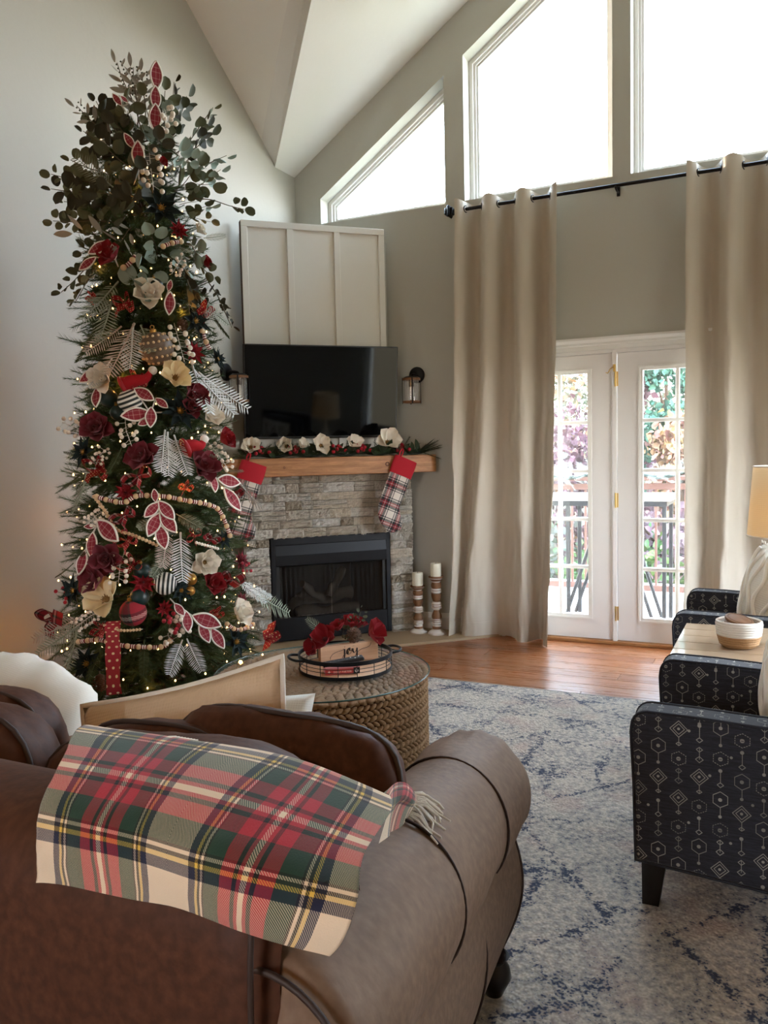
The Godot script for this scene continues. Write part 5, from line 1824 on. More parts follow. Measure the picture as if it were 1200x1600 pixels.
func make_side_table() -> void:
	var t := thing("side_table", "glossy pale wooden side table between the two armchairs", "side table", Transform3D(Basis(), V(3.52, 0, 2.31)))
	for i in 5:
		var s := st()
		box(s, V(0.0, 0.588, -0.252 + i * 0.126), V(0.65, 0.024, 0.1245), 0.003)
		build("plank", s, m.table_wood, t)
	build("apron", bx(V(-0.28, 0.50, -0.28), V(0.28, 0.576, 0.28), 0.003), m.table_wood, t)
	build("shelf", bx(V(-0.27, 0.16, -0.27), V(0.27, 0.18, 0.27), 0.003), m.table_wood, t)
	for q in [[-0.26, -0.26], [0.26, -0.26], [-0.26, 0.26], [0.26, 0.26]]:
		build("leg", bx(V(q[0] - 0.022, 0.0135, q[1] - 0.022), V(q[0] + 0.022, 0.576, q[1] + 0.022), 0.003), m.table_wood, t)
	# rope basket
	var b := thing("rope_basket", "small basket of jute with white coiled rope upper half", "basket", Transform3D(Basis(), V(3.43, 0.6005, 2.385)))
	var s := st()
	for j in 5: torus(s, Transform3D(Basis(), V(0, 0.007 + j * 0.009, 0)), 0.066 + 0.0025 * j - (0.008 if j == 0 else 0.0), 0.0062, 40, 6)
	lathe(s, [Vector2(0, 0.002), Vector2(0.06, 0.002), Vector2(0.066, 0.01)], 30)
	build("jute_base", s, m.wicker, b)
	s = st()
	for j in 6: torus(s, Transform3D(Basis(), V(0, 0.052 + j * 0.0095, 0)), 0.0775 + 0.0012 * j - (0.003 if j == 5 else 0.0), 0.0064, 40, 6)
	build("rope_wall", s, m.rope, b)
	for i in 4:
		var d := thing("wooden_coaster", ["uppermost round wooden coaster in the rope basket", "second wooden coaster in the rope basket", "third wooden coaster in the rope basket", "lowest wooden coaster in the rope basket"][3 - i], "coaster", Transform3D(Basis.from_euler(V(0.25, 0.5 * i, 0.12)), V(3.43, 0.655 + i * 0.015, 2.385)), "coasters in the rope basket")
		s = st()
		lathe(s, [Vector2(0, 0), Vector2(0.052, 0), Vector2(0.055, 0.003), Vector2(0.055, 0.009), Vector2(0.052, 0.012), Vector2(0, 0.012)], 28)
		build("disc", s, m.turned, d)
		s = st()
		torus(s, Transform3D(Basis(), V(0, 0.012, 0)), 0.045, 0.001, 28, 4)
		build("ring_groove", s, m.wicker_dark, d)
	# lamp
	var l := thing("table_lamp", "table lamp with a tan linen drum shade", "lamp", Transform3D(Basis(), V(3.612, 0.6005, 2.30)))
	s = st()
	lathe(s, [Vector2(0, 0), Vector2(0.055, 0), Vector2(0.055, 0.015), Vector2(0.03, 0.03), Vector2(0.045, 0.09), Vector2(0.055, 0.17), Vector2(0.04, 0.26), Vector2(0.016, 0.32), Vector2(0.012, 0.40), Vector2(0, 0.40)], 24)
	build("base", s, m.turned_white, l)
	s = st()
	lathe(s, [Vector2(0.160, 0.435), Vector2(0.140, 0.705)], 40)
	build("lamp_shade", s, m.shade, l)
	s = st()
	torus(s, Transform3D(Basis(), V(0, 0.435, 0)), 0.160, 0.003, 40, 5)
	torus(s, Transform3D(Basis(), V(0, 0.705, 0)), 0.140, 0.003, 40, 5)
	build("shade_trim", s, m.rope, l)
	s = st()
	ball(s, V(0, 0.50, 0), 0.032, 14, 10)
	var lit := mat(hexc("fff1d8"), 0.5)
	lit.emission_enabled = true
	lit.emission = Color(1.0, 0.80, 0.55)
	lit.emission_energy_multiplier = 1.5
	build("bulb", s, lit, l)
	s = st()
	tube(s, [V(0, 0.40, 0), V(0, 0.47, 0)], 0.014, 8)
	for i in 3: tube(s, [V(0, 0.69, 0), V(sin(i * TAU / 3) * 0.139, 0.70, cos(i * TAU / 3) * 0.139)], 0.002, 4)
	build("socket", s, m.brass, l)
	var om := OmniLight3D.new()
	om.name = "lamp_light"
	om.position = V(0, 0.50, 0)
	om.light_color = Color(1.0, 0.86, 0.64)
	om.light_energy = 0.03
	om.light_size = 0.03
	om.omni_range = 12.0
	om.omni_attenuation = 2.0
	om.shadow_enabled = true
	l.add_child(om)

# ---------------------------------------------------------------- the tree
const AXIS := Vector3(0.67, 0.0, 2.57)
func tree_r(y: float) -> float:
	return maxf(0.10, 0.63 - 0.142 * y)

func make_tree() -> void:
	var t := thing("christmas_tree", "tall slender green christmas tree covered in red, white and plaid decorations", "christmas tree", Transform3D(Basis(), AXIS))
	var s := st()
	tube(s, [V(0, 0.03, 0), V(0, 1.6, 0), V(0, 2.85, 0)], [0.035, 0.028, 0.012], 10)
	build("trunk", s, m.bark, t)
	s = st()
	for i in 3:
		var a := i * TAU / 3 + 0.4
		tube(s, [V(0, 0.10, 0), V(sin(a) * 0.28, 0.02, cos(a) * 0.28)], 0.014, 6)
	build("stand", s, m.black_metal, t)
	s = st()
	var twig := twig_mesh(0.13, 22, 0.036)
	var places := []
	var tints := []
	var g := RandomNumberGenerator.new()
	g.seed = 77
	var y := 0.16
	while y < 3.0:
		var r := tree_r(y) - 0.02
		var n := int(7 + r * 16)
		for i in n:
			var a := i * TAU / n + y * 5.0 + g.randf_range(-0.15, 0.15)
			var l := r * g.randf_range(0.66, 0.84)
			var dir := V(sin(a), 0.10 - 0.22 * (1.0 - y / 3.2) + g.randf_range(-0.08, 0.12), cos(a)).normalized()
			var root := V(0, y + g.randf_range(-0.04, 0.04), 0)
			tube(s, [root, root + dir * l], [0.006, 0.002], 4, false, false)
			for k in 12:
				var f := 0.22 + 0.78 * k / 11.0
				var at := root + dir * l * f
				var side := V(cos(a), 0, -sin(a)) * (1 if k % 2 else -1)
				var d := (dir * g.randf_range(0.6, 1.2) + side * g.randf_range(0.2, 0.9) + V(0, g.randf_range(-0.75, 0.6), 0)).normalized()
				places.append(frame_y(at, d, V(0, 1, 0.1), g.randf_range(0.75, 1.15) * (0.65 if y > 2.6 else 1.0)))
				tints.append(Color(0.022, 0.050, 0.018).lerp(Color(0.06, 0.105, 0.035), g.randf()))
		y += 0.068
	build("branches", s, m.bark, t).set_meta("kind", "stuff")
	many("needles", twig, m.needle, places, t, tints)
	# fairy lights: one string wound round the tree
	var f := thing("fairy_light_string", "string of warm white fairy lights wound around the whole tree", "fairy lights", Transform3D(Basis(), AXIS))
	var pts := []
	var bulbs := []
	for i in 420:
		var q := i / 419.0
		var yy := 0.18 + 2.75 * q
		var a := q * TAU * 17.0
		var rr := tree_r(yy) - 0.095 + 0.055 * sin(i * 2.4)
		var p := V(sin(a) * rr, yy + 0.025 * sin(i * 1.3), cos(a) * rr)
		pts.append(p)
		bulbs.append(Transform3D(Basis().scaled(Vector3.ONE * g.randf_range(0.65, 1.0)), p * 1.0 + V(sin(a), 0, cos(a)) * 0.012))
	s = st()
	tube(s, pts, 0.0012, 3, false, false)
	build("wire", s, m.wire, f)
	s = st()
	lathe(s, [Vector2(0, -0.004), Vector2(0.0042, -0.002), Vector2(0.0050, 0.003), Vector2(0.003, 0.008), Vector2(0, 0.010)], 7)
	many("bulb", done(s), m.bulb, bulbs, f)
	for i in 22:
		var q := (i + 0.5) / 22.0
		var yy := 0.22 + 2.5 * q
		var a := i * 2.4 + 0.6
		var om := OmniLight3D.new()
		om.name = "fairy_light"
		om.position = V(sin(a) * (tree_r(yy) - 0.02), yy, cos(a) * (tree_r(yy) - 0.02))
		om.light_color = Color(1.0, 0.66, 0.32)
		om.light_energy = 0.009 * (1.6 if i < 6 else 1.0)
		om.light_size = 0.01
		om.omni_range = 8.0
		om.omni_attenuation = 2.0
		om.shadow_enabled = true
		f.add_child(om, true)

# ---------------------------------------------------------------- builders for the trimmings
func petal_set(key: String) -> Array:
	if not protos.has(key):
		if key == "round": protos[key] = [petal(1.0, 0.78, 0.42, 0.25), petal(1.0, 0.86, 0.36, 0.10), petal(1.0, 0.72, 0.50, 0.34)]
		else: protos[key] = [petal(1.0, 0.52, 0.35, 0.12, 1.0, 4, 6), petal(1.0, 0.44, 0.30, -0.05, 1.0, 4, 6)]
	return protos[key]

func flower_into(parent: Node3D, material: Material, inner: Material, n: int, rings: int, open: float, xf: Transform3D, key := "round", center := true) -> void:
	var set_: Array = petal_set(key)
	var flower := parent
	for r in rings:
		for i in n:
			var a := i * TAU / n + r * 0.5 + 0.13 * sin(i * 5.0)
			var tilt := open + r * 0.38 + 0.10 * sin(i * 3.0 + r)
			var b := Basis(Vector3(0, 0, 1), a) * Basis(Vector3.RIGHT, tilt)
			var k := 0.5 * (1.0 - 0.22 * r) * (1.0 + 0.08 * sin(i * 7.0))
			put("petal", set_[(i + r) % set_.size()], material, flower, xf * Transform3D(b.scaled(Vector3.ONE * k), Vector3(0, 0, 0.01 * r)))
	if not center: return
	if not protos.has("heart"):
		var s := st()
		ball(s, V(0, 0, 0.06), 0.075, 9, 6, 1.1)
		for i in 14:
			var a := i * 2.4
			var q := 0.03 + 0.006 * i
			tube(s, [V(cos(a) * q * 0.6, sin(a) * q * 0.6, 0.05), V(cos(a) * q * 1.2, sin(a) * q * 1.2, 0.16 - 0.004 * i)], [0.012, 0.008], 4)
		protos["heart"] = done(s)
	put("flower_heart", protos["heart"], inner, flower, xf)

func unit_fern(n: int, reach: float, bend: float) -> ArrayMesh:    # frond of length 1 along y with paired blades
	var s := st()
	var mid := func(v: float) -> Vector3: return V(0, v, bend * v * v)
	var pts := []
	for i in 9: pts.append(mid.call(i / 8.0))
	tube(s, pts, [0.020, 0.019, 0.018, 0.016, 0.014, 0.012, 0.010, 0.008, 0.006], 5)
	for i in n:
		var v := 0.12 + 0.86 * i / (n - 1.0)
		var l := reach * pow(sin(PI * clampf(0.12 + 0.80 * v, 0, 1)), 0.7)
		for side in [-1, 1]:
			var b: Vector3 = mid.call(v)
			var d := V(side, 0.62, 0.12 * sin(i * 2.0))
			d = d.normalized() * l
			var w := V(-side * 0.35, 0.9, 0).normalized() * 0.0115
			var up := V(0, 0, 0.010)
			var tip := b + d
			var ml := b + d * 0.6
			out_quad(s, b - w * 0.6, b + w * 0.6, ml + w, ml - w, b - V(0, 0, 1))
			out_tri(s, ml - w, ml + w, tip, b - V(0, 0, 1))
			out_quad(s, b + up * -1, b + w * 0.6, ml + w, ml - up, b + V(0, 0, 1))
			out_quad(s, b - up, b - w * 0.6, ml - w, ml - up, b + V(0, 0, 1))
			out_tri(s, ml + w, ml - up, tip, b + V(0, 0, 1))
			out_tri(s, ml - w, ml - up, tip, b + V(0, 0, 1))
	return done(s)

func fern_into(parent: Node3D, material: Material, a: Vector3, b: Vector3, out: Vector3, fir := false) -> void:
	var k := "fir" if fir else "fern"
	if not protos.has(k):
		protos[k] = [unit_fern(17 if not fir else 26, 0.26 if not fir else 0.17, 0.10), unit_fern(15 if not fir else 22, 0.24 if not fir else 0.20, -0.12)]
	put("frond", protos[k][int(absf(a.x * 91.0)) % 2], material, parent, frame_y(a, b - a, out, a.distance_to(b)))

func leaf_round() -> ArrayMesh:
	var s := st()
	var fn := func(u: float, v: float) -> Vector3:
		var k := sqrt(maxf(0.0, 1.0 - pow(2.0 * clampf(0.02 + 0.98 * v, 0, 1) - 1.0, 2.0)))
		var a := u * 2 - 1
		return V(a * 0.43 * k * (1.0 - 0.12 * v), v, 0.20 * absf(a) * k + 0.16 * v * v)
	grid(s, fn, 4, 6)
	return done(s)

func leaf_long() -> ArrayMesh:
	var s := st()
	var fn := func(u: float, v: float) -> Vector3:
		var k := pow(sin(PI * clampf(0.03 + 0.96 * v, 0, 1)), 0.8)
		var a := u * 2 - 1
		return V(a * 0.17 * k, v, 0.06 * absf(a) * k + 0.22 * v * v)
	grid(s, fn, 4, 7)
	return done(s)

func euc_into(parent: Node3D, leaf_m: Material, stem_m: Material, a: Vector3, b: Vector3, out: Vector3, size: float, pairs := 5, first := 0.25, long := false) -> void:
	if not protos.has("euc_leaf"):
		protos["euc_leaf"] = leaf_round()
		protos["long_leaf"] = leaf_long()
		var st_ := st()
		tube(st_, smooth_path([Vector3.ZERO, V(0.03, 0.35, 0.04), V(-0.01, 0.7, 0.02), V(0, 1, 0)], 3), [0.012, 0.012, 0.011, 0.011, 0.010, 0.010, 0.009, 0.008, 0.007, 0.006], 5)
		protos["euc_stem"] = done(st_)
	var l := a.distance_to(b)
	var f := frame_y(a, b - a, out)
	var sx := Transform3D(f.basis.scaled_local(V(minf(l, 0.25), l, minf(l, 0.25))), a)
	put("stem", protos["euc_stem"], stem_m, parent, sx)
	var mesh: ArrayMesh = protos["long_leaf" if long else "euc_leaf"]
	for i in pairs * 2 + 1:
		var v := first + (1.0 - first) * i / (pairs * 2.0)
		var side := 1.0 if i % 2 else -1.0
		var tip := i == pairs * 2
		var p := f * V(0.012 * side, v * l, 0.01)
		var d := V(0 if tip else side * (0.95 if not long else 0.5), 1.0 if tip else 0.45, 0.35 * sin(i * 2.7))
		var turn := f.basis * d.normalized()
		var face := (f.basis * V(0.9 * sin(i * 4.1), 0.7 * cos(i * 2.2), 1)).normalized()
		put("leaf", mesh, leaf_m, parent, frame_y(p, turn, face, size * (1.0 - 0.35 * v) * (0.9 + 0.2 * sin(i * 5.3)) * (1.9 if long else 1.0)))

func pinecone_shape(s: SurfaceTool) -> void:      # unit length along y
	lathe(s, [Vector2(0, 0), Vector2(0.22, 0.12), Vector2(0.25, 0.4), Vector2(0.14, 0.8), Vector2(0, 1)], 10)
	for j in 8:
		var y := 0.10 + 0.105 * j
		var r := 0.36 * sin(PI * clampf(0.22 + 0.75 * y, 0, 1))
		var n := 9 - j / 2
		for i in n:
			var a := i * TAU / n + j * 0.35
			var o := V(sin(a), 0.35, cos(a))
			var side := V(cos(a), 0, -sin(a)) * 0.075
			var c := V(0, y, 0)
			var tip := c + o * r * 1.25
			quad(s, c + o * 0.1 - side * 0.6, c + o * 0.1 + side * 0.6, tip + side, tip - side)
			quad(s, tip - side, tip + side, tip + side * 0.7 - V(0, 0.05, 0), tip - side * 0.7 - V(0, 0.05, 0))

func leaf_sheet() -> ArrayMesh:      # plaid leaf blade, length 1
	var s := st()
	for z in [0.014, -0.014]:
		var fn := func(u: float, v: float) -> Vector3:
			var k := pow(sin(PI * v), 0.85)
			var a := (u * 2 - 1) * signf(z)
			return V(a * 0.215 * k, v, z + 0.05 * v * (1 - v))
		grid(s, fn, 4, 10, true, Vector2(1.2, 2.6))
	return done(s)

func leaf_rope() -> ArrayMesh:
	var s := st()
	var pts := []
	for i in 34:
		var q := i / 34.0 * 2.0
		var v := q if q <= 1.0 else 2.0 - q
		var side := 1.0 if q <= 1.0 else -1.0
		pts.append(V(side * 0.225 * pow(sin(PI * v), 0.85), v, 0.05 * v * (1 - v)))
	tube(s, pts, 0.036, 6, true, false)
	return done(s)

func bow_shape(plaid: bool) -> ArrayMesh:      # ribbon loop about 1 wide
	var s := st()
	var turns := [
		[V(0, 0, 0), V(-0.35, 0.25, 0.10), V(-0.62, 0.10, 0.22), V(-0.40, -0.12, 0.16), V(0, 0, 0.04)],
		[V(0, 0, 0), V(0.35, 0.28, 0.12), V(0.60, 0.05, 0.24), V(0.36, -0.16, 0.16), V(0, 0, 0.04)],
		[V(0, 0, 0.02), V(-0.16, -0.30, 0.10), V(-0.30, -0.62, 0.04)],
		[V(0, 0, 0.02), V(0.10, 0.40, 0.12), V(0.02, 0.62, 0.20), V(-0.12, 0.40, 0.16), V(0, 0, 0.06)],
	]
	for k in (3 if plaid else 4):
		var path := smooth_path(turns[k], 6)
		var fn := func(u: float, v: float) -> Vector3:
			var p: Vector3 = path[int(round(v * (path.size() - 1)))]
			return p + V(0.05 * sin(v * 9.0), (u - 0.5) * 0.16, (u - 0.5) * 0.34)
		grid(s, fn, 3, path.size() - 1, true, Vector2(0.6, 2.0))
	ball(s, V(0, 0, 0.12), 0.10, 8, 6)
	return done(s)

func out_from_tree(p: Vector3, lift := 0.15) -> Vector3:
	return (V(p.x - AXIS.x, 0, p.z - AXIS.z).normalized() + V(0, lift, 0)).normalized()

func tree_ornament(o: Array) -> void:
	var k: String = o[0]
	if k == "magnolia" or k == "burgundy" or k == "redflower":
		var names := {"magnolia": "magnolia_flower", "burgundy": "burgundy_flower", "redflower": "velvet_flower"}
		var p: Vector3 = o[1]
		var d := out_from_tree(p, 0.25)
		d = (d + V(0.35 * sin(o[4]), 0.3 * cos(o[4] * 1.7), 0)).normalized()
		var t := thing(names[k], o[5], "flower", frame_z(p, d, deg_to_rad(o[4]), o[2] * 1.2), {"magnolia": "cream magnolias on the tree", "burgundy": "burgundy flowers on the tree", "redflower": "red velvet flowers on the tree"}[k])
		if k == "magnolia": flower_into(t, m.ivory_petal if o[3] == 1 else m.cream_petal, m.stamen, 6, 1 if o[3] else 2, 0.42, Transform3D())
		elif k == "burgundy": flower_into(t, m.burgundy, m.burgundy_dark, 6, 3, 0.38, Transform3D())
		else: flower_into(t, m.red_velvet, m.stamen, 5, 2, 0.55, Transform3D())
	elif k == "poinsettia":
		var p: Vector3 = o[1]
		var t := thing("poinsettia", o[5], "flower", frame_z(p, out_from_tree(p, 0.2), deg_to_rad(o[4]), o[2] * 1.1), "dark green poinsettias on the tree")
		flower_into(t, m.green_velvet, m.gold, 7, 2, 0.22, Transform3D(), "pointed")
	elif k == "mum":
		var p: Vector3 = o[1]
		if o[3] == 2:
			var t := thing("pinecone", o[5], "pinecone", frame_y(p, V(0.3, -1, 0.2), out_from_tree(p), o[2]), "pinecones on the tree")
			var s := st()
			pinecone_shape(s)
			build("scales", s, m.cone, t, Transform3D(Basis(), V(0, -0.5, 0)))
			var s2 := st()
			tube(s2, [V(0, -0.66, 0), V(0, -0.45, 0)], 0.05, 6)
			build("stalk", s2, m.stem, t)
		else:
			var t := thing("small_flower", o[5], "flower", frame_z(p, out_from_tree(p, 0.2), deg_to_rad(o[4]), o[2] * 1.1), "small red flowers on the tree")
			flower_into(t, m.red_velvet if o[3] == 0 else m.burgundy, m.burgundy_dark, 9, 3, 0.30, Transform3D(), "pointed")
	elif k == "bauble":
		var p: Vector3 = o[1]
		var v: int = o[3]
		var r: float = o[2] / 2
		var t := thing("ball_ornament", o[5], "ornament", Transform3D(Basis.from_euler(V(0.2, 0.6, 0.35 if v == 2 else 1.45 if v == 4 else 0.15)), p), "ball ornaments on the tree")
		var s := st()
		ball(s, Vector3.ZERO, r, 28, 20)
		build("ball", s, [m.ball_brown, m.ball_green, m.stripe, m.red_check, m.stripe, m.gold][v], t)
		s = st()
		lathe(s, [Vector2(0, r * 0.97), Vector2(r * 0.2, r * 0.97), Vector2(r * 0.2, r * 1.14), Vector2(r * 0.05, r * 1.18), Vector2(0, r * 1.18)], 12)
		torus(s, Transform3D(Basis(Vector3.RIGHT, PI / 2), V(0, r * 1.28, 0)), r * 0.11, r * 0.025, 12, 5)
		build("cap", s, m.gold, t)
		if v == 0:
			s = st()
			ball(s, Vector3.ZERO, r * 0.085, 8, 6)
			var bead := done(s)
			for j in 5:
				var la := -0.9 + 0.45 * j
				var n := int(20 * cos(la))
				for i in n:
					var a := i * TAU / n
					put("bead", bead, m.bead_wood, t, Transform3D(Basis(), V(cos(la) * sin(a), sin(la), cos(la) * cos(a)) * r * 1.02))
	elif k == "fern":
		var a: Vector3 = o[1]
		var v: int = o[4]
		var t := thing("fir_twig" if v == 3 else "fern_frond", o[5], "greenery", Transform3D(Basis(), a), "fern fronds on the tree")
		fern_into(t, [m.flock, m.flock_green, m.flock_pink, m.fir][v], Vector3.ZERO, o[2] - a, out_from_tree(a), v == 3)
	elif k == "euc":
		var a: Vector3 = o[1]
		var v: int = o[4]
		var t := thing("eucalyptus_sprig" if v in [0, 4] else "leaf_sprig", o[5], "greenery", Transform3D(Basis(), a), "leafy sprigs on the tree")
		var out := out_from_tree(a, 0.1)
		var l: float = a.distance_to(o[2])
		if v == 3:
			euc_into(t, m.euc_grey, m.stem, Vector3.ZERO, o[2] - a, out, o[3] * 0.7, 5, 0.25, true)
			var s := st()
			var f := frame_y(Vector3.ZERO, o[2] - a, out)
			for i in 16: ball(s, f * V(0.012 * (1 if i % 2 else -1) * (1.0 + 0.5 * sin(i * 3.0)), l * (0.55 + 0.03 * i), 0.006), 0.0045, 6, 4)
			build("seeds", s, m.euc, t).set_meta("kind", "stuff")
		else:
			euc_into(t, [[m.euc, m.euc_light, m.euc_dark][int(absf(a.y * 517.0)) % 3], m.euc_pale, m.euc_grey, m.euc, m.euc][v], m.stem, Vector3.ZERO, o[2] - a, out, o[3] * (1.42 if v != 2 else 0.95), clampi(int(l / (o[3] * 0.55)) / 2, 2, 6) if v != 4 else 2, 0.75 if v == 4 else 0.2, v == 2)
	elif k == "leafpick":
		var q: Array = o[1]
		var root: Vector3 = q[0]
		var t := thing("leaf_pick", o[2], "leaf pick", Transform3D(Basis(), root), "plaid leaf picks on the tree")
		if not protos.has("plaid_leaf"):
			protos["plaid_leaf"] = leaf_sheet()
			protos["leaf_rope"] = leaf_rope()
		var s := st()
		for i in range(0, q.size(), 2):
			var a: Vector3 = q[i] - root
			var b: Vector3 = q[i + 1] - root
			var xf := frame_y(a, b - a, out_from_tree(q[i]), a.distance_to(b))
			var leaf := put("leaf", protos["plaid_leaf"], m.leaf_plaid, t, xf)
			put("rope_edge", protos["leaf_rope"], m.rope, leaf)
			if i > 0: tube(s, [Vector3.ZERO, a * 0.5 - out_from_tree(root) * 0.012, a], 0.0035, 5)
			else: tube(s, [a - (b - a) * 0.4 - out_from_tree(root) * 0.02, a], 0.0035, 5)
		build("stem", s, m.stem_white, t)
	elif k == "berry":
		var a: Vector3 = o[1]
		var b: Vector3 = o[2]
		var r: float = o[3] / 2
		var t := thing("berry_spray", o[5], "berry spray", Transform3D(Basis(), a), "berry sprays on the tree")
		var out := out_from_tree(a, 0.0)
		var f := frame_y(Vector3.ZERO, b - a, out)
		var l := a.distance_to(b)
		var s := st()
		tube(s, [Vector3.ZERO, f * V(0.005, l * 0.5, 0.01), f * V(0, l, 0)], 0.0016, 5)
		var s2 := st()
		ball(s2, Vector3.ZERO, r, 10, 7)
		var one := done(s2)
		var n: int = o[6]
		for i in n:
			var v := 0.15 + 0.85 * i / maxf(1.0, n - 1.0)
			var side := (1.0 if i % 2 else -1.0) * (1.2 + 0.9 * absf(sin(i * 2.3))) * r * 1.7
			var p := f * V(side, v * l, 0.012 + 0.015 * sin(i * 1.9))
			tube(s, [f * V(0, v * l * 0.92, 0.004), p], 0.0010, 4)
			put("berry", one, m.red_berry if o[4] else m.berry, t, Transform3D(Basis(), p))
		build("stem", s, m.stem_white if not o[4] else m.stem, t)
	elif k == "bow":
		var p: Vector3 = o[1]
		var key := "bow%d" % o[3]
		if not protos.has(key): protos[key] = bow_shape(o[3] == 1)
		var t := thing("ribbon_loop", o[5], "ribbon", frame_z(p, out_from_tree(p, 0.1), deg_to_rad(o[4]), o[2]), "ribbon loops on the tree")
		put("loops", protos[key], m.red_check if o[3] else m.dot_ribbon, t)
	elif k == "hat":
		var a: Vector3 = o[1]
		var t := thing("felt_hat", o[5], "ornament", frame_y(a, o[2] - a, out_from_tree(a)), "little red felt caps on the tree")
		var l: float = a.distance_to(o[2])
		var r: float = o[3]
		var s := st()
		var pts := smooth_path([V(0, 0, 0), V(0.004, l * 0.35, 0.01), V(0.02, l * 0.7, 0.012), V(0.0, l * 0.95, 0.012)], 4)
		var rad := []
		for i in pts.size(): rad.append(lerpf(r * 0.95, r * 0.28, float(i) / (pts.size() - 1)))
		tube(s, pts, rad, 12)
		build("cap", s, m.red_felt, t)
		s = st()
		torus(s, Transform3D(Basis(), Vector3.ZERO), r * 0.95, r * 0.25, 16, 6)
		build("cuff", s, m.dot_ribbon, t)
		s = st()
		ball(s, V(0, l, 0.012), r * 0.5, 12, 8)
		build("pompom", s, m.rope, t)
	elif k == "garland":
		var q: Array = o[1]
		var r: float = o[2] / 2
		var path := smooth_path(q, 14)
		var t := thing("bead_garland", o[4], "bead garland", Transform3D(Basis(), q[0]), "bead garlands on the tree")
		var s := st()
		ball(s, Vector3.ZERO, r, 10, 8)
		var bead := done(s)
		s = st()
		var rope := st()
		var line := []
		for p in path: line.append(p - q[0])
		tube(rope, line, 0.0012, 4)
		build("cord", rope, m.rope, t)
		var walked := 0.0
		var next := 0.0
		var step := 0
		var discs := [st(), st()]
		for i in range(1, line.size()):
			var seg: float = line[i - 1].distance_to(line[i])
			while walked + seg >= next:
				var p: Vector3 = line[i - 1].lerp(line[i], (next - walked) / maxf(seg, 1e-6))
				var d: Vector3 = line[i] - line[i - 1]
				var f := frame_y(p, d, Vector3.UP)
				if o[3] == "red" and step % 6 != 0:
					lathe(discs[step % 2], [Vector2(0, -r * 0.16), Vector2(r * 0.72, -r * 0.16), Vector2(r * 0.78, 0), Vector2(r * 0.72, r * 0.16), Vector2(0, r * 0.16)], 10, f)
					next += r * (0.36 if step % 6 != 5 else 1.15)
				else:
					put("bead", bead, m.bead_white if o[3] == "white" else m.bead_wood, t, f)
					next += r * (1.15 if o[3] == "red" else 1.9)
				step += 1
			walked += seg
		if o[3] == "red":
			build("white_discs", discs[0], m.bead_white, t)
			build("red_discs", discs[1], m.bead_red, t)
	elif k == "tail":
		var q: Array = o[1]
		var path := smooth_path(q, 6)
		var t := thing("ribbon_tail", o[4], "ribbon", Transform3D(Basis(), q[0]))
		var s := st()
		var side := V(0.75, 0, -0.66)
		var fn := func(u: float, v: float) -> Vector3:
			var p: Vector3 = path[int(round(v * (path.size() - 1)))]
			return p - q[0] + side * (u - 0.5) * o[2] + out_from_tree(p) * 0.008 * sin(v * 14.0 + u * 2.0)
		grid(s, fn, 4, path.size() - 1, true, Vector2(0.5, 3.2))
		build("ribbon", s, m.dot_ribbon, t)

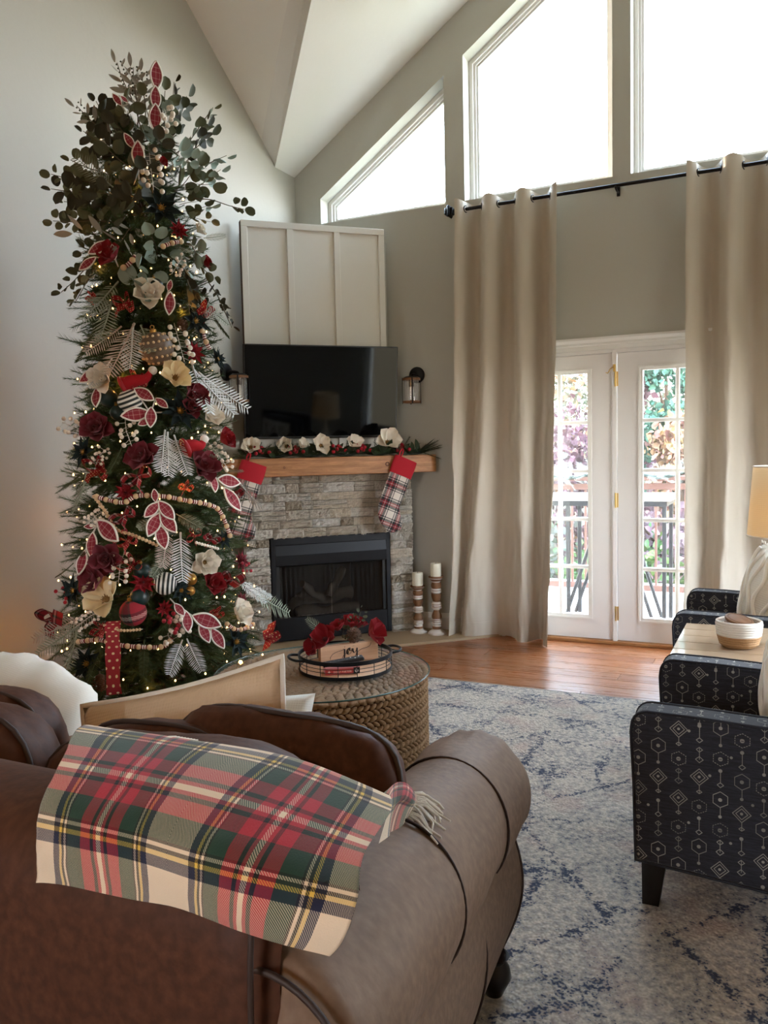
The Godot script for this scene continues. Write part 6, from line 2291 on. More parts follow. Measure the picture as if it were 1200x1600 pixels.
func make_ornaments() -> void:
	for o in [
		["magnolia",V(0.915,2.128,2.830),0.161,0,292,"cream magnolia blossom with open petals above the beaded brown ball"],
		["magnolia",V(1.016,1.759,2.789),0.149,1,343,"warm ivory magnolia blossom lit by fairy lights right of the horizontally striped ball"],
		["magnolia",V(0.763,1.759,2.969),0.136,0,308,"cream magnolia blossom with open petals just above and left of the horizontally striped ball"],
		["magnolia",V(1.097,1.578,2.647),0.117,0,62,"cream magnolia blossom with open petals below and left of the black wall lantern"],
		["magnolia",V(1.149,0.904,2.799),0.137,0,224,"cream magnolia blossom with open petals above and right of the vertically striped ball"],
		["magnolia",V(0.835,0.756,3.095),0.185,1,314,"warm ivory magnolia blossom lit by fairy lights just left of the tartan ball"],
		["magnolia",V(1.231,0.637,2.668),0.135,0,310,"cream magnolia blossom with open petals below and left of the firebox"],
		["magnolia",V(0.971,2.498,2.522),0.076,0,358,"cream magnolia blossom with open petals below and right of the topmost dark poinsettia"],
		["burgundy",V(0.745,1.524,3.006),0.153,0,8,"frosted burgundy magnolia flower below and left of the horizontally striped ball"],
		["burgundy",V(0.949,1.381,2.937),0.158,0,55,"frosted burgundy magnolia flower above and left of the upper red-disc bead garland"],
		["burgundy",V(1.104,1.336,2.744),0.157,0,133,"frosted burgundy magnolia flower just above and right of the upper red-disc bead garland"],
		["burgundy",V(0.822,0.945,3.070),0.151,0,272,"frosted burgundy magnolia flower above the widest ivory magnolia"],
		["burgundy",V(0.786,0.830,3.100),0.151,0,237,"frosted burgundy magnolia flower just above and left of the widest ivory magnolia"],
		["burgundy",V(1.066,1.668,2.713),0.127,0,343,"frosted burgundy magnolia flower left of the black wall lantern"],
		["burgundy",V(1.058,1.616,2.752),0.108,0,310,"frosted burgundy magnolia flower right of the horizontally striped ball"],
		["redflower",V(1.169,0.792,2.788),0.126,0,96,"bright red velvet flower right of the vertically striped ball"],
		["redflower",V(1.121,1.465,2.595),0.124,0,285,"bright red velvet flower below the black wall lantern"],
		["redflower",V(0.774,2.318,2.883),0.137,0,225,"bright red velvet flower above and left of the topmost magnolia"],
		["redflower",V(0.992,2.339,2.515),0.082,0,284,"bright red velvet flower below and left of the white panel corner"],
		["redflower",V(0.904,2.788,2.687),0.055,0,291,"bright red velvet flower above the topmost dark poinsettia"],
		["poinsettia",V(0.911,2.566,2.718),0.200,0,217,"dark green velvet poinsettia left of the white panel corner"],
		["poinsettia",V(1.030,1.607,2.784),0.198,0,203,"dark green velvet poinsettia right of the horizontally striped ball"],
		["poinsettia",V(0.647,0.792,3.105),0.142,0,320,"dark green velvet poinsettia just left of the widest ivory magnolia"],
		["poinsettia",V(0.751,0.470,3.146),0.168,0,95,"dark green velvet poinsettia just left of the long hanging red ribbon tail"],
		["poinsettia",V(1.233,0.509,2.694),0.159,0,290,"dark green velvet poinsettia below and left of the firebox"],
		["poinsettia",V(0.663,1.426,3.017),0.148,0,120,"dark green velvet poinsettia below and left of the horizontally striped ball"],
		["poinsettia",V(1.093,0.782,2.899),0.112,0,126,"dark green velvet poinsettia just right of the vertically striped ball"],
		["poinsettia",V(1.021,2.041,2.638),0.160,0,86,"dark green velvet poinsettia above and right of the beaded brown ball"],
		["poinsettia",V(1.049,1.870,2.516),0.120,0,179,"dark green velvet poinsettia just above and left of the black wall lantern"],
		["poinsettia",V(1.167,0.996,2.675),0.098,0,110,"dark green velvet poinsettia below and left of the red-cuffed stocking"],
		["mum",V(0.965,2.467,2.665),0.104,0,279,"small red pointed-petal flower just below and right of the topmost dark poinsettia"],
		["mum",V(1.041,1.885,2.687),0.116,0,132,"small red pointed-petal flower just right of the beaded brown ball"],
		["mum",V(0.979,0.833,3.014),0.116,0,55,"small red pointed-petal flower just left of the vertically striped ball"],
		["mum",V(0.885,1.238,3.001),0.099,0,247,"small red pointed-petal flower above and left of the six-leaf plaid pick"],
		["mum",V(1.204,0.883,2.599),0.106,1,170,"small frosted red flower left of the firebox"],
		["mum",V(1.055,0.712,2.973),0.081,0,127,"small red pointed-petal flower just below the vertically striped ball"],
		["mum",V(1.226,0.701,2.631),0.074,1,232,"small frosted red flower below and left of the firebox"],
		["mum",V(1.012,2.017,2.713),0.061,2,73,"brown open pinecone just above and right of the beaded brown ball"],
		["mum",V(0.825,0.390,3.152),0.086,2,144,"brown open pinecone just below the long hanging red ribbon tail"],
		["bauble",V(0.948,1.900,2.825),0.155,0,0,"large brown ball with rows of wooden beads below the topmost magnolia"],
		["bauble",V(0.777,1.673,2.968),0.083,1,0,"matte dark green ball ornament just left of the horizontally striped ball"],
		["bauble",V(0.870,1.656,2.933),0.112,2,0,"black and white striped ball ornament below the beaded brown ball"],
		["bauble",V(0.964,0.880,3.003),0.081,1,0,"matte dark green ball ornament just left of the vertically striped ball"],
		["bauble",V(0.959,0.766,3.025),0.087,1,0,"matte dark green ball ornament just above the tartan ball"],
		["bauble",V(0.939,0.698,3.049),0.122,3,0,"red tartan fabric ball ornament just right of the widest ivory magnolia"],
		["bauble",V(1.044,0.820,2.948),0.105,4,0,"ball ornament with vertical black and white stripes above and right of the tartan ball"],
		["bauble",V(1.115,0.829,2.855),0.059,5,0,"small shiny gold ball just right of the vertically striped ball"],
		["bauble",V(1.119,0.778,2.867),0.047,5,0,"small shiny gold ball right of the tartan ball"],
		["bauble",V(0.925,2.195,2.789),0.072,1,0,"matte dark green ball ornament just above the topmost magnolia"],
		["bauble",V(0.822,1.604,2.963),0.071,1,0,"matte dark green ball ornament just below and left of the horizontally striped ball"],
		["fern",V(0.756,2.224,2.850),V(0.676,2.018,3.002),0.029,1,"grey-green frosted fern frond pointing down-left left of the topmost magnolia"],
		["fern",V(0.737,2.179,2.862),V(0.786,1.908,3.002),0.029,1,"grey-green frosted fern frond pointing down left of the beaded brown ball"],
		["fern",V(0.784,2.011,2.873),V(0.707,1.869,3.023),0.029,2,"dusty pink-grey fern frond pointing down-left above and left of the horizontally striped ball"],
		["fern",V(0.837,2.024,2.844),V(0.830,1.761,3.010),0.029,2,"dusty pink-grey fern frond pointing down-left just above and left of the horizontally striped ball"],
		["fern",V(0.832,2.019,2.847),V(0.915,1.782,2.966),0.029,0,"white flocked fern frond pointing down just above the horizontally striped ball"],
		["fern",V(0.862,2.015,2.830),V(0.984,1.861,2.899),0.029,1,"grey-green frosted fern frond pointing down just below and left of the beaded brown ball"],
		["fern",V(0.643,2.014,2.891),V(0.671,1.827,3.030),0.029,3,"dark green fir twig pointing down-left above and left of the horizontally striped ball"],
		["fern",V(1.009,1.836,2.650),V(1.140,1.584,2.721),0.030,0,"white flocked fern frond pointing down below and left of the black wall lantern"],
		["fern",V(1.013,1.812,2.643),V(1.163,1.581,2.558),0.031,0,"white flocked fern frond pointing down-right just below the black wall lantern"],
		["fern",V(1.019,1.802,2.617),V(1.129,1.619,2.402),0.032,0,"white flocked fern frond just below the black wall lantern"]]:
		tree_ornament(o)
	for o in [
		["fern",V(0.971,1.522,2.819),V(1.041,1.316,2.948),0.029,0,"white flocked fern frond pointing down just above and left of the upper red-disc bead garland"],
		["fern",V(0.980,1.513,2.812),V(1.066,1.298,2.927),0.029,0,"white flocked fern frond just above and left of the upper red-disc bead garland"],
		["fern",V(0.999,1.498,2.790),V(1.119,1.301,2.857),0.029,0,"white flocked fern frond pointing down just above the upper red-disc bead garland"],
		["fern",V(1.047,1.043,2.831),V(1.136,0.824,2.948),0.029,0,"white flocked fern frond pointing down just right of the vertically striped ball"],
		["fern",V(1.011,1.053,2.877),V(1.074,0.893,3.000),0.029,2,"dusty pink-grey fern frond pointing down just above the vertically striped ball"],
		["fern",V(1.030,1.130,2.837),V(1.178,1.057,2.827),0.029,1,"grey-green frosted fern frond pointing down-right below and right of the upper red-disc bead garland"],
		["fern",V(0.955,1.106,2.919),V(0.976,1.074,3.045),0.029,1,"grey-green frosted fern frond pointing down-left just below and left of the six-leaf plaid pick"],
		["fern",V(0.636,1.327,2.989),V(0.715,1.152,3.124),0.029,1,"grey-green frosted fern frond pointing down left of the six-leaf plaid pick"],
		["fern",V(0.590,1.322,2.984),V(0.569,1.229,3.105),0.030,3,"dark green fir twig pointing down-left well left of the six-leaf plaid pick"],
		["fern",V(0.605,1.403,2.974),V(0.607,1.434,3.082),0.029,3,"dark green fir twig pointing left below and left of the horizontally striped ball"],
		["fern",V(0.648,0.662,3.083),V(0.460,0.561,3.174),0.030,2,"dusty pink-grey fern frond pointing down-left above the white pillow"],
		["fern",V(0.671,0.644,3.088),V(0.513,0.505,3.199),0.029,1,"grey-green frosted fern frond pointing down-left just above the white pillow"],
		["fern",V(0.639,0.632,3.089),V(0.722,0.429,3.227),0.029,1,"grey-green frosted fern frond pointing down just right of the white pillow"],
		["fern",V(1.087,0.551,2.897),V(1.122,0.422,3.048),0.029,0,"white flocked fern frond pointing down below and right of the lower red-disc bead garland"],
		["fern",V(1.099,0.554,2.880),V(1.221,0.417,2.935),0.029,0,"white flocked fern frond pointing down-right well right of the lower red-disc bead garland"],
		["fern",V(1.166,0.787,2.558),V(1.294,0.663,2.532),0.031,0,"white flocked fern frond pointing down-right just below the firebox"],
		["fern",V(1.166,0.771,2.516),V(1.283,0.675,2.459),0.032,0,"white flocked fern frond just below the firebox"],
		["fern",V(1.160,0.702,2.429),V(1.202,0.547,2.204),0.034,1,"grey-green frosted fern frond pointing down-right below the firebox"],
		["fern",V(1.091,1.323,2.538),V(1.203,1.313,2.545),0.031,1,"grey-green frosted fern frond pointing right just above the red-cuffed stocking"],
		["fern",V(0.712,2.670,2.796),V(0.549,2.816,2.866),0.030,1,"grey-green frosted fern frond pointing up-left well above and left of the topmost dark poinsettia"],
		["fern",V(0.912,2.502,2.397),V(1.007,2.508,2.343),0.033,1,"grey-green frosted fern frond pointing right just below and left of the white panel corner"],
		["fern",V(0.580,0.909,3.042),V(0.607,0.853,3.165),0.029,3,"dark green fir twig pointing down-left left of the widest ivory magnolia"],
		["fern",V(0.965,2.206,2.548),V(1.093,2.026,2.488),0.032,1,"grey-green frosted fern frond pointing down-right above the black wall lantern"],
		["fern",V(1.022,1.250,2.313),V(1.217,1.138,2.457),0.032,0,"white flocked fern frond pointing down-right just below the red-cuffed stocking"],
		["fern",V(0.945,2.177,2.449),V(1.108,1.965,2.522),0.031,3,"dark green fir twig pointing down-right above the black wall lantern"],
		["fern",V(0.921,2.422,2.648),V(1.045,2.344,2.663),0.030,1,"grey-green frosted fern frond pointing down-right below and right of the topmost dark poinsettia"],
		["fern",V(0.713,2.136,2.873),V(0.687,2.121,2.987),0.029,1,"grey-green frosted fern frond pointing left left of the topmost magnolia"],
		["fern",V(0.746,1.862,2.904),V(0.734,1.707,3.041),0.029,0,"white flocked fern frond pointing down-left left of the horizontally striped ball"],
		["fern",V(1.043,1.466,2.716),V(1.181,1.387,2.680),0.030,1,"grey-green frosted fern frond pointing down-right above and left of the red-cuffed stocking"],
		["fern",V(1.122,0.977,2.702),V(1.251,0.968,2.597),0.031,3,"dark green fir twig pointing right above and left of the firebox"],
		["fern",V(0.760,0.915,3.041),V(0.714,0.986,3.145),0.029,3,"dark green fir twig pointing up-left above and left of the widest ivory magnolia"],
		["fern",V(0.960,0.565,3.010),V(1.044,0.422,3.112),0.028,3,"dark green fir twig pointing down below and right of the long hanging red ribbon tail"],
		["fern",V(1.175,0.495,2.752),V(1.309,0.412,2.739),0.030,3,"dark green fir twig pointing down-right well below the firebox"],
		["fern",V(0.817,1.443,2.944),V(0.851,1.314,3.068),0.029,3,"dark green fir twig pointing down-left above and left of the six-leaf plaid pick"],
		["fern",V(0.993,1.993,2.620),V(1.088,2.119,2.536),0.031,0,"white flocked fern frond pointing up-right right of the topmost magnolia"],
		["fern",V(0.781,0.567,3.084),V(0.823,0.398,3.215),0.028,3,"dark green fir twig pointing down below and left of the long hanging red ribbon tail"],
		["fern",V(1.013,0.936,2.896),V(1.039,0.854,3.038),0.029,1,"grey-green frosted fern frond pointing down-left just left of the vertically striped ball"],
		["leafpick",[V(0.879,3.137,2.672),V(0.891,3.264,2.677),V(0.886,3.035,2.691),V(0.898,3.141,2.698),V(0.891,2.931,2.708),V(0.906,3.053,2.712)],"pick of red plaid leaves with white rope edges just above the topmost plaid leaf"],
		["leafpick",[V(0.773,3.041,2.794),V(0.752,3.088,2.827),V(0.799,3.056,2.778),V(0.788,3.074,2.815)],"pick of red plaid leaves with white rope edges left of the topmost plaid leaf"],
		["leafpick",[V(0.854,2.746,2.790),V(0.865,2.863,2.799),V(0.836,2.836,2.790),V(0.813,2.897,2.829)],"pick of red plaid leaves with white rope edges below the topmost plaid leaf"],
		["leafpick",[V(0.790,2.313,2.900),V(0.795,2.375,2.921),V(0.761,2.396,2.897),V(0.671,2.345,2.945),V(0.689,2.331,2.917),V(0.618,2.274,2.953)],"pick of red plaid leaves with white rope edges above and left of the topmost magnolia"],
		["leafpick",[V(0.984,2.169,2.770),V(1.006,2.218,2.775),V(0.993,2.057,2.784),V(1.008,2.161,2.785)],"pick of red plaid leaves with white rope edges above the beaded brown ball"],
		["leafpick",[V(0.745,1.805,2.987),V(0.661,1.749,3.029),V(0.734,1.721,2.998),V(0.765,1.630,3.038)],"pick of red plaid leaves with white rope edges left of the horizontally striped ball"],
		["leafpick",[V(0.966,1.600,2.908),V(0.881,1.586,3.006),V(0.967,1.626,2.903),V(0.991,1.532,2.940),V(0.967,1.568,2.915),V(0.949,1.544,2.973),V(0.903,1.712,2.936),V(0.994,1.657,2.914),V(0.980,1.667,2.885),V(1.038,1.621,2.873)],"pick of red plaid leaves with white rope edges below the beaded brown ball"],
		["leafpick",[V(1.010,1.194,2.949),V(1.021,1.254,2.968),V(1.022,1.191,2.939),V(0.996,1.129,3.010),V(1.020,1.197,2.940),V(1.091,1.112,2.924),V(1.025,1.142,2.945),V(1.014,1.043,3.014),V(1.027,1.147,2.943),V(1.101,1.054,2.926),V(1.027,1.090,2.954),V(1.072,0.982,2.971)],"pick of red plaid leaves with white rope edges just above the six-leaf plaid pick"],
		["leafpick",[V(0.780,1.117,3.079),V(0.901,1.027,3.083),V(0.759,1.062,3.089),V(0.783,0.957,3.131),V(0.724,0.981,3.106),V(0.725,0.876,3.152),V(0.773,1.091,3.082),V(0.737,1.091,3.119)],"pick of red plaid leaves with white rope edges above the widest ivory magnolia"],
		["leafpick",[V(1.146,1.307,2.697),V(1.179,1.226,2.731),V(1.166,1.243,2.644),V(1.218,1.129,2.589),V(1.155,1.287,2.676),V(1.199,1.261,2.560)],"pick of red plaid leaves with white rope edges just left of the red-cuffed stocking"],
		["leafpick",[V(1.172,0.633,2.873),V(1.222,0.544,2.873),V(1.203,0.600,2.831),V(1.259,0.507,2.814)],"pick of red plaid leaves with white rope edges right of the tartan ball"],
		["leafpick",[V(1.098,0.732,2.953),V(1.148,0.679,2.950),V(1.133,0.692,2.917),V(1.163,0.603,2.946),V(1.150,0.669,2.898),V(1.244,0.611,2.812)],"pick of red plaid leaves with white rope edges right of the lower red-disc bead garland"],
		["berry",V(0.875,2.971,2.596),V(0.918,3.042,2.668),0.0248,0,"spray of round cream berries pointing up below the topmost plaid leaf",12],
		["berry",V(0.845,2.882,2.702),V(0.924,2.638,2.772),0.0244,0,"spray of round cream berries pointing down above the topmost dark poinsettia",17],
		["berry",V(0.960,2.355,2.629),V(0.997,2.248,2.758),0.0154,0,"spray of round cream berries pointing down-left above and right of the topmost magnolia",16],
		["berry",V(0.973,2.028,2.726),V(1.060,1.838,2.769),0.0243,0,"spray of round cream berries pointing down just right of the beaded brown ball",17],
		["berry",V(0.640,1.522,2.980),V(0.537,1.569,3.027),0.0210,0,"spray of round cream berries pointing left left of the horizontally striped ball",9],
		["berry",V(0.838,1.584,2.936),V(0.924,1.449,2.993),0.0207,0,"spray of round cream berries pointing down just below the horizontally striped ball",12],
		["berry",V(0.767,1.444,2.981),V(0.774,1.369,3.064),0.0148,0,"spray of round cream berries pointing down-left below the horizontally striped ball",14],
		["berry",V(0.875,0.975,3.015),V(0.907,0.836,3.098),0.0205,0,"spray of round cream berries pointing down just above the widest ivory magnolia",14],
		["berry",V(0.785,1.165,3.018),V(0.744,1.099,3.106),0.0147,0,"spray of round cream berries pointing down-left left of the six-leaf plaid pick",20],
		["berry",V(0.812,0.722,3.075),V(0.716,0.641,3.177),0.0146,0,"spray of round cream berries pointing down-left just below and left of the widest ivory magnolia",22],
		["berry",V(1.075,0.630,2.922),V(1.153,0.639,2.940),0.0206,0,"spray of round cream berries pointing right below the vertically striped ball",10]]:
		tree_ornament(o)
	for o in [
		["berry",V(1.054,0.591,2.957),V(1.120,0.566,2.993),0.0205,0,"spray of round cream berries pointing down-right below and right of the tartan ball",8],
		["berry",V(1.085,1.465,2.648),V(1.179,1.325,2.616),0.0185,0,"spray of round cream berries pointing down-right above and left of the red-cuffed stocking",18],
		["berry",V(1.069,0.651,2.927),V(1.098,0.628,3.006),0.0206,1,"spray of round red berries pointing down-left right of the tartan ball",12],
		["berry",V(0.595,0.764,3.084),V(0.624,0.790,3.155),0.0179,1,"spray of round red berries pointing left left of the widest ivory magnolia",5],
		["berry",V(1.172,0.899,2.560),V(1.250,0.829,2.604),0.0157,1,"spray of round red berries pointing down-right just left of the firebox",10],
		["euc",V(0.775,2.946,2.490),V(0.819,3.263,2.464),0.064,0,"dark green round-leaved eucalyptus sprig pointing up just right of the topmost plaid leaf"],
		["euc",V(0.805,2.915,2.573),V(0.849,3.174,2.571),0.069,0,"dark green round-leaved eucalyptus sprig pointing up just below and right of the topmost plaid leaf"],
		["euc",V(0.815,2.915,2.466),V(0.978,3.143,2.365),0.064,0,"dark green round-leaved eucalyptus sprig pointing up-right below and right of the topmost plaid leaf"],
		["euc",V(0.825,2.885,2.456),V(0.966,3.018,2.373),0.064,0,"dark green round-leaved eucalyptus sprig below and right of the topmost plaid leaf"],
		["euc",V(0.851,2.838,2.441),V(1.029,2.908,2.336),0.055,1,"pale sage lambs-ear leaf sprig pointing right above the white panel corner"],
		["euc",V(0.834,2.760,2.450),V(0.961,2.768,2.371),0.078,0,"dark green round-leaved eucalyptus sprig pointing right above and left of the white panel corner"],
		["euc",V(0.870,2.698,2.424),V(1.099,2.642,2.297),0.059,4,"sparse eucalyptus sprig leafy at its tip pointing right just above the white panel corner"],
		["euc",V(0.717,2.860,2.703),V(0.538,3.137,2.712),0.069,0,"dark green round-leaved eucalyptus sprig pointing up-left left of the topmost plaid leaf"],
		["euc",V(0.734,2.828,2.702),V(0.525,3.038,2.726),0.069,0,"dark green round-leaved eucalyptus sprig pointing up-left below and left of the topmost plaid leaf"],
		["euc",V(0.697,2.673,2.737),V(0.401,2.763,2.887),0.055,0,"dark green round-leaved eucalyptus sprig pointing left well left of the topmost dark poinsettia"],
		["euc",V(0.679,2.645,2.742),V(0.395,2.695,2.887),0.068,0,"dark green round-leaved eucalyptus sprig well left of the topmost dark poinsettia"],
		["euc",V(0.720,2.578,2.746),V(0.454,2.585,2.810),0.081,0,"dark green round-leaved eucalyptus sprig pointing left well above and left of the topmost magnolia"],
		["euc",V(0.707,2.516,2.758),V(0.396,2.545,2.885),0.046,0,"dark green round-leaved eucalyptus sprig well above and left of the topmost magnolia"],
		["euc",V(0.611,2.375,2.773),V(0.404,2.207,2.868),0.050,0,"dark green round-leaved eucalyptus sprig pointing down-left well left of the topmost magnolia"],
		["euc",V(0.584,2.348,2.768),V(0.571,2.130,2.944),0.042,0,"dark green round-leaved eucalyptus sprig pointing down-left left of the topmost magnolia"],
		["euc",V(0.841,2.602,2.444),V(0.947,2.582,2.375),0.046,0,"dark green round-leaved eucalyptus sprig pointing right just left of the white panel corner"],
		["euc",V(0.853,2.405,2.471),V(1.027,2.278,2.487),0.051,0,"dark green round-leaved eucalyptus sprig pointing down-right below the white panel corner"],
		["euc",V(0.923,2.285,2.388),V(1.017,2.052,2.329),0.043,0,"dark green round-leaved eucalyptus sprig pointing down-right above the black wall lantern"],
		["euc",V(0.797,2.203,2.768),V(0.905,2.265,2.853),0.083,1,"pale sage lambs-ear leaf sprig pointing up just above the topmost magnolia"],
		["euc",V(0.851,2.363,2.684),V(0.922,2.442,2.800),0.077,1,"pale sage lambs-ear leaf sprig pointing up just below the topmost dark poinsettia"],
		["euc",V(0.820,2.796,2.552),V(0.949,2.876,2.596),0.086,1,"pale sage lambs-ear leaf sprig pointing up-right above the topmost dark poinsettia"],
		["euc",V(0.712,2.445,2.768),V(0.500,2.485,2.861),0.080,2,"long pale grey leaf sprig pointing left well left of the topmost dark poinsettia"],
		["euc",V(0.750,2.576,2.735),V(0.866,2.656,2.814),0.089,0,"dark green round-leaved eucalyptus sprig pointing up just above and left of the topmost dark poinsettia"],
		["euc",V(0.688,2.519,2.759),V(0.837,2.520,2.854),0.083,0,"dark green round-leaved eucalyptus sprig pointing up-right just left of the topmost dark poinsettia"],
		["euc",V(0.695,2.957,2.695),V(0.767,3.063,2.735),0.079,0,"dark green round-leaved eucalyptus sprig pointing up below and left of the topmost plaid leaf"],
		["euc",V(0.902,2.229,2.542),V(1.041,2.086,2.693),0.055,0,"dark green round-leaved eucalyptus sprig pointing down right of the topmost magnolia"],
		["euc",V(0.892,2.291,2.550),V(1.039,2.165,2.666),0.061,0,"dark green round-leaved eucalyptus sprig pointing down-right right of the topmost magnolia"],
		["euc",V(0.761,2.987,2.656),V(0.699,3.276,2.730),0.067,3,"slim grey willow sprig with seed heads pointing up left of the topmost plaid leaf"],
		["euc",V(0.750,2.986,2.665),V(0.772,3.251,2.702),0.073,3,"slim grey willow sprig with seed heads pointing up just left of the topmost plaid leaf"],
		["euc",V(0.771,2.989,2.643),V(0.803,3.235,2.672),0.067,3,"slim grey willow sprig with seed heads just left of the topmost plaid leaf"],
		["euc",V(0.701,2.862,2.707),V(0.480,3.103,2.781),0.062,3,"slim grey willow sprig with seed heads pointing up-left well left of the topmost plaid leaf"],
		["euc",V(0.807,2.807,2.628),V(0.915,2.900,2.701),0.072,0,"dark green round-leaved eucalyptus sprig pointing up below the topmost plaid leaf"],
		["euc",V(0.824,2.713,2.515),V(0.905,2.855,2.406),0.084,0,"dark green round-leaved eucalyptus sprig pointing up-right above and right of the topmost dark poinsettia"],
		["euc",V(0.777,2.734,2.690),V(0.735,2.827,2.850),0.078,0,"dark green round-leaved eucalyptus sprig pointing up-left above and left of the topmost dark poinsettia"],
		["euc",V(0.772,2.639,2.712),V(0.677,2.637,2.884),0.072,0,"dark green round-leaved eucalyptus sprig pointing left left of the topmost dark poinsettia"],
		["euc",V(0.847,2.299,2.707),V(0.919,2.146,2.863),0.065,1,"pale sage lambs-ear leaf sprig pointing down just above and left of the topmost magnolia"],
		["euc",V(0.837,2.475,2.447),V(1.023,2.362,2.586),0.062,1,"pale sage lambs-ear leaf sprig pointing down-right below and left of the white panel corner"],
		["euc",V(0.821,2.771,2.530),V(0.946,2.865,2.507),0.057,1,"pale sage lambs-ear leaf sprig pointing up-right above and right of the topmost dark poinsettia"],
		["euc",V(0.571,2.971,2.672),V(0.646,3.031,2.766),0.080,0,"dark green round-leaved eucalyptus sprig below and left of the topmost plaid leaf"],
		["euc",V(0.817,2.665,2.460),V(0.945,2.680,2.428),0.064,0,"dark green round-leaved eucalyptus sprig pointing right left of the white panel corner"],
		["euc",V(0.798,2.904,2.612),V(0.816,3.115,2.686),0.067,0,"dark green round-leaved eucalyptus sprig pointing up just below and left of the topmost plaid leaf"],
		["euc",V(0.790,2.977,2.481),V(0.870,3.196,2.432),0.071,0,"dark green round-leaved eucalyptus sprig just below and right of the topmost plaid leaf"],
		["euc",V(0.782,2.830,2.666),V(0.707,2.989,2.769),0.073,0,"dark green round-leaved eucalyptus sprig pointing up-left well above the topmost dark poinsettia"],
		["euc",V(0.837,2.854,2.448),V(0.946,3.058,2.385),0.064,0,"dark green round-leaved eucalyptus sprig pointing up-right well above the topmost dark poinsettia"],
		["euc",V(0.748,2.796,2.697),V(0.533,2.967,2.801),0.062,0,"dark green round-leaved eucalyptus sprig pointing up-left well below and left of the topmost plaid leaf"],
		["euc",V(0.728,2.702,2.726),V(0.454,2.842,2.813),0.068,0,"dark green round-leaved eucalyptus sprig pointing up-left well left of the topmost dark poinsettia"],
		["euc",V(0.718,2.609,2.743),V(0.428,2.642,2.842),0.062,0,"dark green round-leaved eucalyptus sprig pointing left well below and left of the topmost plaid leaf"],
		["euc",V(0.847,2.728,2.443),V(1.000,2.840,2.350),0.058,1,"pale sage lambs-ear leaf sprig pointing up-right above the white panel corner"],
		["euc",V(0.830,2.633,2.453),V(0.952,2.667,2.376),0.052,1,"pale sage lambs-ear leaf sprig pointing right just left of the white panel corner"],
		["euc",V(0.821,2.646,2.655),V(0.880,2.750,2.780),0.072,0,"dark green round-leaved eucalyptus sprig pointing up above the topmost dark poinsettia"],
		["euc",V(0.676,2.427,2.773),V(0.587,2.364,2.913),0.048,0,"dark green round-leaved eucalyptus sprig pointing left above and left of the topmost magnolia"],
		["euc",V(0.864,2.383,2.652),V(1.012,2.266,2.698),0.061,1,"pale sage lambs-ear leaf sprig pointing down-right above and right of the topmost magnolia"],
		["euc",V(0.778,2.514,2.726),V(0.793,2.371,2.899),0.059,2,"long pale grey leaf sprig pointing down-left below and left of the topmost dark poinsettia"],
		["euc",V(0.897,2.175,2.490),V(1.043,2.202,2.523),0.050,0,"dark green round-leaved eucalyptus sprig pointing up-right right of the topmost magnolia"],
		["euc",V(0.797,2.867,2.636),V(0.865,3.054,2.579),0.075,1,"pale sage lambs-ear leaf sprig pointing up-right below the topmost plaid leaf"]]:
		tree_ornament(o)
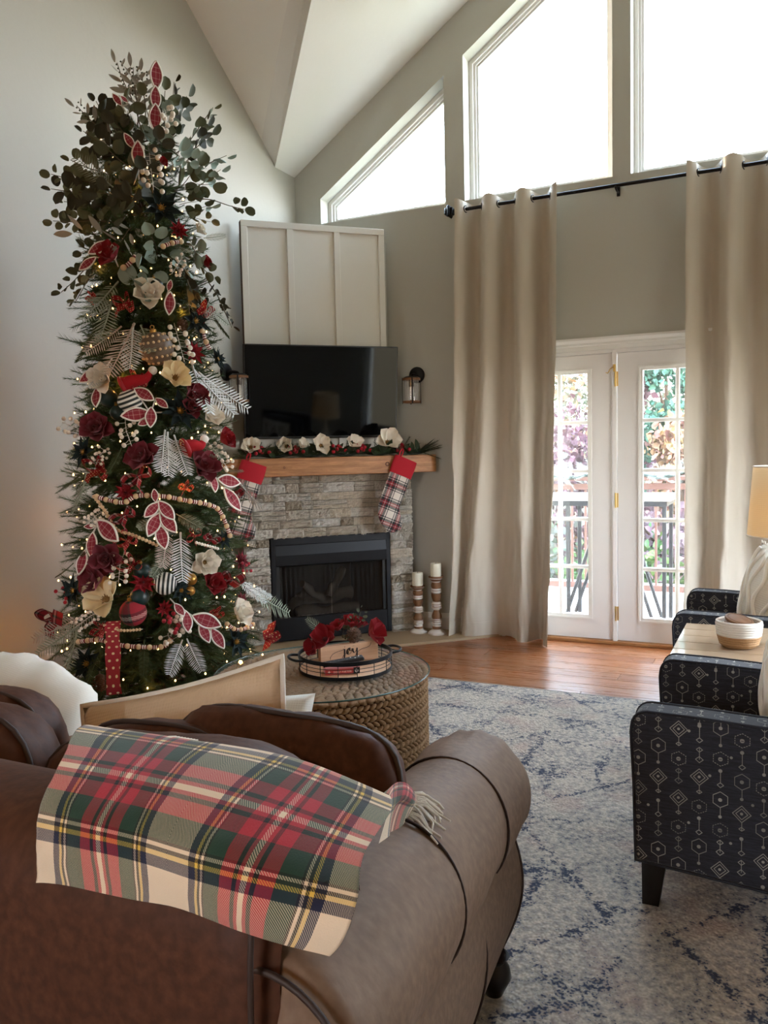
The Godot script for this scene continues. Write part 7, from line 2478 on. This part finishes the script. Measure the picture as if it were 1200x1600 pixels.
	for o in [
		["garland",[V(0.765,1.224,3.061),V(0.829,1.205,3.045),V(0.894,1.196,3.022),V(0.930,1.220,2.998),V(0.977,1.224,2.966),V(1.038,1.215,2.907),V(1.093,1.194,2.841),V(1.139,1.174,2.765),V(1.164,1.145,2.697),V(1.182,1.076,2.665),V(1.196,1.003,2.648)],0.0262,"red","wooden bead garland with red and white discs just left of the upper red-disc bead garland"],
		["garland",[V(0.752,1.224,3.064),V(0.791,1.183,3.062),V(0.820,1.145,3.059),V(0.867,1.076,3.053),V(0.928,1.051,3.026),V(0.978,1.026,3.000),V(1.027,0.995,2.965)],0.0175,"wood","plain string of small wooden beads left of the six-leaf plaid pick"],
		["garland",[V(0.712,0.570,3.160),V(0.818,0.583,3.141),V(0.911,0.561,3.113),V(1.005,0.548,3.062),V(1.073,0.545,3.008),V(1.096,0.578,2.978)],0.0261,"red","wooden bead garland with red and white discs just right of the lower red-disc bead garland"],
		["garland",[V(0.838,0.648,3.125),V(0.915,0.625,3.101),V(0.995,0.627,3.054)],0.0144,"wood","plain string of small wooden beads just above the lower red-disc bead garland"],
		["garland",[V(1.135,0.997,2.827),V(1.162,0.977,2.778),V(1.185,0.956,2.722)],0.0148,"white","short string of small white beads below and right of the upper red-disc bead garland"],
		["garland",[V(1.231,0.606,2.746),V(1.246,0.574,2.708),V(1.257,0.565,2.657),V(1.263,0.574,2.575)],0.0241,"red","wooden bead garland with red and white discs below and left of the firebox"],
		["garland",[V(1.056,1.994,2.622),V(1.064,1.958,2.615),V(1.071,1.914,2.592)],0.0277,"red","wooden bead garland with red and white discs right of the beaded brown ball"],
		["garland",[V(0.949,2.382,2.752),V(0.969,2.402,2.715),V(0.987,2.420,2.658)],0.0270,"red","wooden bead garland with red and white discs just below the topmost dark poinsettia"],
		["garland",[V(0.824,2.274,2.885),V(0.846,2.292,2.870),V(0.868,2.328,2.850)],0.0296,"red","wooden bead garland with red and white discs above the topmost magnolia"],
		["bow",V(0.829,2.098,2.894),0.089,0,-22,"red ribbon loop with cream dots just left of the topmost magnolia"],
		["bow",V(1.033,2.087,2.582),0.093,0,6,"red ribbon loop with cream dots right of the topmost magnolia"],
		["bow",V(0.751,1.337,3.032),0.112,0,-29,"red ribbon loop with cream dots above and left of the six-leaf plaid pick"],
		["bow",V(0.905,1.015,3.025),0.087,0,12,"red ribbon loop with cream dots below and left of the six-leaf plaid pick"],
		["bow",V(0.926,0.900,3.034),0.099,0,-3,"red ribbon loop with cream dots just left of the vertically striped ball"],
		["bow",V(1.246,0.479,2.437),0.116,0,-26,"red ribbon loop with cream dots below the firebox"],
		["bow",V(1.118,1.026,2.822),0.071,0,32,"red ribbon loop with cream dots below and right of the six-leaf plaid pick"],
		["bow",V(0.820,0.623,3.121),0.075,0,30,"red ribbon loop with cream dots just above and left of the lower red-disc bead garland"],
		["bow",V(0.895,1.735,2.913),0.100,0,14,"red ribbon loop with cream dots just above the horizontally striped ball"],
		["bow",V(1.081,1.249,2.823),0.059,0,-12,"red ribbon loop with cream dots just above and right of the upper red-disc bead garland"],
		["bow",V(0.529,0.655,3.118),0.143,1,3,"plaid ribbon loop left of the widest ivory magnolia"],
		["bow",V(0.887,1.131,3.018),0.099,1,27,"plaid ribbon loop just left of the six-leaf plaid pick"],
		["bow",V(0.932,1.309,2.965),0.117,1,31,"plaid ribbon loop above the six-leaf plaid pick"],
		["bow",V(1.202,0.802,2.684),0.122,1,-17,"plaid ribbon loop left of the firebox"],
		["bow",V(1.155,1.003,2.744),0.072,1,-22,"plaid ribbon loop below and right of the upper red-disc bead garland"],
		["bow",V(1.195,0.656,2.782),0.060,0,-24,"red ribbon loop with cream dots below and right of the vertically striped ball"],
		["bow",V(1.160,1.192,2.562),0.094,1,17,"plaid ribbon loop just left of the red-cuffed stocking"],
		["bow",V(0.664,2.147,2.924),0.048,0,25,"red ribbon loop with cream dots left of the topmost magnolia"],
		["hat",V(0.845,1.727,2.942),V(0.965,1.792,2.874),0.041,0,"little red felt stocking cap with white pompom just below the beaded brown ball"],
		["hat",V(1.067,1.436,2.794),V(1.115,1.474,2.720),0.042,0,"little red felt stocking cap with white pompom below and left of the black wall lantern"],
		["tail",[V(0.885,0.669,3.113),V(0.886,0.629,3.129),V(0.895,0.559,3.135),V(0.905,0.463,3.156),V(0.922,0.352,3.169)],0.0632,"0","long red ribbon tail with gold dots hanging down just below the lower red-disc bead garland"]]:
		tree_ornament(o)

func sock_mesh(s: SurfaceTool, line: Array, width: Array, thick: float, uvs: float, drop := 0) -> void:
	var path := smooth_path(line, 8)
	var n := path.size()
	for j in n - 1:
		pass
	var fn := func(u: float, v: float) -> Vector3:
		var i := int(round(v * (n - 1)))
		var p: Vector3 = path[i]
		var t: Vector3 = (path[mini(i + 1, n - 1)] - path[maxi(i - 1, 0)]).normalized()
		var side := V(0, 0, 1).cross(t)
		var w: float = along(width, v)
		var a := u * TAU
		return p + side * cos(a) * w + V(0, 0, sin(a) * thick * clampf(w / width[0], 0.02, 1.2))
	var p := PackedVector3Array()
	var nu := 20
	s.set_smooth_group(0)
	for j in n - 1:
		for i in nu:
			var q := [fn.call(float(i) / nu, float(j) / (n - 1)), fn.call(float(i + 1) / nu, float(j) / (n - 1)), fn.call(float(i + 1) / nu, float(j + 1) / (n - 1)), fn.call(float(i) / nu, float(j + 1) / (n - 1))]
			var uv := []
			for k in q: uv.append(Vector2(k.x, -k.y) * uvs)
			quad(s, q[0], q[3], q[2], q[1], uv[0], uv[3], uv[2], uv[1])
	s.set_smooth_group(-1)

func make_stocking(label: String, at: Vector3, tilt: float) -> void:
	var t := thing("stocking", label, "stocking", FACE * Transform3D(Basis(Vector3(0, 0, 1), tilt), at), "stockings on the mantel")
	var s := st()
	sock_mesh(s, [V(0, -0.145, 0), V(0, -0.27, 0), V(0.0, -0.37, 0), V(0.012, -0.43, 0), V(0.055, -0.485, 0), V(0.115, -0.515, 0), V(0.150, -0.528, 0)], [0.084, 0.083, 0.082, 0.086, 0.080, 0.064, 0.006], 0.024, 7.0)
	build("sock", s, m.sock, t)
	s = st()
	sock_mesh(s, [V(0, -0.028, 0), V(0, -0.08, 0), V(0, -0.16, 0)], [0.090, 0.093, 0.090], 0.030, 5.0)
	build("cuff", s, m.red_cuff, t)
	s = st()
	tube(s, smooth_path([V(-0.055, -0.04, 0), V(-0.062, 0.0, 0.0), V(-0.050, 0.035, -0.004), V(-0.040, 0.0, 0.002), V(-0.048, -0.04, 0.0)], 5), 0.006, 6, false, true, 0.5, V(0, 0, 1))
	build("hanging_loop", s, m.red_cuff, t)

func make_mantel_trim() -> void:
	make_stocking("plaid stocking with red cuff hanging at the candle-holder end of the mantel", V(0.550, 1.365, 0.985), -0.40)
	make_stocking("plaid stocking with red cuff partly hidden by the christmas tree", V(-0.575, 1.365, 0.985), -0.33)
	# greenery along the mantel
	var gl := thing("mantel_garland", "dark green fir and magnolia-leaf garland lying along the mantel shelf", "garland", FACE)
	var pts := []
	for i in 30: pts.append(V(-0.62 + i * 0.0455, 1.385 + 0.008 * sin(i * 1.1), 0.905 + 0.012 * sin(i * 0.7)))
	var s := st()
	tube(s, pts, 0.010, 6)
	build("rope", s, m.wire, gl)
	var tw := twig_mesh(0.15, 20, 0.034)
	var places := []
	var tints := []
	for i in 210:
		var u := rng.randf()
		var p: Vector3 = along(pts, u)
		var d := V(rng.randf_range(-1, 1), rng.randf_range(0.0, 0.32), rng.randf_range(-0.4, 0.30)).normalized()
		places.append(frame_y(p, d, Vector3.UP, rng.randf_range(0.6, 0.95)))
		tints.append(Color(0.014, 0.032, 0.016).lerp(Color(0.04, 0.075, 0.03), rng.randf()))
	for k in [V(0.72, 0.12, 0.1), V(0.6, 0.35, 0.0), V(0.55, -0.25, 0.35), V(0.7, 0.22, 0.3)]:
		places.append(frame_y(V(0.68, 1.39, 0.93), k.normalized(), Vector3.UP, 1.05))
		tints.append(Color(0.03, 0.05, 0.03))
	many("fir_needles", tw, m.needle, places, gl, tints)
	if not protos.has("euc_leaf"): protos["euc_leaf"] = leaf_round()
	for i in 44:
		var p: Vector3 = along(pts, fposmod(i * 0.618, 1.0))
		var d := V(rng.randf_range(-1, 1), rng.randf_range(0.1, 0.7), rng.randf_range(-0.2, 0.5))
		put("leaf", protos["long_leaf"], m.leaf_green, gl, frame_y(p, d, Vector3.BACK, rng.randf_range(0.10, 0.14)))
	for i in 3:
		put("leaf", protos["long_leaf"], m.leaf_green, gl, frame_y(V(0.66, 1.395, 0.93), [V(1, 0.28, 0.1), V(1, 0.12, 0.35), V(0.9, 0.4, 0.2)][i], Vector3.UP, 0.15))
	# blossoms and berries tucked into it
	var spots := [[-0.595, 0.14, "first", V(-0.1, 0.35, 0.9), "white magnolia on the mantel beside the tree"], [-0.338, 0.125, "", V(-0.5, 0.3, 0.8), "white magnolia on the mantel, second from the tree"], [-0.235, 0.10, "", V(0.3, 0.5, 0.6), "half-hidden white magnolia under the middle of the television"], [-0.093, 0.15, "", V(0.0, 0.3, 0.9), "white magnolia in the middle of the mantel facing the room"], [0.150, 0.14, "", V(0.1, 0.6, 0.7), "white magnolia on the mantel under the right half of the television"], [0.414, 0.19, "", V(-0.05, 0.45, 0.9), "largest white magnolia above the right-hand stocking"]]
	for k in spots:
		var t := thing("magnolia_flower", k[4], "flower", FACE * frame_z(V(k[0], 1.445 if k[1] < 0.18 else 1.455, 0.925), k[3], k[0] * 9.0, k[1] * 1.25), "magnolias on the mantel")
		flower_into(t, m.cream_petal, m.stamen, 6, 1, 0.50, Transform3D())
	for k in [[-0.53, "cluster of red berries beside the mantel magnolia nearest the tree"], [-0.285, "cluster of red berries between the second and third mantel magnolias"], [0.03, "cluster of red berries right of the middle mantel magnolia"], [0.215, "cluster of red berries left of the largest mantel magnolia"], [0.52, "cluster of red berries at the right end of the mantel garland"]]:
		var t := thing("berry_cluster", k[1], "berries", FACE * Transform3D(Basis(), V(k[0], 1.425, 0.945)), "red berry clusters on the mantel")
		s = st()
		ball(s, Vector3.ZERO, 0.014, 10, 7)
		var one := done(s)
		var stem := st()
		for i in 7:
			var p := V(0.024 * sin(i * 2.4) + 0.012 * i - 0.036, 0.022 * cos(i * 1.7), 0.012 * sin(i * 1.1))
			put("berry", one, m.red_berry, t, Transform3D(Basis(), p))
			tube(stem, [V(0, -0.03, -0.02), p], 0.0016, 4)
		build("stem", stem, m.stem, t)

func make_sconce(label: String, xf: Transform3D) -> void:     # z out of the wall
	var t := thing("wall_lantern", label, "wall light", xf, "lantern sconces flanking the fireplace")
	var s := st()
	lathe(s, [Vector2(0, 0), Vector2(0.062, 0), Vector2(0.062, 0.014), Vector2(0.055, 0.020), Vector2(0, 0.020)], 32, Transform3D(Basis(Vector3.RIGHT, PI / 2), Vector3.ZERO))
	build("backplate", s, m.black_metal, t)
	var c := V(0, -0.125, 0.115)
	s = st()
	tube(s, smooth_path([V(0, -0.005, 0.015), V(0, 0.0, 0.06), V(0, -0.01, 0.105), V(0, -0.03, 0.115)], 4), 0.011, 8)
	build("arm", s, m.black_metal, t)
	s = st()
	lathe(s, [Vector2(0, 0.108), Vector2(0.045, 0.108), Vector2(0.060, 0.098), Vector2(0.060, 0.092), Vector2(0, 0.092)], 28, Transform3D(Basis(), c))
	build("cap", s, m.black_metal, t)
	for y in [0.078, -0.092]:
		s = st()
		lathe(s, [Vector2(0.058, y), Vector2(0.068, y), Vector2(0.068, y + 0.016), Vector2(0.058, y + 0.016), Vector2(0.058, y)], 32, Transform3D(Basis(), c))
		build("wooden_ring", s, m.turned, t)
	for i in 4:
		var a := i * PI / 2 + 0.5
		s = st()
		box(s, V(0, 0, 0.069), V(0.010, 0.196, 0.004), 0.001, Transform3D(Basis(Vector3.UP, a), c))
		build("strap", s, m.black_metal, t)
	s = st()
	lathe(s, [Vector2(0.055, -0.085), Vector2(0.055, 0.092)], 32, Transform3D(Basis(), c))
	build("glass_cylinder", s, m.jar_glass, t)
	s = st()
	lathe(s, [Vector2(0, 0.03), Vector2(0.02, 0.03), Vector2(0.02, 0.09), Vector2(0, 0.09)], 14, Transform3D(Basis(), c))
	build("socket", s, m.black_metal, t)
	s = st()
	lathe(s, [Vector2(0, -0.07), Vector2(0.010, -0.066), Vector2(0.018, -0.03), Vector2(0.018, 0.0), Vector2(0.012, 0.03), Vector2(0, 0.03)], 14, Transform3D(Basis(), c))
	build("unlit_bulb", s, mat(hexc("e9e4d8"), 0.2), t)

func make_candle(label: String, clabel: String, at: Vector3, h: float, ch: float) -> void:
	var t := thing("candle_holder", label, "candle holder", Transform3D(Basis(), at), "turned candle holders on the hearth")
	# turned column in bands of wood and whitewash
	var k := h / 0.46
	var y := 0.0
	for band in [[1, [0.068, 0.070, 0.062, 0.046, 0.034], 0.040], [0, [0.034, 0.036, 0.036], 0.022], [1, [0.036, 0.030, 0.034], 0.018], [1, [0.038, 0.040, 0.038], 0.012], [0, [0.034, 0.034], 0.004], [1, [0.038, 0.040, 0.038], 0.012], [0, [0.034, 0.034], 0.004], [1, [0.036, 0.036], 0.008], [0, [0.037, 0.040, 0.036, 0.028, 0.022], 0.066], [1, [0.024, 0.030], 0.010], [1, [0.039, 0.041, 0.039], 0.013], [0, [0.034, 0.034], 0.005], [1, [0.039, 0.041, 0.039], 0.013], [0, [0.034, 0.034], 0.005], [1, [0.040, 0.036, 0.026], 0.018], [0, [0.026, 0.034, 0.040, 0.040], 0.062], [1, [0.030, 0.038], 0.010], [1, [0.040, 0.041, 0.039], 0.012], [0, [0.035, 0.035], 0.005], [1, [0.040, 0.036], 0.012], [0, [0.034, 0.041, 0.041, 0.034], 0.046], [1, [0.030, 0.034], 0.010], [0, [0.036, 0.044, 0.052], 0.018], [1, [0.052, 0.054], 0.006], [0, [0.056, 0.060, 0.058], 0.012]]:
		var s := st()
		var prof := [Vector2(0, y)]
		var n: int = band[1].size()
		for i in n: prof.append(Vector2(band[1][i] * 0.96, y + band[2] * k * i / (n - 1)))
		y += band[2] * k
		prof.append(Vector2(0, y))
		lathe(s, prof, 24)
		build("whitewashed_ring" if band[0] else "wood_turning", s, m.turned_white if band[0] else m.turned, t)
	var c := thing("pillar_candle", clabel, "candle", Transform3D(Basis(), at + V(0, y + 0.0005, 0)), "pillar candles on the hearth")
	var s := st()
	lathe(s, [Vector2(0, 0), Vector2(0.040, 0), Vector2(0.041, 0.004), Vector2(0.041, ch - 0.004), Vector2(0.038, ch), Vector2(0.030, ch - 0.002), Vector2(0, ch - 0.004)], 28)
	build("wax", s, m.wax, c)
	s = st()
	tube(s, [V(0, ch - 0.005, 0), V(0.001, ch + 0.006, 0.001)], 0.0012, 5)
	build("wick", s, m.black, c)

func make_small_things() -> void:
	make_sconce("black and wood lantern wall light on the window wall beside the television", Transform3D(Basis(), V(1.044, 1.975, 0.0)))
	make_sconce("black and wood lantern wall light half behind the tree", Transform3D(Basis(Vector3.UP, PI / 2), V(0.0, 1.985, 1.02)))
	make_candle("shorter turned wood candle holder beside the stone surround", "cream pillar candle on the shorter holder", V(1.095, 0.018, 0.190), 0.375, 0.098)
	make_candle("taller turned wood candle holder in front of the baseboard", "cream pillar candle on the taller holder", V(1.245, 0.018, 0.188), 0.455, 0.098)
	# under the tree
	var t := thing("tree_skirt", "white fabric gathered around the foot of the tree", "tree skirt", Transform3D(Basis(), AXIS))
	var n := noise(91, 1.5)
	var s := st()
	var fn := func(u: float, v: float) -> Vector3:
		var a := u * TAU
		var r := 0.05 + 0.56 * v
		return V(sin(a) * r * (1 + 0.06 * sin(a * 5.0)), 0.02 + 0.10 * pow(1 - v, 1.5) + 0.03 * v * (0.6 + 0.6 * sin(a * 13.0 + 3.0 * n.get_noise_2d(u * 9.0, v * 3.0))) * (1.15 - v), cos(a) * r * (1 + 0.06 * sin(a * 5.0)))
	grid(s, fn, 96, 20)
	build("cloth", s, m.white_cloth, t)
	var sc := thing("plaid_scarf", "crumpled beige and grey plaid scarf under the tree", "scarf", Transform3D(Basis(Vector3.UP, 0.7), V(1.04, 0.03, 2.92)))
	s = st()
	var fs := func(u: float, v: float) -> Vector3:
		return V((u - 0.5) * 0.46 + 0.03 * sin(v * 6.0), 0.012 + 0.075 * sin(v * PI) * (0.65 + 0.35 * sin(u * 11.0 + v * 3.0)) * sin(clampf(u, 0.04, 0.96) * PI) + 0.012 * sin(u * 23.0 + v * 5.0) * sin(v * PI), (v - 0.5) * 0.24 + 0.03 * sin(u * 7.0))
	grid(s, fs, 36, 18, true, Vector2(3.0, 1.6))
	build("cloth", s, m.sock, sc)
	# socket with plugs on the wall
	var w := thing("wall_outlet", "white wall outlet with plugs behind the foot of the tree", "outlet", Transform3D(Basis(Vector3.UP, PI / 2), V(0.0, 0.31, 2.72)))
	build("plate", bx(V(-0.036, -0.058, 0.0), V(0.036, 0.058, 0.006), 0.002), m.white, w)
	build("plug", bx(V(-0.02, 0.008, 0.006), V(0.022, 0.042, 0.045), 0.004), m.white, w)
	build("plug", bx(V(-0.018, -0.042, 0.006), V(0.018, -0.010, 0.04), 0.004), m.black, w)
	s = st()
	tube(s, smooth_path([V(0, -0.028, 0.04), V(0.01, -0.10, 0.07), V(-0.05, -0.25, 0.09), V(-0.16, -0.295, 0.16), V(-0.22, -0.28, 0.40)], 6), 0.003, 6)
	build("cord", s, m.wire, w)
	# the lamp that hangs in the room behind the viewer
	var p := thing("pendant_lamp", "warm globe pendant lamp hanging behind the viewer, out of frame", "lamp", Transform3D(Basis(), V(2.6, 2.45, 7.4)))
	s = st()
	tube(s, [V(0, 0.12, 0), V(0, 1.7, 0), V(0, 3.42, 0)], 0.006, 6)
	build("cord", s, m.black, p)
	s = st()
	lathe(s, [Vector2(0, 0.10), Vector2(0.04, 0.10), Vector2(0.05, 0.135), Vector2(0, 0.14)], 16)
	build("cap", s, m.brass, p)
	s = st()
	ball(s, Vector3.ZERO, 0.12, 20, 14)
	var lit := mat(hexc("fff1d8"), 0.5)
	lit.emission_enabled = true
	lit.emission = Color(1.0, 0.78, 0.5)
	lit.emission_energy_multiplier = 4.0
	build("globe", s, lit, p)
	var om := OmniLight3D.new()
	om.name = "pendant_light"
	om.light_color = Color(1.0, 0.74, 0.46)
	om.light_energy = 1.1
	om.light_size = 0.1
	om.omni_range = 20.0
	om.omni_attenuation = 2.0
	om.shadow_enabled = true
	p.add_child(om)
